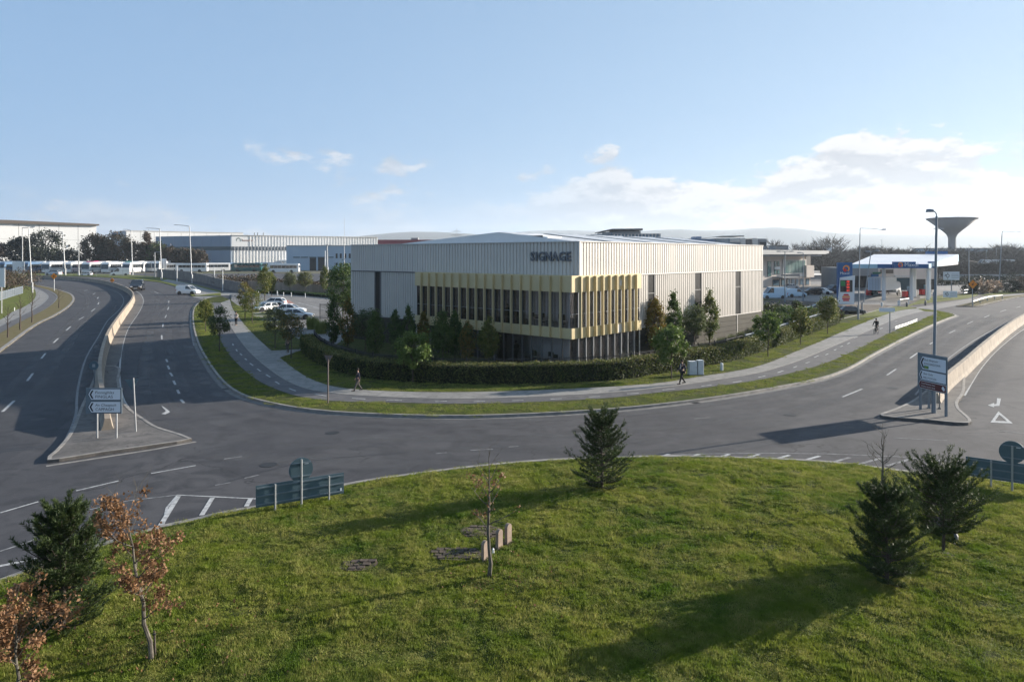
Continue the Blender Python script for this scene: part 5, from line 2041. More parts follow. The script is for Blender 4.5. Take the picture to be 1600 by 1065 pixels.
def car(kind, paint, label, loc, rz, group=None, scale=1.0, name=None):
    key = (kind, paint)
    names = {'hatch': 'hatchback', 'saloon': 'saloon_car', 'suv': 'suv', 'small_van': 'small_van', 'van': 'panel_van'}
    if key in _car_cache:
        return dup(_car_cache[key], loc, rz, label, group, scale)
    d = CARS[kind]
    P_ = PAINT[paint]
    W_, H_, L_ = d['W'] / 2, d['H'], d['L'] / 2
    t_ = thing(name or names[kind], label, 'van' if 'van' in kind else 'car', loc, rz, group, scale)
    rings = []
    for x, zb_ in d['belt']:
        e = 1.0 - 0.16 * max(0, abs(x) / L_ - 0.75) / 0.25
        w = W_ * e
        zlo = 0.20 if abs(x) < L_ * 0.93 else 0.30
        rings.append([(x, -w * 0.86, zlo), (x, -w, zlo + 0.12), (x, -w, zb_ * 0.72), (x, -w * 0.94, zb_), (x, -w * 0.5, zb_ + 0.02), (x, w * 0.5, zb_ + 0.02), (x, w * 0.94, zb_),
                      (x, w, zb_ * 0.72), (x, w, zlo + 0.12), (x, w * 0.86, zlo)])
    MB().loft(rings).build('body', P_, t_)
    g0, g1, r0, r1 = d['gh']
    zb_ = d['belt'][3][1] - 0.02
    zf = zb_ - 0.04
    is_van = 'van' in kind
    wb, wr = W_ * 0.93, W_ * (0.86 if is_van else 0.74)

    def green(x0, x1, X0, X1, zr, mt, nm, f=1.0, zb2=None):
        lo = [(x0, -wb * f), (x1, -wb * f), (x1, wb * f), (x0, wb * f)]
        hi = [(X0, -wr * f), (X1, -wr * f), (X1, wr * f), (X0, wr * f)]
        vs_ = [(x, y, zf if zb2 is None else zb2) for x, y in lo] + [(x, y, zr) for x, y in hi]
        return MB().add(vs_, [(0, 1, 5, 4), (1, 2, 6, 5), (2, 3, 7, 6), (3, 0, 4, 7), (4, 5, 6, 7), (3, 2, 1, 0)]).build(nm, mt, t_)
    green(g0, g1, r0, r1, H_ - 0.05, m_cglass, 'windows')
    # roof and pillars
    mb_ = MB()
    rp = [(r0 - 0.03, -wr * 1.0), (r1 + 0.02, -wr * 1.0), (r1 + 0.02, wr * 1.0), (r0 - 0.03, wr * 1.0)]
    ri = [(r0 + 0.12, -wr * 0.86), (r1 - 0.12, -wr * 0.86), (r1 - 0.12, wr * 0.86), (r0 + 0.12, wr * 0.86)]
    mb_.add([(x, y, H_ - 0.08) for x, y in rp] + [(x, y, H_ - 0.045) for x, y in rp] + [(x, y, H_) for x, y in ri],
            [(0, 1, 5, 4), (1, 2, 6, 5), (2, 3, 7, 6), (3, 0, 4, 7), (4, 5, 9, 8), (5, 6, 10, 9), (6, 7, 11, 10), (7, 4, 8, 11), (8, 9, 10, 11)])
    for s_ in (-1, 1):
        mb_.path([(g1, s_ * wb * .985, zf), (r1, s_ * wr, H_ - .06)], 0.045, 5)
        mb_.path([(g0, s_ * wb * .985, zf), (r0, s_ * wr, H_ - .06)], 0.06, 5)
        mx_ = (g0 + g1) / 2
        if not is_van:
            mb_.path([(mx_, s_ * wb, zf), ((r0 + r1) / 2, s_ * wr * 1.01, H_ - .06)], 0.04, 5)
    mb_.build('roof', P_, t_)
    if is_van:   # closed load space
        cut = g1 - (1.35 if kind == 'small_van' else 1.55)
        ct = min(cut, r1 - 0.3)
        vs_ = [(g0 - .01, -wb * 1.02, zf - .02), (cut, -wb * 1.02, zf - .02), (cut, wb * 1.02, zf - .02), (g0 - .01, wb * 1.02, zf - .02),
               (r0 - .02, -wr * 1.03, H_ - .06), (ct, -wr * 1.03, H_ - .06), (ct, wr * 1.03, H_ - .06), (r0 - .02, wr * 1.03, H_ - .06)]
        MB().add(vs_, [(0, 1, 5, 4), (1, 2, 6, 5), (2, 3, 7, 6), (3, 0, 4, 7), (4, 5, 6, 7)]).build('load_body', P_, t_)
        for s_ in (-1, 1):
            MB().box(-1.2, -0.05, s_ * W_ * 0.985 - 0.012, s_ * W_ * 0.985 + 0.012, 0.62, 0.66).build('side_strip', m_black, t_)
    wheels(t_, [(L_ * 0.62, W_ - 0.02), (-L_ * 0.60, W_ - 0.02)], 0.33 if kind != 'suv' else 0.37, 0.21)
    zl = d['belt'][-2][1] - 0.06
    for s_ in (-1, 1):
        MB().bevbox(L_ - 0.14, L_ + 0.01, s_ * W_ * 0.66 - 0.17, s_ * W_ * 0.66 + 0.17, zl - 0.12, zl + 0.02, 0.03).build('headlight', m_lamp, t_)
        MB().bevbox(-L_ - 0.01, -L_ + 0.1, s_ * W_ * 0.72 - 0.13, s_ * W_ * 0.72 + 0.13, 0.72, 0.90 + (0.2 if is_van else 0), 0.02).build('tail_light', m_tail, t_)
        MB().bevbox(g1 - 0.35, g1 - 0.2, s_ * (W_ + 0.08) - 0.07, s_ * (W_ + 0.08) + 0.07, zf + 0.02, zf + 0.16, 0.02).build('mirror', P_ if not is_van else m_black, t_)
    MB().box(L_ - 0.03, L_ + 0.02, -0.26, 0.26, 0.36, 0.47).build('number_plate', m_plate, t_)
    MB().box(-L_ - 0.02, -L_ + 0.03, -0.26, 0.26, 0.56, 0.67).build('number_plate', m_plate, t_)
    MB().box(L_ - 0.06, L_ + 0.012, -0.42, 0.42, 0.50, 0.62).build('grille', m_black, t_)
    _car_cache[key] = t_
    return t_


def wheels(t_, spots_, r, w):
    mt = MB().lathe([(r * 0.62, -w / 2), (r * 0.95, -w / 2), (r, -w * 0.3), (r, w * 0.3), (r * 0.95, w / 2), (r * 0.62, w / 2)], 20).mesh('wheel', m_tyre)
    mr_ = MB().lathe([(0.0, -w * 0.4), (r * 0.64, -w * 0.42), (r * 0.64, w * 0.52), (r * 0.5, w * 0.46), (0.12 * r, w * 0.40)], 14).mesh('rim', m_rim)
    arch = MB().lathe([(r * 1.22, -0.06), (r * 1.22, 0.026), (r * 0.9, 0.024)], 22).mesh('wheel_arch', m_black)
    for (x, y) in spots_:
        for s_ in (-1, 1):
            wo = from_mesh('wheel', mt, t_, (x, s_ * (y - w / 2), r), (-s_ * PI / 2, 0, 0))
            from_mesh('rim', mr_, wo)
            ar = from_mesh('wheel_arch', arch, t_, (x, s_ * (y + 0.0), r + 0.01), (-s_ * PI / 2, 0, 0))


def coach_make(paint):
    t_ = thing('coach', 'x', 'coach')
    L_, W_, H_ = 6.0, 1.27, 3.55
    rings = []
    for x, z0, z1, e in ((-6.0, .5, 3.1, .93), (-5.9, .35, 3.45, .98), (-5.6, .3, 3.55, 1), (4.9, .3, 3.55, 1), (5.5, .3, 3.42, .99), (5.85, .32, 3.0, .95), (6.0, .38, 1.6, .90), (6.02, .4, .9, .88)):
        w = W_ * e
        rings.append([(x, -w * .96, z0), (x, -w, z0 + .15), (x, -w, z1 - .2), (x, -w * .9, z1), (x, w * .9, z1), (x, w, z1 - .2), (x, w, z0 + .15), (x, w * .96, z0)])
    MB().loft(rings).build('body', PAINT[paint] if paint != 'teal' else PAINT['teal'], t_)
    for s_ in (-1, 1):
        y = s_ * (W_ + 0.012)
        for k in range(7):
            MB().box(-5.3 + k * 1.45, -5.3 + k * 1.45 + 1.38, min(y, s_ * W_), max(y, s_ * W_), 1.75, 2.85).build('side_window', m_cglass, t_)
    ws = [(5.53, 3.30), (5.90, 2.75), (6.04, 1.35)]
    vs_ = []
    for x, z in ws:
        vs_ += [(x + 0.03, -W_ * .86, z), (x + 0.03, W_ * .86, z)]
    MB().add(vs_, [(0, 2, 3, 1), (2, 4, 5, 3)]).build('windscreen', m_cglass, t_)
    MB().box(-6.03, -5.98, -W_ * .7, W_ * .7, 1.9, 2.9).build('rear_window', m_cglass, t_)
    wheels(t_, [(3.6, W_), (-3.2, W_)], 0.5, 0.3)
    for s_ in (-1, 1):
        MB().bevbox(5.9, 6.06, s_ * .95 - .18, s_ * .95 + .18, .7, .92, .04).build('headlight', m_lamp, t_)
        MB().path([(5.6, s_ * 1.2, 3.2), (6.25, s_ * 1.45, 3.0), (6.3, s_ * 1.45, 2.5)], 0.06, 5).build('mirror', m_black, t_)
    return t_


def face_cam(px, py):
    return


m_coachw = coach_make('white')
coach_spots = []
names_pos = ['first', 'second', 'third', 'fourth', 'fifth', 'sixth', 'seventh', 'eighth', 'ninth', 'tenth', 'eleventh', 'twelfth', 'thirteenth', 'fourteenth', 'fifteenth', 'sixteenth', 'seventeenth', 'eighteenth']
protos = {'white': m_coachw}
for c_ in ('blue', 'teal', 'pink'):
    protos[c_] = coach_make(c_)
used_p = set()


def place_coach(px, py, ang, paint, label, sc, group):
    loc = gp(px, py)
    pr_ = protos[paint]
    if paint not in used_p:
        used_p.add(paint)
        pr_.location, pr_.rotation_euler, pr_.scale = loc, (0, 0, ang), (sc, sc, sc)
        pr_['label'], pr_['group'] = label, group
        return pr_
    return dup(pr_, loc, ang, label, group, sc)


GC = 'coaches parked in the yard beyond the left carriageway'
row = [(16, 'blue'), (33, 'white'), (50, 'blue'), (66, 'white'), (82, 'white'), (98, 'white'), (113, 'white'), (129, 'white'), (145, 'white'), (160, 'white'), (176, 'white'), (193, 'white'), (209, 'white'), (226, 'white')]
for i, (px, c_) in enumerate(row):
    place_coach(px, 426.0 - (1.0 if i % 2 else 0), rad(281 + rnd.uniform(-6, 6)), c_, '%s coach, %s from the left end of the angled front row' % (c_, names_pos[i]), 1.50, GC)
row2 = [(262, 'white', 424.5, 192, 'white coach side on just left of the teal depot band lamp post'), (300, 'white', 425, 188, 'long white coach side on behind the grey concrete wall'), (335, 'white', 424, 215, 'white coach angled beside the white marker post behind the grey wall'),
        (357, 'blue', 423.5, 230, 'blue coach with its front showing left of the dark teal coach'), (386, 'teal', 424, 184, 'dark teal coach side on behind the brown hedge'),
        (420, 'white', 422, 184, 'white coach behind the young columnar trees'), (443, 'white', 426, 184, 'low white coach in front of another, behind the brown hedge'), (463, 'white', 421, 186, 'white coach right of the dark yard lamp'),
        (490, 'teal', 422, 184, 'dark teal coach near the twin white poles'), (524, 'blue', 422, 184, 'dark blue coach nearest to the ribbed warehouse')]
for px, c_, py, an, lab in row2:
    place_coach(px, py, rad(an), c_, lab, 1.30, GC)
backs = [8, 25, 41, 58, 74, 90, 106, 121, 137, 152, 168, 185, 201, 218, 236, 252]
for i, px in enumerate(backs):
    c_ = 'pink' if i == 9 else ('teal' if i in (2, 12) else 'white')
    place_coach(px, 424.6, rad(279 + (i % 3) * 5), c_, '%s coach of the second row, %s counted from the left' % (c_, names_pos[i]), 1.60, GC)
for i, px in enumerate((288, 325, 372, 400, 436, 476, 510)):
    place_coach(px, 420.5, rad(196), 'white', 'white coach roof behind the side on coaches, %s of them' % names_pos[i], 1.62, GC)

# cars on the left
car('suv', 'black', 'black car with lit front driving towards the camera on the left road', gp(214.5, 453.5), rad(291), scale=1.6)
car('small_van', 'white', 'small white delivery van turning out of the side entrance', gp(294, 460), rad(352), scale=1.13)
car('van', 'white', 'white panel van parked in front of the coaches', gp(188, 430.5), rad(200), scale=1.35)
car('hatch', 'white', 'small white hatchback on the far road below the pink coach', gp(135.5, 431), rad(175), scale=1.15)
car('suv', 'silver', 'grey and white car behind the orange diamond sign', gp(84, 430.5), rad(172), scale=1.45)
CPG = 'cars in the car park beside the warehouse'
ckz = Vector((0, 0, KZ + 0.012))
car('hatch', 'white', 'white hatchback parked at the far end of the warehouse car park', gp(427, 480) + ckz, rad(180), CPG, 1.05)
car('saloon', 'silver', 'silver saloon parked nearest the hedge in the warehouse car park', gp(463, 500) + ckz, rad(5), CPG, 1.0)
car('saloon', 'white', 'pale saloon parked between the hatchback and the silver saloon', gp(453, 491) + ckz, rad(2), CPG, 1.0)
car('hatch', 'white', 'white hatchback half hidden by the yellowing street tree', gp(416, 487) + ckz, rad(230), CPG, 0.9)
# cars on the right
RG = 'vehicles parked at the shops and fuel station'
car('van', 'pale blue', 'pale blue panel van just past the warehouse end wall', gp(1208, 466.5), rad(184), RG, 0.96)
car('small_van', 'pale blue', 'pale blue small van beside the pale panel van', gp(1243, 464), rad(8), RG, 1.0)
car('suv', 'black', 'black car parked behind the pale blue vans', gp(1268, 460.5), rad(185), RG, 0.98)
car('hatch', 'white', 'white hatchback parked between two dark cars at the shop', gp(1286, 459.5), rad(320), RG, 1.0)
car('suv', 'navy', 'navy car parked beside the blue price totem', gp(1302, 458.5), rad(200), RG, 1.2)
car('saloon', 'silver', 'silver saloon in the second row by the shop windows', gp(1234, 452), rad(190), RG, 1.0)
car('hatch', 'black', 'dark hatchback on the forecourt in front of the price totem', gp(1332, 491), rad(352), RG, 0.86)
car('saloon', 'brown', 'dark brown car half hidden by the yellow green verge tree', gp(1313, 489), rad(10), RG, 0.80)
car('saloon', 'black', 'dark car showing its roof above the planting bed', gp(1278, 486), rad(180), RG, 0.85)

# lorry
t = thing('box_lorry', 'white box lorry with its rear doors facing the camera', 'lorry', gp(1379, 462.0), rad(38), scale=1.12)
MB().box(-3.4, 3.2, -1.25, 1.25, 1.15, 3.7).build('cargo_box', m_signwhite, t)
for s_ in (-1, 1):
    d_ = MB().box(-3.46, -3.405, min(s_ * 0.03, s_ * 1.2), max(s_ * 0.03, s_ * 1.2), 1.22, 3.6).build('rear_door', mat('pale lorry door', (0.50, 0.57, 0.66), 0.5), t)
    for k in range(2):
        MB().tube((-3.49, s_ * (0.3 + 0.5 * k), 1.25), (-3.49, s_ * (0.3 + 0.5 * k), 3.55), 0.02, 0.02, 5).build('lock_rod', m_steel, d_)
MB().box(-3.45, 5.4, -0.45, 0.45, 0.75, 1.1).build('chassis', m_black, t)
rings = []
for x, z0, z1, e in ((3.4, .55, 2.7, 1), (4.4, .5, 2.8, 1), (5.1, .5, 2.6, .98), (5.35, .5, 1.7, .95), (5.42, .55, 1.0, .93)):
    w = 1.15 * e
    rings.append([(x, -w, z0), (x, -w, z1 - .15), (x, -w * .88, z1), (x, w * .88, z1), (x, w, z1 - .15), (x, w, z0)])
MB().loft(rings).build('cab', m_signwhite, t)
MB().add([(5.16, -1, 2.5), (5.16, 1, 2.5), (5.4, 1, 1.7), (5.4, -1, 1.7)], [(0, 1, 2, 3)]).build('windscreen', m_cglass, t)
wheels(t, [(4.3, 1.2), (-1.9, 1.2), (-0.9, 1.2)], 0.5, 0.3)
MB().box(-3.5, -3.3, -1.2, 1.2, 0.45, 0.6).build('bumper', m_black, t)
for s_ in (-1, 1):
    MB().box(-3.52, -3.44, s_ * 0.95 - 0.2, s_ * 0.95 + 0.2, 0.75, 0.95).build('tail_light', m_tail, t)

# ================================================================== lamp posts
m_galv = mat('galvanised steel', (0.36, 0.37, 0.38), 0.5, metal=0.4, col2=(0.30, 0.31, 0.32), nscale=2)
m_galv_dark = mat('dull grey steel post', (0.19, 0.22, 0.25), 0.5, metal=0.3)


def lamp(px_b, py_b, py_t, arms, label, group='tall street lamps', thick=1.0, m_=None, lean=0.0, off=None):
    """arms: list of (dx, dz) of each bracket end, in picture pixels at the pole's distance"""
    m_ = m_ or m_galv
    b = gp(px_b, py_b)
    k_ = b.y / FPX
    h = H - (py_t - HOR) * k_
    t_ = thing('street_lamp', label, 'street lamp', b)
    t_['group'] = group
    r = 0.055 * thick * max(1.0, b.y / 80)
    top = Vector((lean * k_, 0, h))
    MB().path([(0, 0, 0), (0, 0, h * 0.16), (top.x * .2, 0, h * 0.165), (top.x, 0, h)], [r * 1.7, r * 1.6, r * 1.1, r * 0.75], 8).build('pole', m_, t_)
    for dx, dz in arms:
        e = top + Vector((dx * k_, -0.35 * abs(dx) * k_ * 0.2, dz * k_))
        a_ = MB().path([top + Vector((0, 0, -0.05)), top.lerp(e, 0.5) + Vector((0, 0, 0.04)), e], [r * 0.7, r * 0.55, r * 0.5], 6).build('arm', m_, t_)
        s_ = 1 if dx >= 0 else -1
        L2 = max(0.55, 6.0 * k_)
        hd = MB()
        hd.loft([[(e.x + s_ * u * L2, e.y - w, e.z + z1), (e.x + s_ * u * L2, e.y + w, e.z + z1), (e.x + s_ * u * L2, e.y + w * .8, e.z + z2), (e.x + s_ * u * L2, e.y - w * .8, e.z + z2)]
                 for u, w, z1, z2 in ((-0.1, .06, -.03, .06), (.2, .16, -.05, .12), (.8, .17, -.04, .13), (1.1, .07, 0, .08))])
        hd.build('lamp_head', m_, t_)
    return t_


lamp(35, 442, 356, [(12, 0)], 'grey lamp post with one arm left of the taller twin arm post')
lamp(50.5, 458, 353.5, [(-18, 1), (4, -1)], 'leaning pale lamp post with two arms beside the left footpath', lean=-6)
lamp(102, 430, 362.5, [(-12, 0)], 'lamp post in front of the white shed between two dark trees', lean=-4)
lamp(123, 430.5, 392, [(-3, 0)], 'short lamp post in front of the coaches')
lamp(207, 430, 360.5, [(-6, 2)], 'lamp post at the blue end wall of the white shed', lean=-2)
lamp(200.5, 409, 380, [(-2, 0)], 'short thin lamp post beside the brown trees')
lamp(252.5, 438, 357.5, [(-14, 1)], 'lamp post with arm to the left near the blue grey depot', lean=-3)
lamp(300, 443, 353.5, [(-17, 2)], 'tallest left lamp post, its arm over the grey wall', lean=-4)
lamp(242, 433, 394, [(2, 0)], 'small lamp post by the white marker boards')
lamp(326.5, 410, 379, [(-2, 0), (2, 0)], 'left one of two twin headed yard lamps at the depot', 'yard lamps')
lamp(343, 410, 379, [(-2, 0), (2, 0)], 'second twin headed yard lamp, nearer the depot corner', 'yard lamps')
lamp(415, 414, 379, [(-2, 0)], 'yard lamp in front of the ribbed white wall', 'yard lamps')
lamp(455, 422, 396, [(1.5, 0)], 'dark short yard lamp in front of the loading wing', 'yard lamps', m_=m_galv_dark)
lamp(511, 424, 383, [(-2, 0), (1.5, 0)], 'pale pole with a cluster of heads at the loading wing', 'yard lamps', thick=1.8)
lamp(1341, 500, 356, [(33, -3)], 'tall lamp post with long arm to the right by the price totem', lean=3, thick=1.1, m_=m_galv_dark)
lamp(1459, 475, 358.5, [(-0.5, 1), (3, 1)], 'thin twin lamp post behind the large one on the verge', lean=6)
lamp(1560, 455, 361, [(22, -2)], 'lamp post with arm to the right beyond the flowering shrubs', lean=6, m_=m_galv_dark)
lamp(1347, 487, 393, [(-2, 0), (7, 1)], 'leaning thin lamp post at the forecourt', lean=14, m_=m_galv_dark)
lamp(1226.5, 473, 393, [(-7, 0), (7, 0)], 'twin arm lamp post between the two pale blue vans', 'thin lamps at the shops', m_=m_galv_dark)
lamp(1255, 470, 395, [(-3, 0)], 'thin lamp post right of the pale blue small van', 'thin lamps at the shops', m_=m_galv_dark)
lamp(1514, 445, 392, [(2, 0)], 'thin far lamp post between sign and orange diamond', 'far lamps on the right', m_=m_galv_dark)
lamp(1541, 424, 390, [(3, 0)], 'far lamp post left of the white vans', 'far lamps on the right', m_=m_galv_dark)
lamp(1556.5, 424, 388, [(3, 0)], 'far lamp post just left of the large arm lamp', 'far lamps on the right', m_=m_galv_dark)
lamp(1579, 420, 385, [(3, 0)], 'far lamp post right of the large arm lamp', 'far lamps on the right', m_=m_galv_dark)
lamp(1378, 402, 375, [(-2, 0)], 'distant lamp post above the canopy roof', 'far lamps on the right', m_=m_galv_dark)

# the near lamp post on the right splitter island, its head seen end on
b = gp(1459, 648)
t = thing('street_lamp', 'large blue grey lamp post rising behind the three bladed road sign', 'street lamp', (b.x, b.y, KZ))
hz = H - (336 - HOR) * b.y / FPX
MB().path([(0, 0, 0), (0, 0, 1.9), (0.01, 0, 1.95), (0.16, 0, hz - 0.2)], [0.12, 0.115, 0.085, 0.06], 12).build('pole', m_galv_dark, t)
MB().path([(0.16, 0, hz - 0.3), (0.155, 0.02, hz - 0.05), (0.13, 0.14, hz + 0.08), (0.10, 0.30, hz + 0.12)], 0.035, 8).build('arm', m_galv_dark, t)
MB().loft([[(0.10 + w, 0.26 + u, hz + .12 + z0), (0.10 - w, 0.26 + u, hz + .12 + z0), (0.10 - w * .7, 0.26 + u, hz + .12 + z1), (0.10 + w * .7, 0.26 + u, hz + .12 + z1)] for u, w, z0, z1 in ((0, .07, -.02, .06), (.15, .15, -.06, .12), (.45, .15, -.05, .13), (.6, .06, 0, .07))]).build('lamp_head', m_galv_dark, t)

# ================================================================== road signs
m_signback = mat('sign back blue grey', (0.085, 0.135, 0.165), 0.5, metal=0.2, col2=(0.07, 0.115, 0.14), nscale=2)
m_signblade = mat('sign blade white', (0.66, 0.70, 0.74), 0.4)
m_signframe = mat('sign backing grey', (0.13, 0.17, 0.20), 0.5)
m_signink = mat('sign lettering black', (0.02, 0.022, 0.026), 0.5)
m_signbrown = mat('tourist sign brown', (0.10, 0.020, 0.022), 0.45)
m_signgreen = mat('route patch green', (0.02, 0.20, 0.06), 0.5)
m_orange_s = mat('orange warning sign', (0.75, 0.24, 0.01), 0.5)


def blade(par, x0, x1, z0, z1, mface, y=-0.035, chevron=True, ink=None):
    """arrow shaped blade pointing left with a black chevron, on a root whose board faces -y"""
    mz, hd = (z0 + z1) / 2, (z1 - z0) / 2
    pts = [(x0, mz), (x0 + hd * .55, z1), (x1, z1), (x1, z0), (x0 + hd * .55, z0)]
    mb_ = MB()
    mb_.add([(x, y - 0.012, z) for x, z in pts] + [(x, y, z) for x, z in pts], [(0, 1, 2, 3, 4)[::-1]] + [(i, (i + 1) % 5, (i + 1) % 5 + 5, i + 5) for i in range(5)])
    b_ = mb_.build('sign_blade', mface, par)
    # dark border behind
    e = 0.025
    pts = [(x0 - e * 1.6, mz), (x0 + hd * .55 - e * .6, z1 + e), (x1 + e, z1 + e), (x1 + e, z0 - e), (x0 + hd * .55 - e * .6, z0 - e)]
    MB().add([(x, y + 0.003, z) for x, z in pts], [(0, 1, 2, 3, 4)[::-1]]).build('blade_border', m_signink if ink is None else m_signwhite, b_)
    if chevron:
        a = hd * 0.80
        c0 = x0 + 0.06
        th = hd * .34
        pts = [(c0, mz), (c0 + a * .55, mz + a), (c0 + a * .55 + th, mz + a), (c0 + th, mz), (c0 + a * .55 + th, mz - a), (c0 + a * .55, mz - a)]
        MB().add([(x, y - 0.017, z) for x, z in pts], [(3, 2, 1, 0), (5, 4, 3, 0)]).build('chevron', m_signink, b_)
    return b_


def words(par, s, x, z, size, width, m_, y=-0.053, shear=0.0, bold=0.0):
    o = text('lettering', s, size, m_, par, Matrix.Identity(4), 0.0, shear=shear)
    xs2 = [v.co.x for v in o.data.vertices]
    w = max(xs2) - min(xs2)
    o.matrix_local = Matrix.Translation((x, y, z)) @ RX @ Matrix.Diagonal((width / w, 1, 1, 1)) @ Matrix.Translation((-min(xs2), 0, 0))
    return o


# left sign: two blades on a grey board
pl_, pr2 = gp(151, 689), gp(181.5, 688)
cx = (pl_ + pr2) / 2
t = thing('direction_sign', 'grey direction board with two white arrow blades for Finglas and Cappagh', 'road sign', (cx.x, cx.y, KZ), 0.0)
zt_, zb_ = 2.57 - KZ, 1.33 - KZ
x0, x1 = -0.98, 0.76
MB().box(x0, x1, -0.03, 0.0, zb_, zt_).build('board', m_signframe, t)
for x in (-0.47, 0.47):
    MB().tube((x, 0.045, 0), (x, 0.045, zt_ - 0.1), 0.04, 0.04, 10).build('post', m_galv, t)
hz2 = (zt_ - zb_)
for z, a_, b_ in ((zb_ + hz2 * .54, 'Fionnghlas', 'FINGLAS'), (zb_ + hz2 * .05, 'An Cheapach', 'CAPPAGH')):
    bl_ = blade(t, x0 + 0.13, x1 - 0.06, z, z + hz2 * .41, m_signblade)
    words(bl_, a_, x0 + 0.46, z + hz2 * .235, 0.185, 0.92 if a_[0] == 'F' else 1.02, m_signink, shear=0.2)
    words(bl_, b_, x0 + 0.48, z + hz2 * .065, 0.20, 0.84 if a_[0] == 'F' else 0.88, m_signink)

# plain post with the back of a give way triangle
b = gp(212.5, 678)
t = thing('give_way_sign', 'back of a give way triangle on a pale post behind the Finglas sign', 'road sign', (b.x, b.y, KZ), rad(10))
MB().tube((0, 0, 0), (-0.12, 0, 2.70), 0.038, 0.034, 10).build('post', m_galv, t)
MB().prism([(-0.34, 2.62), (0.0, 2.05), (0.30, 2.62)], 0.035, 0.05, 0, Matrix(((1, 0, 0, -0.2), (0, 0, 1, 0), (0, 1, 0, 0), (0, 0, 0, 1)))).build('triangle_plate', m_signback, t)

# small round sign on the median wall end
b = gp(157.5, 600)
t = thing('keep_left_sign', 'small round sign back on a short post at the left median wall', 'road sign', (b.x - 0.05, b.y - 0.7, 0.018), 0.15)
q = at(155, 571, b.y - 0.7)
MB().tube((0, 0, 0), (0, 0, q.z + 0.1), 0.035, 0.035, 8).build('post', m_galv_dark, t)
MB().lathe([(0.30, -0.012), (0.30, 0.012)], 24, 0, Matrix.Translation((0, -0.06, q.z)) @ Matrix.Rotation(PI / 2, 4, 'X')).build('round_plate', m_signback, t)
MB().box(-0.09, 0.09, -0.09, -0.075, q.z - 0.1, q.z + 0.1).build('sticker', m_galv, t)

# right sign: three blades, turned so the text reads at a slant
A_, B_ = gp(1437, 643), gp(1477, 654)
u = (B_ - A_).normalized()
cx = (A_ + B_) / 2
rz = math.atan2(u.y, u.x)
t = thing('direction_sign', 'slanted board with white Blanchardstown and Ballycoolin blades and a brown one', 'road sign', (cx.x, cx.y, KZ), rz)
wd = (B_ - A_).length
zt_, zb_ = 3.40 - KZ, 1.36 - KZ
x0, x1 = -wd / 2 - 0.12, wd / 2 + 0.16
MB().box(x0, x1, -0.03, 0.0, zb_, zt_).build('board', m_signframe, t)
for x in (-wd / 2, wd / 2):
    MB().box(x - 0.055, x + 0.055, 0.002, 0.10, 0, zt_ - 0.02).build('post', m_galv_dark, t)
MB().box(-0.05, 0.05, 0.002, 0.10, 0, zb_).build('post', m_galv_dark, t)
hh = zt_ - zb_
b1 = blade(t, x0 + 0.18, x1 - 0.08, zb_ + hh * .56, zb_ + hh * .91, m_signblade)
words(b1, 'Baile Bhlainséir', x0 + 0.52, zb_ + hh * .80, 0.17, 0.98, m_signink, shear=0.2)
words(b1, 'BLANCHARDSTOWN', x0 + 0.52, zb_ + hh * .695, 0.17, 1.12, m_signink)
MB().box(x0 + 0.50, x0 + 0.82, -0.053, -0.048, zb_ + hh * .585, zb_ + hh * .665).build('route_patch', m_signgreen, b1)
words(b1, 'N3', x0 + 0.58, zb_ + hh * .60, 0.13, 0.16, mat('route yellow', (0.7, 0.5, 0.05), 0.5), y=-0.056)
b2 = blade(t, x0 + 0.12, x1 - 0.08, zb_ + hh * .265, zb_ + hh * .52, m_signblade)
words(b2, 'Baile Cúilín', x0 + 0.46, zb_ + hh * .415, 0.17, 0.66, m_signink, shear=0.2)
words(b2, 'BALLYCOOLIN', x0 + 0.46, zb_ + hh * .305, 0.18, 0.90, m_signink)
b3 = blade(t, x0 + 0.10, x1 - 0.08, zb_ + hh * .03, zb_ + hh * .22, m_signbrown, chevron=False, ink=1)
words(b3, 'Ionad Náisiúnta Uisce', x0 + 0.30, zb_ + hh * .145, 0.12, 0.98, m_signwhite, shear=0.2)
words(b3, 'NATIONAL AQUATIC CENTRE', x0 + 0.30, zb_ + hh * .065, 0.11, 0.98, m_signwhite)
MB().add([(x1 - .36, -.053, zb_ + hh * .13), (x1 - .30, -.053, zb_ + hh * .19), (x1 - .2, -.053, zb_ + hh * .18), (x1 - .13, -.053, zb_ + hh * .12), (x1 - .18, -.053, zb_ + hh * .06), (x1 - .27, -.053, zb_ + hh * .08)], [(5, 4, 3, 2, 1, 0)]).build('symbol', m_signwhite, b3)
b = gp(1468, 645)
t = thing('marker_post', 'thin brownish post standing behind the slanted direction board', 'post', (b.x + 0.3, b.y + 0.5, KZ))
MB().tube((0, 0, 0), (0, 0, 2.1), 0.035, 0.03, 8).build('post_tube', m_kerb_dark, t)
MB().lathe([(0.09, 0), (0.09, 0.04), (0.04, 0.1)], 10).build('foot', m_kerb_dark, t)
b = gp(1454, 642)
t = thing('marker_post', 'square grey post between the lamp post and the slanted board', 'post', (b.x, b.y + 0.15, KZ))
MB().box(-0.06, 0.06, -0.04, 0.04, 0, 1.55).build('post_tube', m_galv_dark, t)
MB().box(-0.09, 0.09, -0.07, 0.07, 0, 0.04).build('foot', m_galv_dark, t)

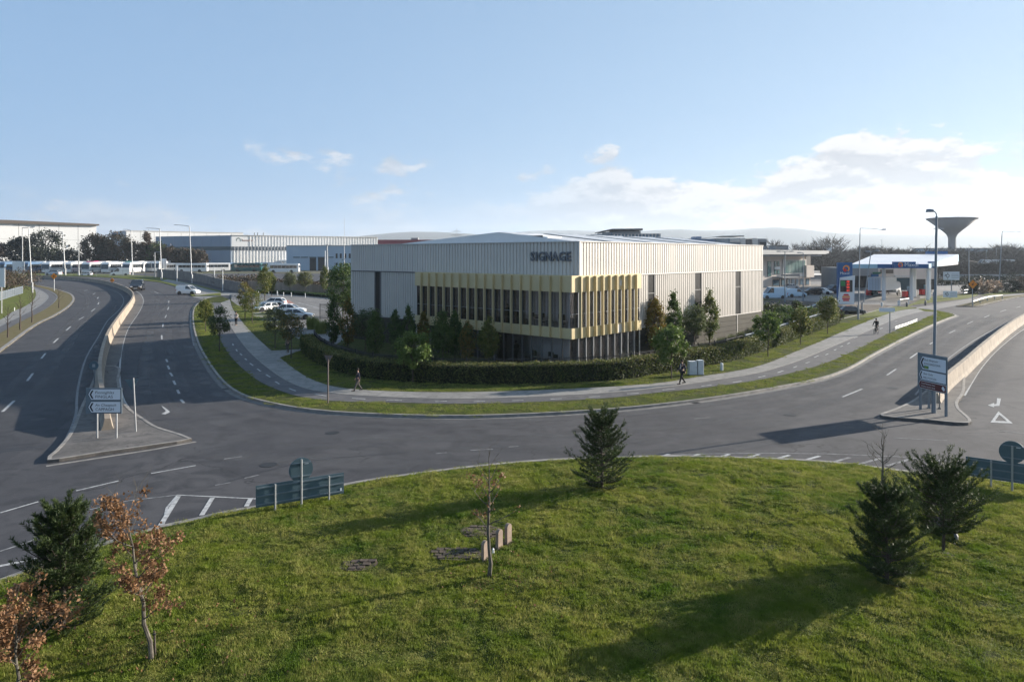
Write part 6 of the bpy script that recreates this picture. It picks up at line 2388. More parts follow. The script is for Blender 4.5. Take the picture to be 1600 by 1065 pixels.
# backs of the chevron boards on the roundabout
def sign_back(pA, pB, pxl, pxr, ztl, zbl, cpx, cr, cz, ptop, label, third=None):
    """pA, pB: the two outer posts on the ground; board seen from behind"""
    u_ = (pB - pA)
    u_.z = 0
    wd_ = u_.length
    rz_ = math.atan2(u_.y, u_.x)
    c_ = (pA + pB) / 2
    z0_ = float(mound(c_.x, c_.y))
    t_ = thing('chevron_board', label, 'road sign', (c_.x, c_.y, z0_), rz_)
    def tx(px):
        k2 = (px - 800) / FPX
        un = u_.normalized()
        return (k2 * c_.y - c_.x) / (un.x - k2 * un.y)
    a_, b_ = tx(pxl), tx(pxr)
    zt2, zb2 = ztl - z0_, zbl - z0_
    MB().box(a_, b_, 0.03, 0.05, zb2, zt2).build('board', m_signback, t_)
    for f in (0.12, 0.5, 0.88):
        MB().box(a_ + 0.02, b_ - 0.02, 0.005, 0.03, zb2 + (zt2 - zb2) * f - 0.022, zb2 + (zt2 - zb2) * f + 0.022).build('rail', m_signframe, t_)
    for x in (-wd_ / 2, wd_ / 2):
        MB().tube((x, -0.03, -0.05), (x, -0.03, zt2 - 0.02), 0.032, 0.032, 10).build('post', m_galv, t_)
    xm_ = tx(cpx)
    MB().tube((xm_, -0.03, -0.05), (xm_, -0.03, ptop - z0_), 0.036, 0.036, 10).build('post', m_galv, t_)
    MB().lathe([(cr, -0.01), (cr, 0.01)], 40, 0, Matrix.Translation((xm_, 0.045, cz - z0_)) @ Matrix.Rotation(PI / 2, 4, 'X')).build('round_plate', m_signback, t_)
    for dz in (-cr * .55, cr * .55):
        w_2 = cr * 0.8
        MB().box(xm_ - w_2, xm_ + w_2, 0.0, 0.034, cz - z0_ + dz - 0.018, cz - z0_ + dz + 0.018).build('rail', m_signframe, t_)
    MB().box(xm_ + cr * .3, xm_ + cr * .62, 0.02, 0.033, cz - z0_ + cr * .42, cz - z0_ + cr * .5).build('sticker', m_signblade, t_)
    MB().box(b_ - 0.14, b_ - 0.08, 0.02, 0.029, zb2 + 0.1, zb2 + 0.2).build('sticker', m_signblade, t_)
    return t_


sign_back(gm(429.6, 799), gm(513.7, 783), 400, 537.7, 1.20, 0.46, 470.7, 0.415, 1.53, 1.90, 'back of a wide chevron board and round sign beside the hatched road marking')
sign_back(gm(1548.6, 761), gm(1614, 772), 1509, 1642, 1.33, 0.60, 1581.5, 0.41, 1.71, 1.95, 'back of a chevron board and round sign near the right pine')

# brown back of a give way sign on the verge
b = gp(512.5, 633)
t = thing('give_way_sign', 'brownish back of a give way triangle on a dark verge post', 'road sign', (b.x, b.y, KZ), rad(-5))
h_ = H - (555 - HOR) * b.y / FPX - KZ
m_bronze = mat('brown grey sign back', (0.13, 0.10, 0.085), 0.6)
MB().tube((0, 0, 0), (0, 0, h_ * 0.98), 0.045, 0.045, 10).build('post', m_bronze, t)
MB().prism([(-0.27, h_), (0.0, h_ - 0.50), (0.27, h_)], -0.02, 0.0, 0, Matrix(((1, 0, 0, 0), (0, 0, 1, 0.07), (0, 1, 0, 0), (0, 0, 0, 1)))).build('triangle_plate', m_bronze, t)
MB().prism([(-0.20, h_ - 0.04), (0.0, h_ - 0.42), (0.20, h_ - 0.04)], -0.02, 0.0, 0, Matrix(((1, 0, 0, 0), (0, 0, 1, 0.045), (0, 1, 0, 0), (0, 0, 0, 1)))).build('triangle_stiffener', m_kerb_dark, t)


def diamond(px, py, pbase, r_px, label):
    b_ = gp(px, pbase)
    k_ = b_.y / FPX
    q_ = at(px, py, b_.y)
    r_ = r_px * k_
    t_ = thing('warning_sign', label, 'road sign', b_)
    t_['group'] = 'orange diamond warning signs'
    MB().tube((0, 0, 0), (0, 0, q_.z), 0.05 * k_ / 0.08, 0.05 * k_ / 0.08, 8).build('post', m_galv, t_)
    MB().prism([(-r_, 0), (0, -r_), (r_, 0), (0, r_)], 0, 0.03, 0, Matrix(((1, 0, 0, 0), (0, 0, -1, -0.08), (0, 1, 0, q_.z), (0, 0, 0, 1)))).build('plate', m_orange_s, t_)
    MB().path([(-r_ * .2, -0.13, q_.z - r_ * .3), (-r_ * .05, -0.13, q_.z + r_ * .05), (r_ * .2, -0.13, q_.z + r_ * .3)], r_ * 0.06, 5).tube((-r_ * .25, -0.13, q_.z + r_ * .05), (r_ * .25, -0.13, q_.z - r_ * .1), r_ * .05).build('symbol', m_signink, t_)


diamond(84.5, 431.5, 455, 5.0, 'orange diamond warning sign on the left verge')
diamond(175.5, 438, 447, 3.6, 'smaller orange diamond sign behind the left median wall')
diamond(1519.5, 444, 479, 7.0, 'orange diamond warning sign by the right hand lay-by rail')


def board_sign(name, px0, px1, py0, py1, pbase, posts, label, m_=None, cat='sign', extra=None):
    Y_ = depth(pbase)
    cx_ = (px0 + px1) / 2
    t_ = thing(name, label, cat, (at(cx_, 0, Y_).x, Y_, 0))
    x_0, x_1, _, _, z_0, z_1 = front(px0, px1, py0, py1, Y_)
    wbox('board', m_ or m_signblade, t_, x_0, x_1, Y_ - 0.05, Y_, z_0, z_1)
    r_ = 0.05 * max(1, Y_ / 70)
    for p in posts:
        x = at(p, 0, Y_).x
        MB().tube((x, Y_ + 0.09, 0), (x, Y_ + 0.09, z_1 - 0.1), r_, r_, 8).build('post', m_galv, t_, world=True)
    if extra == 'roundabout':
        mb_ = MB()
        c_ = ((x_0 * .72 + x_1 * .28), (z_0 + z_1) / 2)
        r2 = (z_1 - z_0) * .22
        n_ = 14
        ring = []
        for rr in (r2, r2 * .68):
            ring += [(c_[0] + rr * math.cos(2 * PI * i / n_), Y_ - 0.06, c_[1] + rr * math.sin(2 * PI * i / n_)) for i in range(n_)]
        mb_.add(ring, [(i, (i + 1) % n_, (i + 1) % n_ + n_, i + n_) for i in range(n_)])
        for a_ in (PI / 2, PI, -PI / 2, PI * .85):
            p0 = Vector((c_[0] + r2 * math.cos(a_), Y_ - 0.06, c_[1] + r2 * math.sin(a_)))
            mb_.tube(p0, p0 + Vector((math.cos(a_), 0, math.sin(a_))) * r2 * .8, r2 * .14, r2 * .14, 4)
        mb_.build('roundabout_symbol', m_signink, t_, world=True)
        for k in range(3):
            MB().box(x_0 + (x_1 - x_0) * .5, x_1 - 0.15, Y_ - 0.06, Y_ - 0.052, z_0 + (z_1 - z_0) * (.25 + .2 * k), z_0 + (z_1 - z_0) * (.30 + .2 * k)).build('text_line', m_galv_dark, t_, world=True)
    return t_


board_sign('map_sign', 1473.5, 1499, 424.3, 437.3, 460, (1487,), 'upper pale sign board right of the thin twin lamp', extra='roundabout')
board_sign('map_sign', 1473.5, 1495.5, 454.5, 464.5, 467, (1485,), 'lower pale sign board with a roundabout diagram', extra='roundabout')
board_sign('finger_sign', 1373.5, 1398, 480.8, 487, 522.5, (1391,), 'pale street name board on a dark post beside the cycle track')
board_sign('billboard', 19.5, 38.5, 408.5, 427.5, 443, (34.8, 36.8), 'white billboard on two legs below the left lamp post', m_signwhite)
board_sign('billboard', -30, 8, 418.5, 448.5, 491, (-24, 1.8), 'white billboard cut by the left picture edge', m_signwhite)
board_sign('marker_board', 250, 260, 404, 420, 425, (252, 258), 'upright white board in front of the coaches', m_signwhite)

# white marker posts beyond the left verge and by the grey wall
for i, (px, pb, ptop, lab) in enumerate(((276.5, 440.5, 416, 'thin white pole in front of the grey concrete wall'), (335, 433.5, 418, 'white pole behind the concrete wall, beside the angled coach'),
                                         (348, 454, 418, 'tall pale pole at the end of the grey wall'), (22.5, 486.5, 481, 'short white marker post in the left grass'),
                                         (508, 425, 392, 'white flag pole beside the loading wing'))):
    b = gp(px, pb)
    t = thing('marker_post', lab, 'post', b)
    hh = H - (ptop - HOR) * b.y / FPX
    r = 0.06 * b.y / 110
    MB().tube((0, 0, 0), (0, 0, hh), r, r, 8).build('post_tube', m_white_post, t)
    MB().lathe([(r * 1.2, hh), (r * 0.8, hh + r)], 8).build('cap', m_white_post, t)

# cabinets and bollard beside the footpath
b = gp(1087, 588)
t = thing('utility_cabinet', 'pale grey pair of street cabinets in front of the hedge', 'cabinet', (b.x, b.y, KZ), rad(8))
m_cab = mat('pale grey cabinet', (0.50, 0.54, 0.57), 0.5, col2=(0.43, 0.47, 0.50), nscale=3)
for x0, x1, hh in ((-0.56, 0.04, 1.02), (0.10, 0.55, 1.08)):
    c_ = MB().bevbox(x0, x1, -0.2, 0.2, 0.05, hh, 0.015).build('cabinet_body', m_cab, t)
    MB().box(x0 + 0.03, x1 - 0.03, -0.212, -0.201, 0.12, hh - 0.06).build('door', m_cab, c_)
    MB().box(x1 - 0.10, x1 - 0.07, -0.225, -0.212, hh * .5, hh * .62).build('handle', m_steel, c_)
MB().box(-0.6, 0.6, -0.24, 0.24, 0, 0.05).build('plinth', m_kerb, t)
MB().box(0.045, 0.095, -0.15, 0.15, 0.05, 1.0).build('gap_infill', m_dark, t)
b = gp(1127.5, 581)
t = thing('bollard', 'short pale bollard right of the street cabinets', 'bollard', (b.x, b.y, KZ), 0)
MB().lathe([(0.12, 0), (0.12, 0.50), (0.10, 0.55), (0.0, 0.57)], 16).build('post_tube', m_cab, t)
MB().lathe([(0.124, 0.42), (0.124, 0.47)], 16).build('band', m_white_post, t)

# low rails beside the road
def rail_thing(name, pix, zt2, label, m_, rails=(1.0, 0.6), posts=3, rr=0.05):
    p = [gp(*q) for q in pix]
    t_ = thing(name, label, 'railing', p[0])
    k_ = p[0].y / 80
    for f in rails:
        MB().path([q + Vector((0, 0, KZ + zt2 * f)) for q in p], rr, 6).build('rail', m_, t_, world=True)
    for i in range(posts):
        f = i / (posts - 1) * (len(p) - 1)
        j = min(int(f), len(p) - 2)
        q = p[j].lerp(p[j + 1], f - j)
        MB().tube(q, q + Vector((0, 0, KZ + zt2)), rr * 1.1, rr * 1.1, 6).build('post', m_, t_, world=True)


rail_thing('low_rail', [(1398.5, 518), (1416, 512), (1433, 505)], 0.42, 'low white double rail along the verge beside the cycle track', m_white_post, (1.0, 0.5), 3, 0.03)
rail_thing('barrier_gate', [(1506, 462), (1518, 460), (1531, 459)], 1.1, 'dark barrier gate by the far lay-by', m_galv_dark, (1.0, 0.45), 3, 0.06)
rail_thing('barrier_gate', [(1406, 478), (1420, 476)], 1.0, 'white barrier arm at the forecourt exit', m_white_post, (1.0,), 2, 0.07)
for px, pb, lab in ((1417, 480, 'dark bollard at the forecourt exit'), (1446, 477, 'dark bollard in the grass by the thin twin lamp'), (1404, 477, 'white bollard at the forecourt exit barrier'), (1378, 480, 'white bollard left of the forecourt exit')):
    b = gp(px, pb)
    t = thing('bollard', lab, 'bollard', b)
    t['group'] = 'bollards at the fuel station'
    m_ = m_white_post if 'white' in lab else m_trim_dark
    MB().lathe([(0.16, 0), (0.16, 0.75), (0.13, 0.85), (0, 0.88)], 12).build('post_tube', m_, t)
    MB().lathe([(0.165, 0.6), (0.165, 0.68)], 12).build('band', m_galv, t)
# edge rail in the lay-by island
rail_thing('crash_rail', [(1520, 478.5), (1535, 473), (1550, 469), (1566, 468)], 0.7, 'curved cream coloured low rail on the lay-by island', mat('cream rail', (0.55, 0.50, 0.38), 0.6), (1.0,), 5, 0.14)

# ================================================================== fences and walls
# grey concrete wall beyond the side entrance
def panel_wall(name, label, pix, tops, m_, seg, thick=0.25, pier=None, gap=0.04):
    p = gpath(pix, seg)
    tp = np.interp(np.linspace(0, 1, len(p)), np.linspace(0, 1, len(tops)), tops)
    t_ = thing(name, label, 'wall', p[0])
    for i in range(len(p) - 1):
        a, b_ = p[i], p[i + 1]
        d = (b_ - a).normalized()
        s_ = Vector((-d.y, d.x, 0)) * thick / 2
        a2, b2 = a + d * gap, b_ - d * gap
        h0 = tp[i]
        h1 = tp[i + 1]
        vs_ = [a2 + s_, a2 - s_, b2 - s_, b2 + s_]
        vs_ = [Vector((v.x, v.y, 0)) for v in vs_] + [Vector((vs_[0].x, vs_[0].y, h0)), Vector((vs_[1].x, vs_[1].y, h0)), Vector((vs_[2].x, vs_[2].y, h1)), Vector((vs_[3].x, vs_[3].y, h1))]
        MB().add(vs_, [(0, 1, 5, 4), (1, 2, 6, 5), (2, 3, 7, 6), (3, 0, 4, 7), (4, 5, 6, 7)]).build('wall_panel', m_, t_, world=True)
        if pier:
            MB().box(a.x - pier, a.x + pier, a.y - pier, a.y + pier, 0, max(h0, h1) + 0.05).build('pier', m_, t_, world=True)
    return t_


m_cwall = mat('weathered concrete wall', (0.20, 0.19, 0.175), 0.9, col2=(0.13, 0.125, 0.12), nscale=0.4, ndetail=8)
hs = [H - (420 - HOR) * depth(433) / FPX, H - (425 - HOR) * depth(438.5) / FPX, H - (433 - HOR) * depth(446.5) / FPX, H - (441 - HOR) * depth(456) / FPX]
panel_wall('concrete_wall', 'long grey concrete panel wall beside the side road', [(246, 433), (280, 436), (315, 441.5), (345, 449.5), (383, 457)], hs, m_cwall, 3.2, 0.3)
m_timber = mat('pale timber fence', (0.30, 0.25, 0.20), 0.85, col2=(0.22, 0.18, 0.145), nscale=0.8, ndetail=7, stretch=(1, 1, 0.15))
hs = [H - (438.5 - HOR) * depth(456) / FPX, H - (442 - HOR) * depth(458) / FPX, H - (447 - HOR) * depth(463) / FPX]
panel_wall('board_fence', 'tan board fence behind the car park', [(388, 456), (430, 457), (480, 460), (548, 464)], hs, m_timber, 0.9, 0.08, gap=0.012)['category'] = 'fence'

# dark railing behind the hedge
def railing(name, label, pix, h, m_, z0=KZ, pitch=0.13, post_every=2.5, top_r=0.03):
    p = gpath(pix, 0.5)
    t_ = thing(name, label, 'fence', p[0])
    mb_ = MB()
    acc = 0.0
    for i in range(len(p) - 1):
        d = (p[i + 1] - p[i])
        L_ = d.length
        k = 0.0
        while acc <= L_:
            q = p[i] + d * (acc / L_)
            mb_.box(q.x - 0.012, q.x + 0.012, q.y - 0.012, q.y + 0.012, z0 + 0.08, z0 + h)
            acc += pitch
        acc -= L_
    o2 = mb_.build('bars', m_, t_, world=True)
    o2['kind'] = 'stuff'
    for f in (0.08, h - 0.12):
        MB().path([q + Vector((0, 0, z0 + f)) for q in p], top_r, 4).build('rail', m_, t_, world=True)
    acc2 = 0
    for i in range(0, len(p), max(1, int(post_every / 0.5))):
        q = p[i]
        MB().box(q.x - 0.04, q.x + 0.04, q.y - 0.04, q.y + 0.04, 0, z0 + h + 0.06).build('post', m_, t_, world=True)
    return t_


m_rail = mat('black railing paint', (0.02, 0.021, 0.023), 0.45)
HEDGE = [(468, 546), (474, 556), (486, 566), (502, 574), (530, 584), (560, 591.5), (620, 598), (700, 602.5), (800, 603), (880, 601), (960, 597), (1000, 592), (1040, 585), (1100, 575), (1140, 568), (1165, 560),
         (1200, 549), (1240, 534), (1280, 519), (1312, 507)]
hp = gpath(HEDGE, 0.5)
hin = offset_path(hp, 1.35)
# railing line follows the inner side of the hedge


def railing_w(name, label, p, h, m_, **kw):
    pix = None
    global gpath
    old = gpath
    gpath = lambda *_a, **_k: p
    try:
        return railing(name, label, pix, h, m_, **kw)
    finally:
        gpath = old


nH = len(hin)
railing_w('railing', 'black bar railing standing just inside the left part of the hedge', hin[:int(nH * .62)], 1.62, m_rail)
railing_w('railing', 'railing with a pale top rail inside the right part of the hedge', hin[int(nH * .62):], 1.62, m_galv_dark, top_r=0.045)
railing('gate_railing', 'dark mesh gate panel at the car park corner of the warehouse', [(500, 500), (515, 499), (531, 497)], 2.1, m_rail, z0=0.15, pitch=0.11)
# chain link fence at the far left
b0 = [(-60, 486), (0, 470.5), (20, 464), (36, 459)]
railing('mesh_fence', 'wire fence on thin posts at the left edge of the picture', b0, 1.7, m_galv_dark, pitch=0.25, post_every=3.0, top_r=0.035)
railing('yard_fence', 'thin green grey fence in front of the coach yard', [(40, 431.2), (120, 431.2), (200, 432.5), (245, 434)], 2.6, m_galv_dark, pitch=0.55, post_every=8, top_r=0.05)
for i, (px, pb) in enumerate(((404, 462), (420, 463), (434, 463), (443, 464), (455, 464.5), (477, 466), (433, 461.5))):
    b = gp(px, pb)
    t = thing('bollard', 'thin white bollard %s along the car park edge' % ['first', 'second', 'third', 'fourth', 'fifth', 'last', 'set back, third'][i], 'bollard', (b.x, b.y, KZ))
    t['group'] = 'white bollards along the far car park edge'
    MB().tube((0, 0, 0), (0, 0, 0.9), 0.07, 0.07, 8).build('post_tube', m_white_post, t)
    MB().lathe([(0.08, 0.88), (0.03, 0.95)], 8).build('cap', m_white_post, t)

# ================================================================== stones and slabs on the roundabout
m_stone = mat('pinkish grey stone', (0.27, 0.205, 0.16), 0.9, col2=(0.19, 0.145, 0.115), nscale=4, bump=0.01, bscale=20)
for px0, px1, pyb, pyt, lab in ((754, 761.5, 877, 844, 'round topped stone standing left of the sapling trunk'), (776, 784, 857, 826, 'round topped stone in the middle of the three'), (790.5, 797.5, 848.5, 817, 'round topped stone farthest right')):
    b = gm((px0 + px1) / 2, pyb)
    k_ = b.y / FPX
    hh = (pyb - pyt) * k_
    w = 0.115
    t = thing('standing_stone', lab, 'stone', b, rad(56))
    t['group'] = 'round topped standing stones'
    pts = [(-w, -0.1), (-w, hh - w)] + [(-w * math.cos(a), hh - w + w * math.sin(a)) for a in np.linspace(0.3, PI - 0.3, 7)] + [(w, hh - w), (w, -0.1)]
    o2 = MB().extrude_y(pts, -0.05, 0.05).build('stone_slab', m_stone, t)
    MB().box(-w - 0.05, w + 0.05, -0.14, 0.14, -0.1, 0.03).build('footing', m_soil, t)
b = gm(786.5, 862)
t = thing('small_marker', 'small pale peg beside the middle standing stone', 'post', gm(767.5 + 3, 866))
MB().lathe([(0.035, 0), (0.03, 0.15), (0.0, 0.2)], 8).build('peg', m_signwhite, t)
MB().lathe([(0.05, 0), (0.05, 0.02)], 8).build('foot', m_kerb, t)
# flat worn paving patches, each laid of setts
m_sett = mat('dark paving sett', (0.085, 0.062, 0.046), 0.9, col2=(0.05, 0.038, 0.028), nscale=6, bump=0.01, bscale=30)


def patch(pc, rx, ry, label, ang=0.0):
    b_ = gm(*pc)
    k_ = b_.y / FPX
    RX_ = rx * k_
    RY_ = ry * (b_.y ** 2) / (H * FPX)
    t_ = thing('paved_patch', label, 'paving', b_)
    t_['group'] = 'worn paved patches in the lawn'
    base = [(RX_ * 1.08 * math.cos(a) * (1 + .08 * math.sin(3 * a)), RY_ * 1.12 * math.sin(a) * (1 + .08 * math.cos(2 * a))) for a in np.linspace(0, 2 * PI, 25)[:-1]]
    mb_ = MB()
    vs_ = []
    for x, y in base:
        vs_.append((x, y, float(mound(b_.x + x, b_.y + y)) - b_.z + 0.035))
    mb_.add([(0, 0, 0.035)] + vs_, [(0, i + 1, (i + 1) % 24 + 1) for i in range(24)])
    mb_.build('soil_bed', m_soil, t_)
    me = MB().bevbox(-0.105, 0.105, -0.075, 0.075, -0.03, 0.03, 0.012).mesh('sett', m_sett)
    r_ = random.Random(int(pc[0]))
    y = -RY_
    j = 0
    while y < RY_:
        x = -RX_ + (0.11 if j % 2 else 0)
        while x < RX_:
            if (x / RX_) ** 2 + (y / RY_) ** 2 < 0.9 and r_.random() < 0.93:
                from_mesh('sett', me, t_, (x + r_.uniform(-.012, .012), y + r_.uniform(-.01, .01), float(mound(b_.x + x, b_.y + y)) - b_.z + 0.034 + r_.uniform(-.012, .012)), (r_.uniform(-.07, .07), r_.uniform(-.07, .07), r_.uniform(-.06, .06)))
            x += 0.235
        y += 0.175
        j += 1
    return t_


patch((560, 884), 27, 9, 'worn patch of dark paving alone at the left of the lawn')
patch((715, 866), 42, 11, 'worn paving left of the nearest standing stone')
patch((752, 833), 30, 10, 'dark round paving behind the three standing stones')

# concrete slab curled round the trunk of the right pine
b = gm(1472, 866)
t = thing('concrete_slab', 'pale broken concrete slab on edge round the right pine trunk', 'slab', b, 0.0)
pts = gpath([(1446, 858), (1460, 853), (1476, 851), (1487, 856), (1491, 866), (1496, 876)], 0.15)
mb = MB()
vs, n = [], len(pts)
for i, q in enumerate(pts):
    zz = float(mound(q.x, q.y))
    hh = 0.30 + 0.06 * math.sin(i * 0.9) + (0.08 if i < n * .6 else -0.04)
    for dx, z in ((0, -0.1), (0, hh), (0.07, hh - 0.02), (0.07, -0.1)):
        vs.append((q.x + dx, q.y + dx * .7, zz + z))
fs = []
for i in range(n - 1):
    for k in range(4):
        k2 = (k + 1) % 4
        fs.append((4 * i + k, 4 * i + k2, 4 * i + 4 + k2, 4 * i + 4 + k))
mb.add(vs, fs + [(0, 1, 2, 3), (4 * n - 1, 4 * n - 2, 4 * n - 3, 4 * n - 4)])
mb.build('slab_edge', m_foot, t, world=True)
q = gm(1468, 866)
MB().lathe([(0.34, -0.05), (0.30, 0.02), (0.1, 0.04)], 14, 0, Matrix.Diagonal((1, .8, 1, 1))).build('soil_bed', m_soil, t)

# ================================================================== people
m_skin = mat('skin', (0.42, 0.26, 0.19), 0.6)
m_navyc = mat('dark navy cloth', (0.012, 0.014, 0.030), 0.9)
m_blackc = mat('black cloth', (0.010, 0.010, 0.012), 0.9)
m_greyc = mat('grey brown cloth', (0.085, 0.075, 0.07), 0.9)
m_whitec = mat('pale shirt cloth', (0.50, 0.47, 0.44), 0.9)
m_brownc = mat('tan coat cloth', (0.20, 0.14, 0.10), 0.9)
m_hair = mat('dark hair', (0.02, 0.014, 0.010), 0.8)
m_shoe = mat('black shoe', (0.012, 0.012, 0.012), 0.5)


def skin_obj(name, V, E, R, m_, par, root=0, sub=1):
    me = bpy.data.meshes.new(name)
    me.from_pydata([tuple(v) for v in V], E, [])
    o = bpy.data.objects.new(name, me)
    C.objects.link(o)
    o.parent = par
    md = o.modifiers.new('skin', 'SKIN')
    for i, r in enumerate(R):
        rr = r if isinstance(r, tuple) else (r, r)
        me.skin_vertices[0].data[i].radius = rr
    me.skin_vertices[0].data[root].use_root = True
    md.use_smooth_shade = True
    sb = o.modifiers.new('sub', 'SUBSURF')
    sb.levels = sub
    sb.render_levels = sub
    me.materials.append(m_)
    return o


def person(loc, rz, label, top, legs, pose, h=1.76, hair=None, shirt=None, bag=False):
    """figure facing +x; pose gives hip, knee, ankle, shoulder, elbow, wrist for each side"""
    t_ = thing('person', label, 'person', loc, rz, scale=h / 1.76)
    J = dict(pel=(0, 0, 0.95), sp=(0.0, 0, 1.15), ch=(0.01, 0, 1.36), nk=(0.01, 0, 1.50), hd0=(0.025, 0, 1.58), hd1=(0.03, 0, 1.68), hd2=(0.02, 0, 1.74))
    for s, nm in ((1, 'l'), (-1, 'r')):
        J['hip' + nm] = (0, s * 0.095, 0.90)
        J['kn' + nm] = (pose['knee_' + nm][0], s * 0.10, pose['knee_' + nm][1])
        J['an' + nm] = (pose['ank_' + nm][0], s * 0.10, pose['ank_' + nm][1])
        J['toe' + nm] = (pose['ank_' + nm][0] + 0.16, s * 0.12, max(0.03, pose['ank_' + nm][1] - 0.05))
        J['sh' + nm] = (0.0, s * 0.19, 1.43)
        J['el' + nm] = (pose['elb_' + nm][0], s * 0.25, pose['elb_' + nm][1])
        J['wr' + nm] = (pose['wri_' + nm][0], s * pose.get('wy_' + nm, 0.26), pose['wri_' + nm][1])
    if 'lean' in pose:
        for k in ('sp', 'ch', 'nk', 'hd0', 'hd1', 'hd2', 'shl', 'shr'):
            x, y, z = J[k]
            J[k] = (x + pose['lean'] * (z - 0.95), y, z - abs(pose['lean']) * 0.1 * (z - .95))
    if 'sit' in pose:
        pass
    keys = list(J)
    V = [Vector(J[k]) for k in keys]
    ix = {k: i for i, k in enumerate(keys)}
    rad_ = dict(pel=(.14, .10), sp=(.12, .09), ch=(.15, .10), nk=.05, hd0=.065, hd1=.088, hd2=.05)
    for nm in 'lr':
        rad_.update({'hip' + nm: .085, 'kn' + nm: .055, 'an' + nm: .04, 'toe' + nm: .035, 'sh' + nm: .06, 'el' + nm: .042, 'wr' + nm: .03})
    R = [rad_[k] for k in keys]
    E = [('pel', 'sp'), ('sp', 'ch'), ('ch', 'nk'), ('nk', 'hd0'), ('hd0', 'hd1'), ('hd1', 'hd2')]
    for nm in 'lr':
        E += [('pel', 'hip' + nm), ('hip' + nm, 'kn' + nm), ('kn' + nm, 'an' + nm), ('an' + nm, 'toe' + nm), ('ch', 'sh' + nm), ('sh' + nm, 'el' + nm), ('el' + nm, 'wr' + nm)]
    E = [(ix[a], ix[b]) for a, b in E]
    # palms, fingers and thumbs continue the same figure
    for nm, s in (('l', 1), ('r', -1)):
        w = Vector(J['wr' + nm])
        d = (w - Vector(J['el' + nm])).normalized()
        side = d.cross(Vector((0, 1, 0)))
        side = side.normalized() if side.length > 0.1 else Vector((1, 0, 0))
        V.append(w + d * 0.08)
        R.append((.030, .022))
        pi_ = len(V) - 1
        E.append((ix['wr' + nm], pi_))
        for j, L_ in enumerate((.062, .075, .08, .07)):
            V.append(V[pi_] + side * (0.033 - 0.022 * j) + d * L_ * .55)
            R.append(.010)
            V.append(V[pi_] + side * (0.036 - 0.024 * j) + d * L_ + Vector((0, -s * .018, 0)))
            R.append(.008)
            E += [(pi_, len(V) - 2), (len(V) - 2, len(V) - 1)]
        V.append(w + d * 0.05 + side * 0.045)
        R.append(.011)
        E.append((ix['wr' + nm], len(V) - 1))
    body = skin_obj('body', V, E, R, m_skin, t_)
    # clothes
    g = 1.18
    ks = ['pel', 'sp', 'ch', 'shl', 'shr', 'ell', 'elr', 'wrl', 'wrr', 'nk']
    V2 = [Vector(J[k]) for k in ks]
    V2[0] = Vector(J['pel']) + Vector((0, 0, -0.10))
    V2[-1] = Vector(J['nk']) + Vector((0, 0, -0.04))
    V2[7] = Vector(J['wrl']).lerp(Vector(J['ell']), .08)
    V2[8] = Vector(J['wrr']).lerp(Vector(J['elr']), .08)
    skin_obj('jacket', V2, [(0, 1), (1, 2), (2, 3), (2, 4), (3, 5), (4, 6), (5, 7), (6, 8), (2, 9)], [(.185, .135), (.155, .12), (.175, .125), .085, .085, .062, .062, .045, .045, .07], top, t_)
    ks = ['pel', 'hipl', 'hipr', 'knl', 'knr', 'anl', 'anr']
    V3 = [Vector(J[k]) for k in ks]
    skin_obj('trousers', V3, [(0, 1), (0, 2), (1, 3), (2, 4), (3, 5), (4, 6)], [(.165, .12), .105, .105, .075, .075, .055, .055], legs, t_)
    for nm in 'lr':
        a_, b_ = Vector(J['an' + nm]), Vector(J['toe' + nm])
        MB().loft([[(x, y + s_ * w, z) for s_, z in ((-1, z0), (1, z0), (.8, z1), (-.8, z1))] for x, y, w, z0, z1 in
                   ((a_.x - .07, a_.y, .035, b_.z - .03, a_.z + .01), (a_.x, a_.y, .045, b_.z - .03, a_.z + .02), (a_.x + .10, a_.y, .048, b_.z - .03, b_.z + .035), (b_.x + .05, b_.y, .035, b_.z - .03, b_.z + .01))]).build('shoe', m_shoe, t_)
    hc = Vector(J['hd1'])
    hair_m = MB()
    prof = [(0.02, 0.115), (0.06, 0.10), (0.09, 0.06), (0.102, 0.01), (0.095, -0.05)]
    hair_m.lathe(prof, 14, 0, Matrix.Translation(hc + Vector((-0.018, 0, 0.0))))
    hair_m.build('hair', hair or m_hair, t_, smooth=True)
    # a face: nose, eyes, mouth, ears
    MB().loft([[(hc.x + x, hc.y + s_ * w, hc.z + z) for s_ in (-1, 1)] + [(hc.x + x, hc.y, hc.z + z + .02)] for x, w, z in ((.085, .014, -.015), (.115, .006, -.02))]).build('nose', m_skin, t_)
    for s_ in (-1, 1):
        MB().lathe([(.012, 0), (.008, .006)], 8, 0, Matrix.Translation((hc.x + .088, hc.y + s_ * .032, hc.z + .012)) @ Matrix.Rotation(PI / 2, 4, 'Y')).build('eye', m_hair, t_)
        MB().lathe([(.022, 0), (.016, .012)], 8, 0, Matrix.Translation((hc.x, hc.y + s_ * .088, hc.z)) @ Matrix.Rotation(-s_ * PI / 2, 4, 'X')).build('ear', m_skin, t_)
    MB().box(hc.x + .084, hc.x + .092, hc.y - .022, hc.y + .022, hc.z - .055, hc.z - .048).build('mouth', mat('lips', (.3, .12, .10), .6), t_)
    if shirt:
        c_ = Vector(J['ch'])
        MB().box(c_.x + .118, c_.x + .135, -.04, .04, 1.12, 1.46).build('shirt', shirt, t_)
    return t_


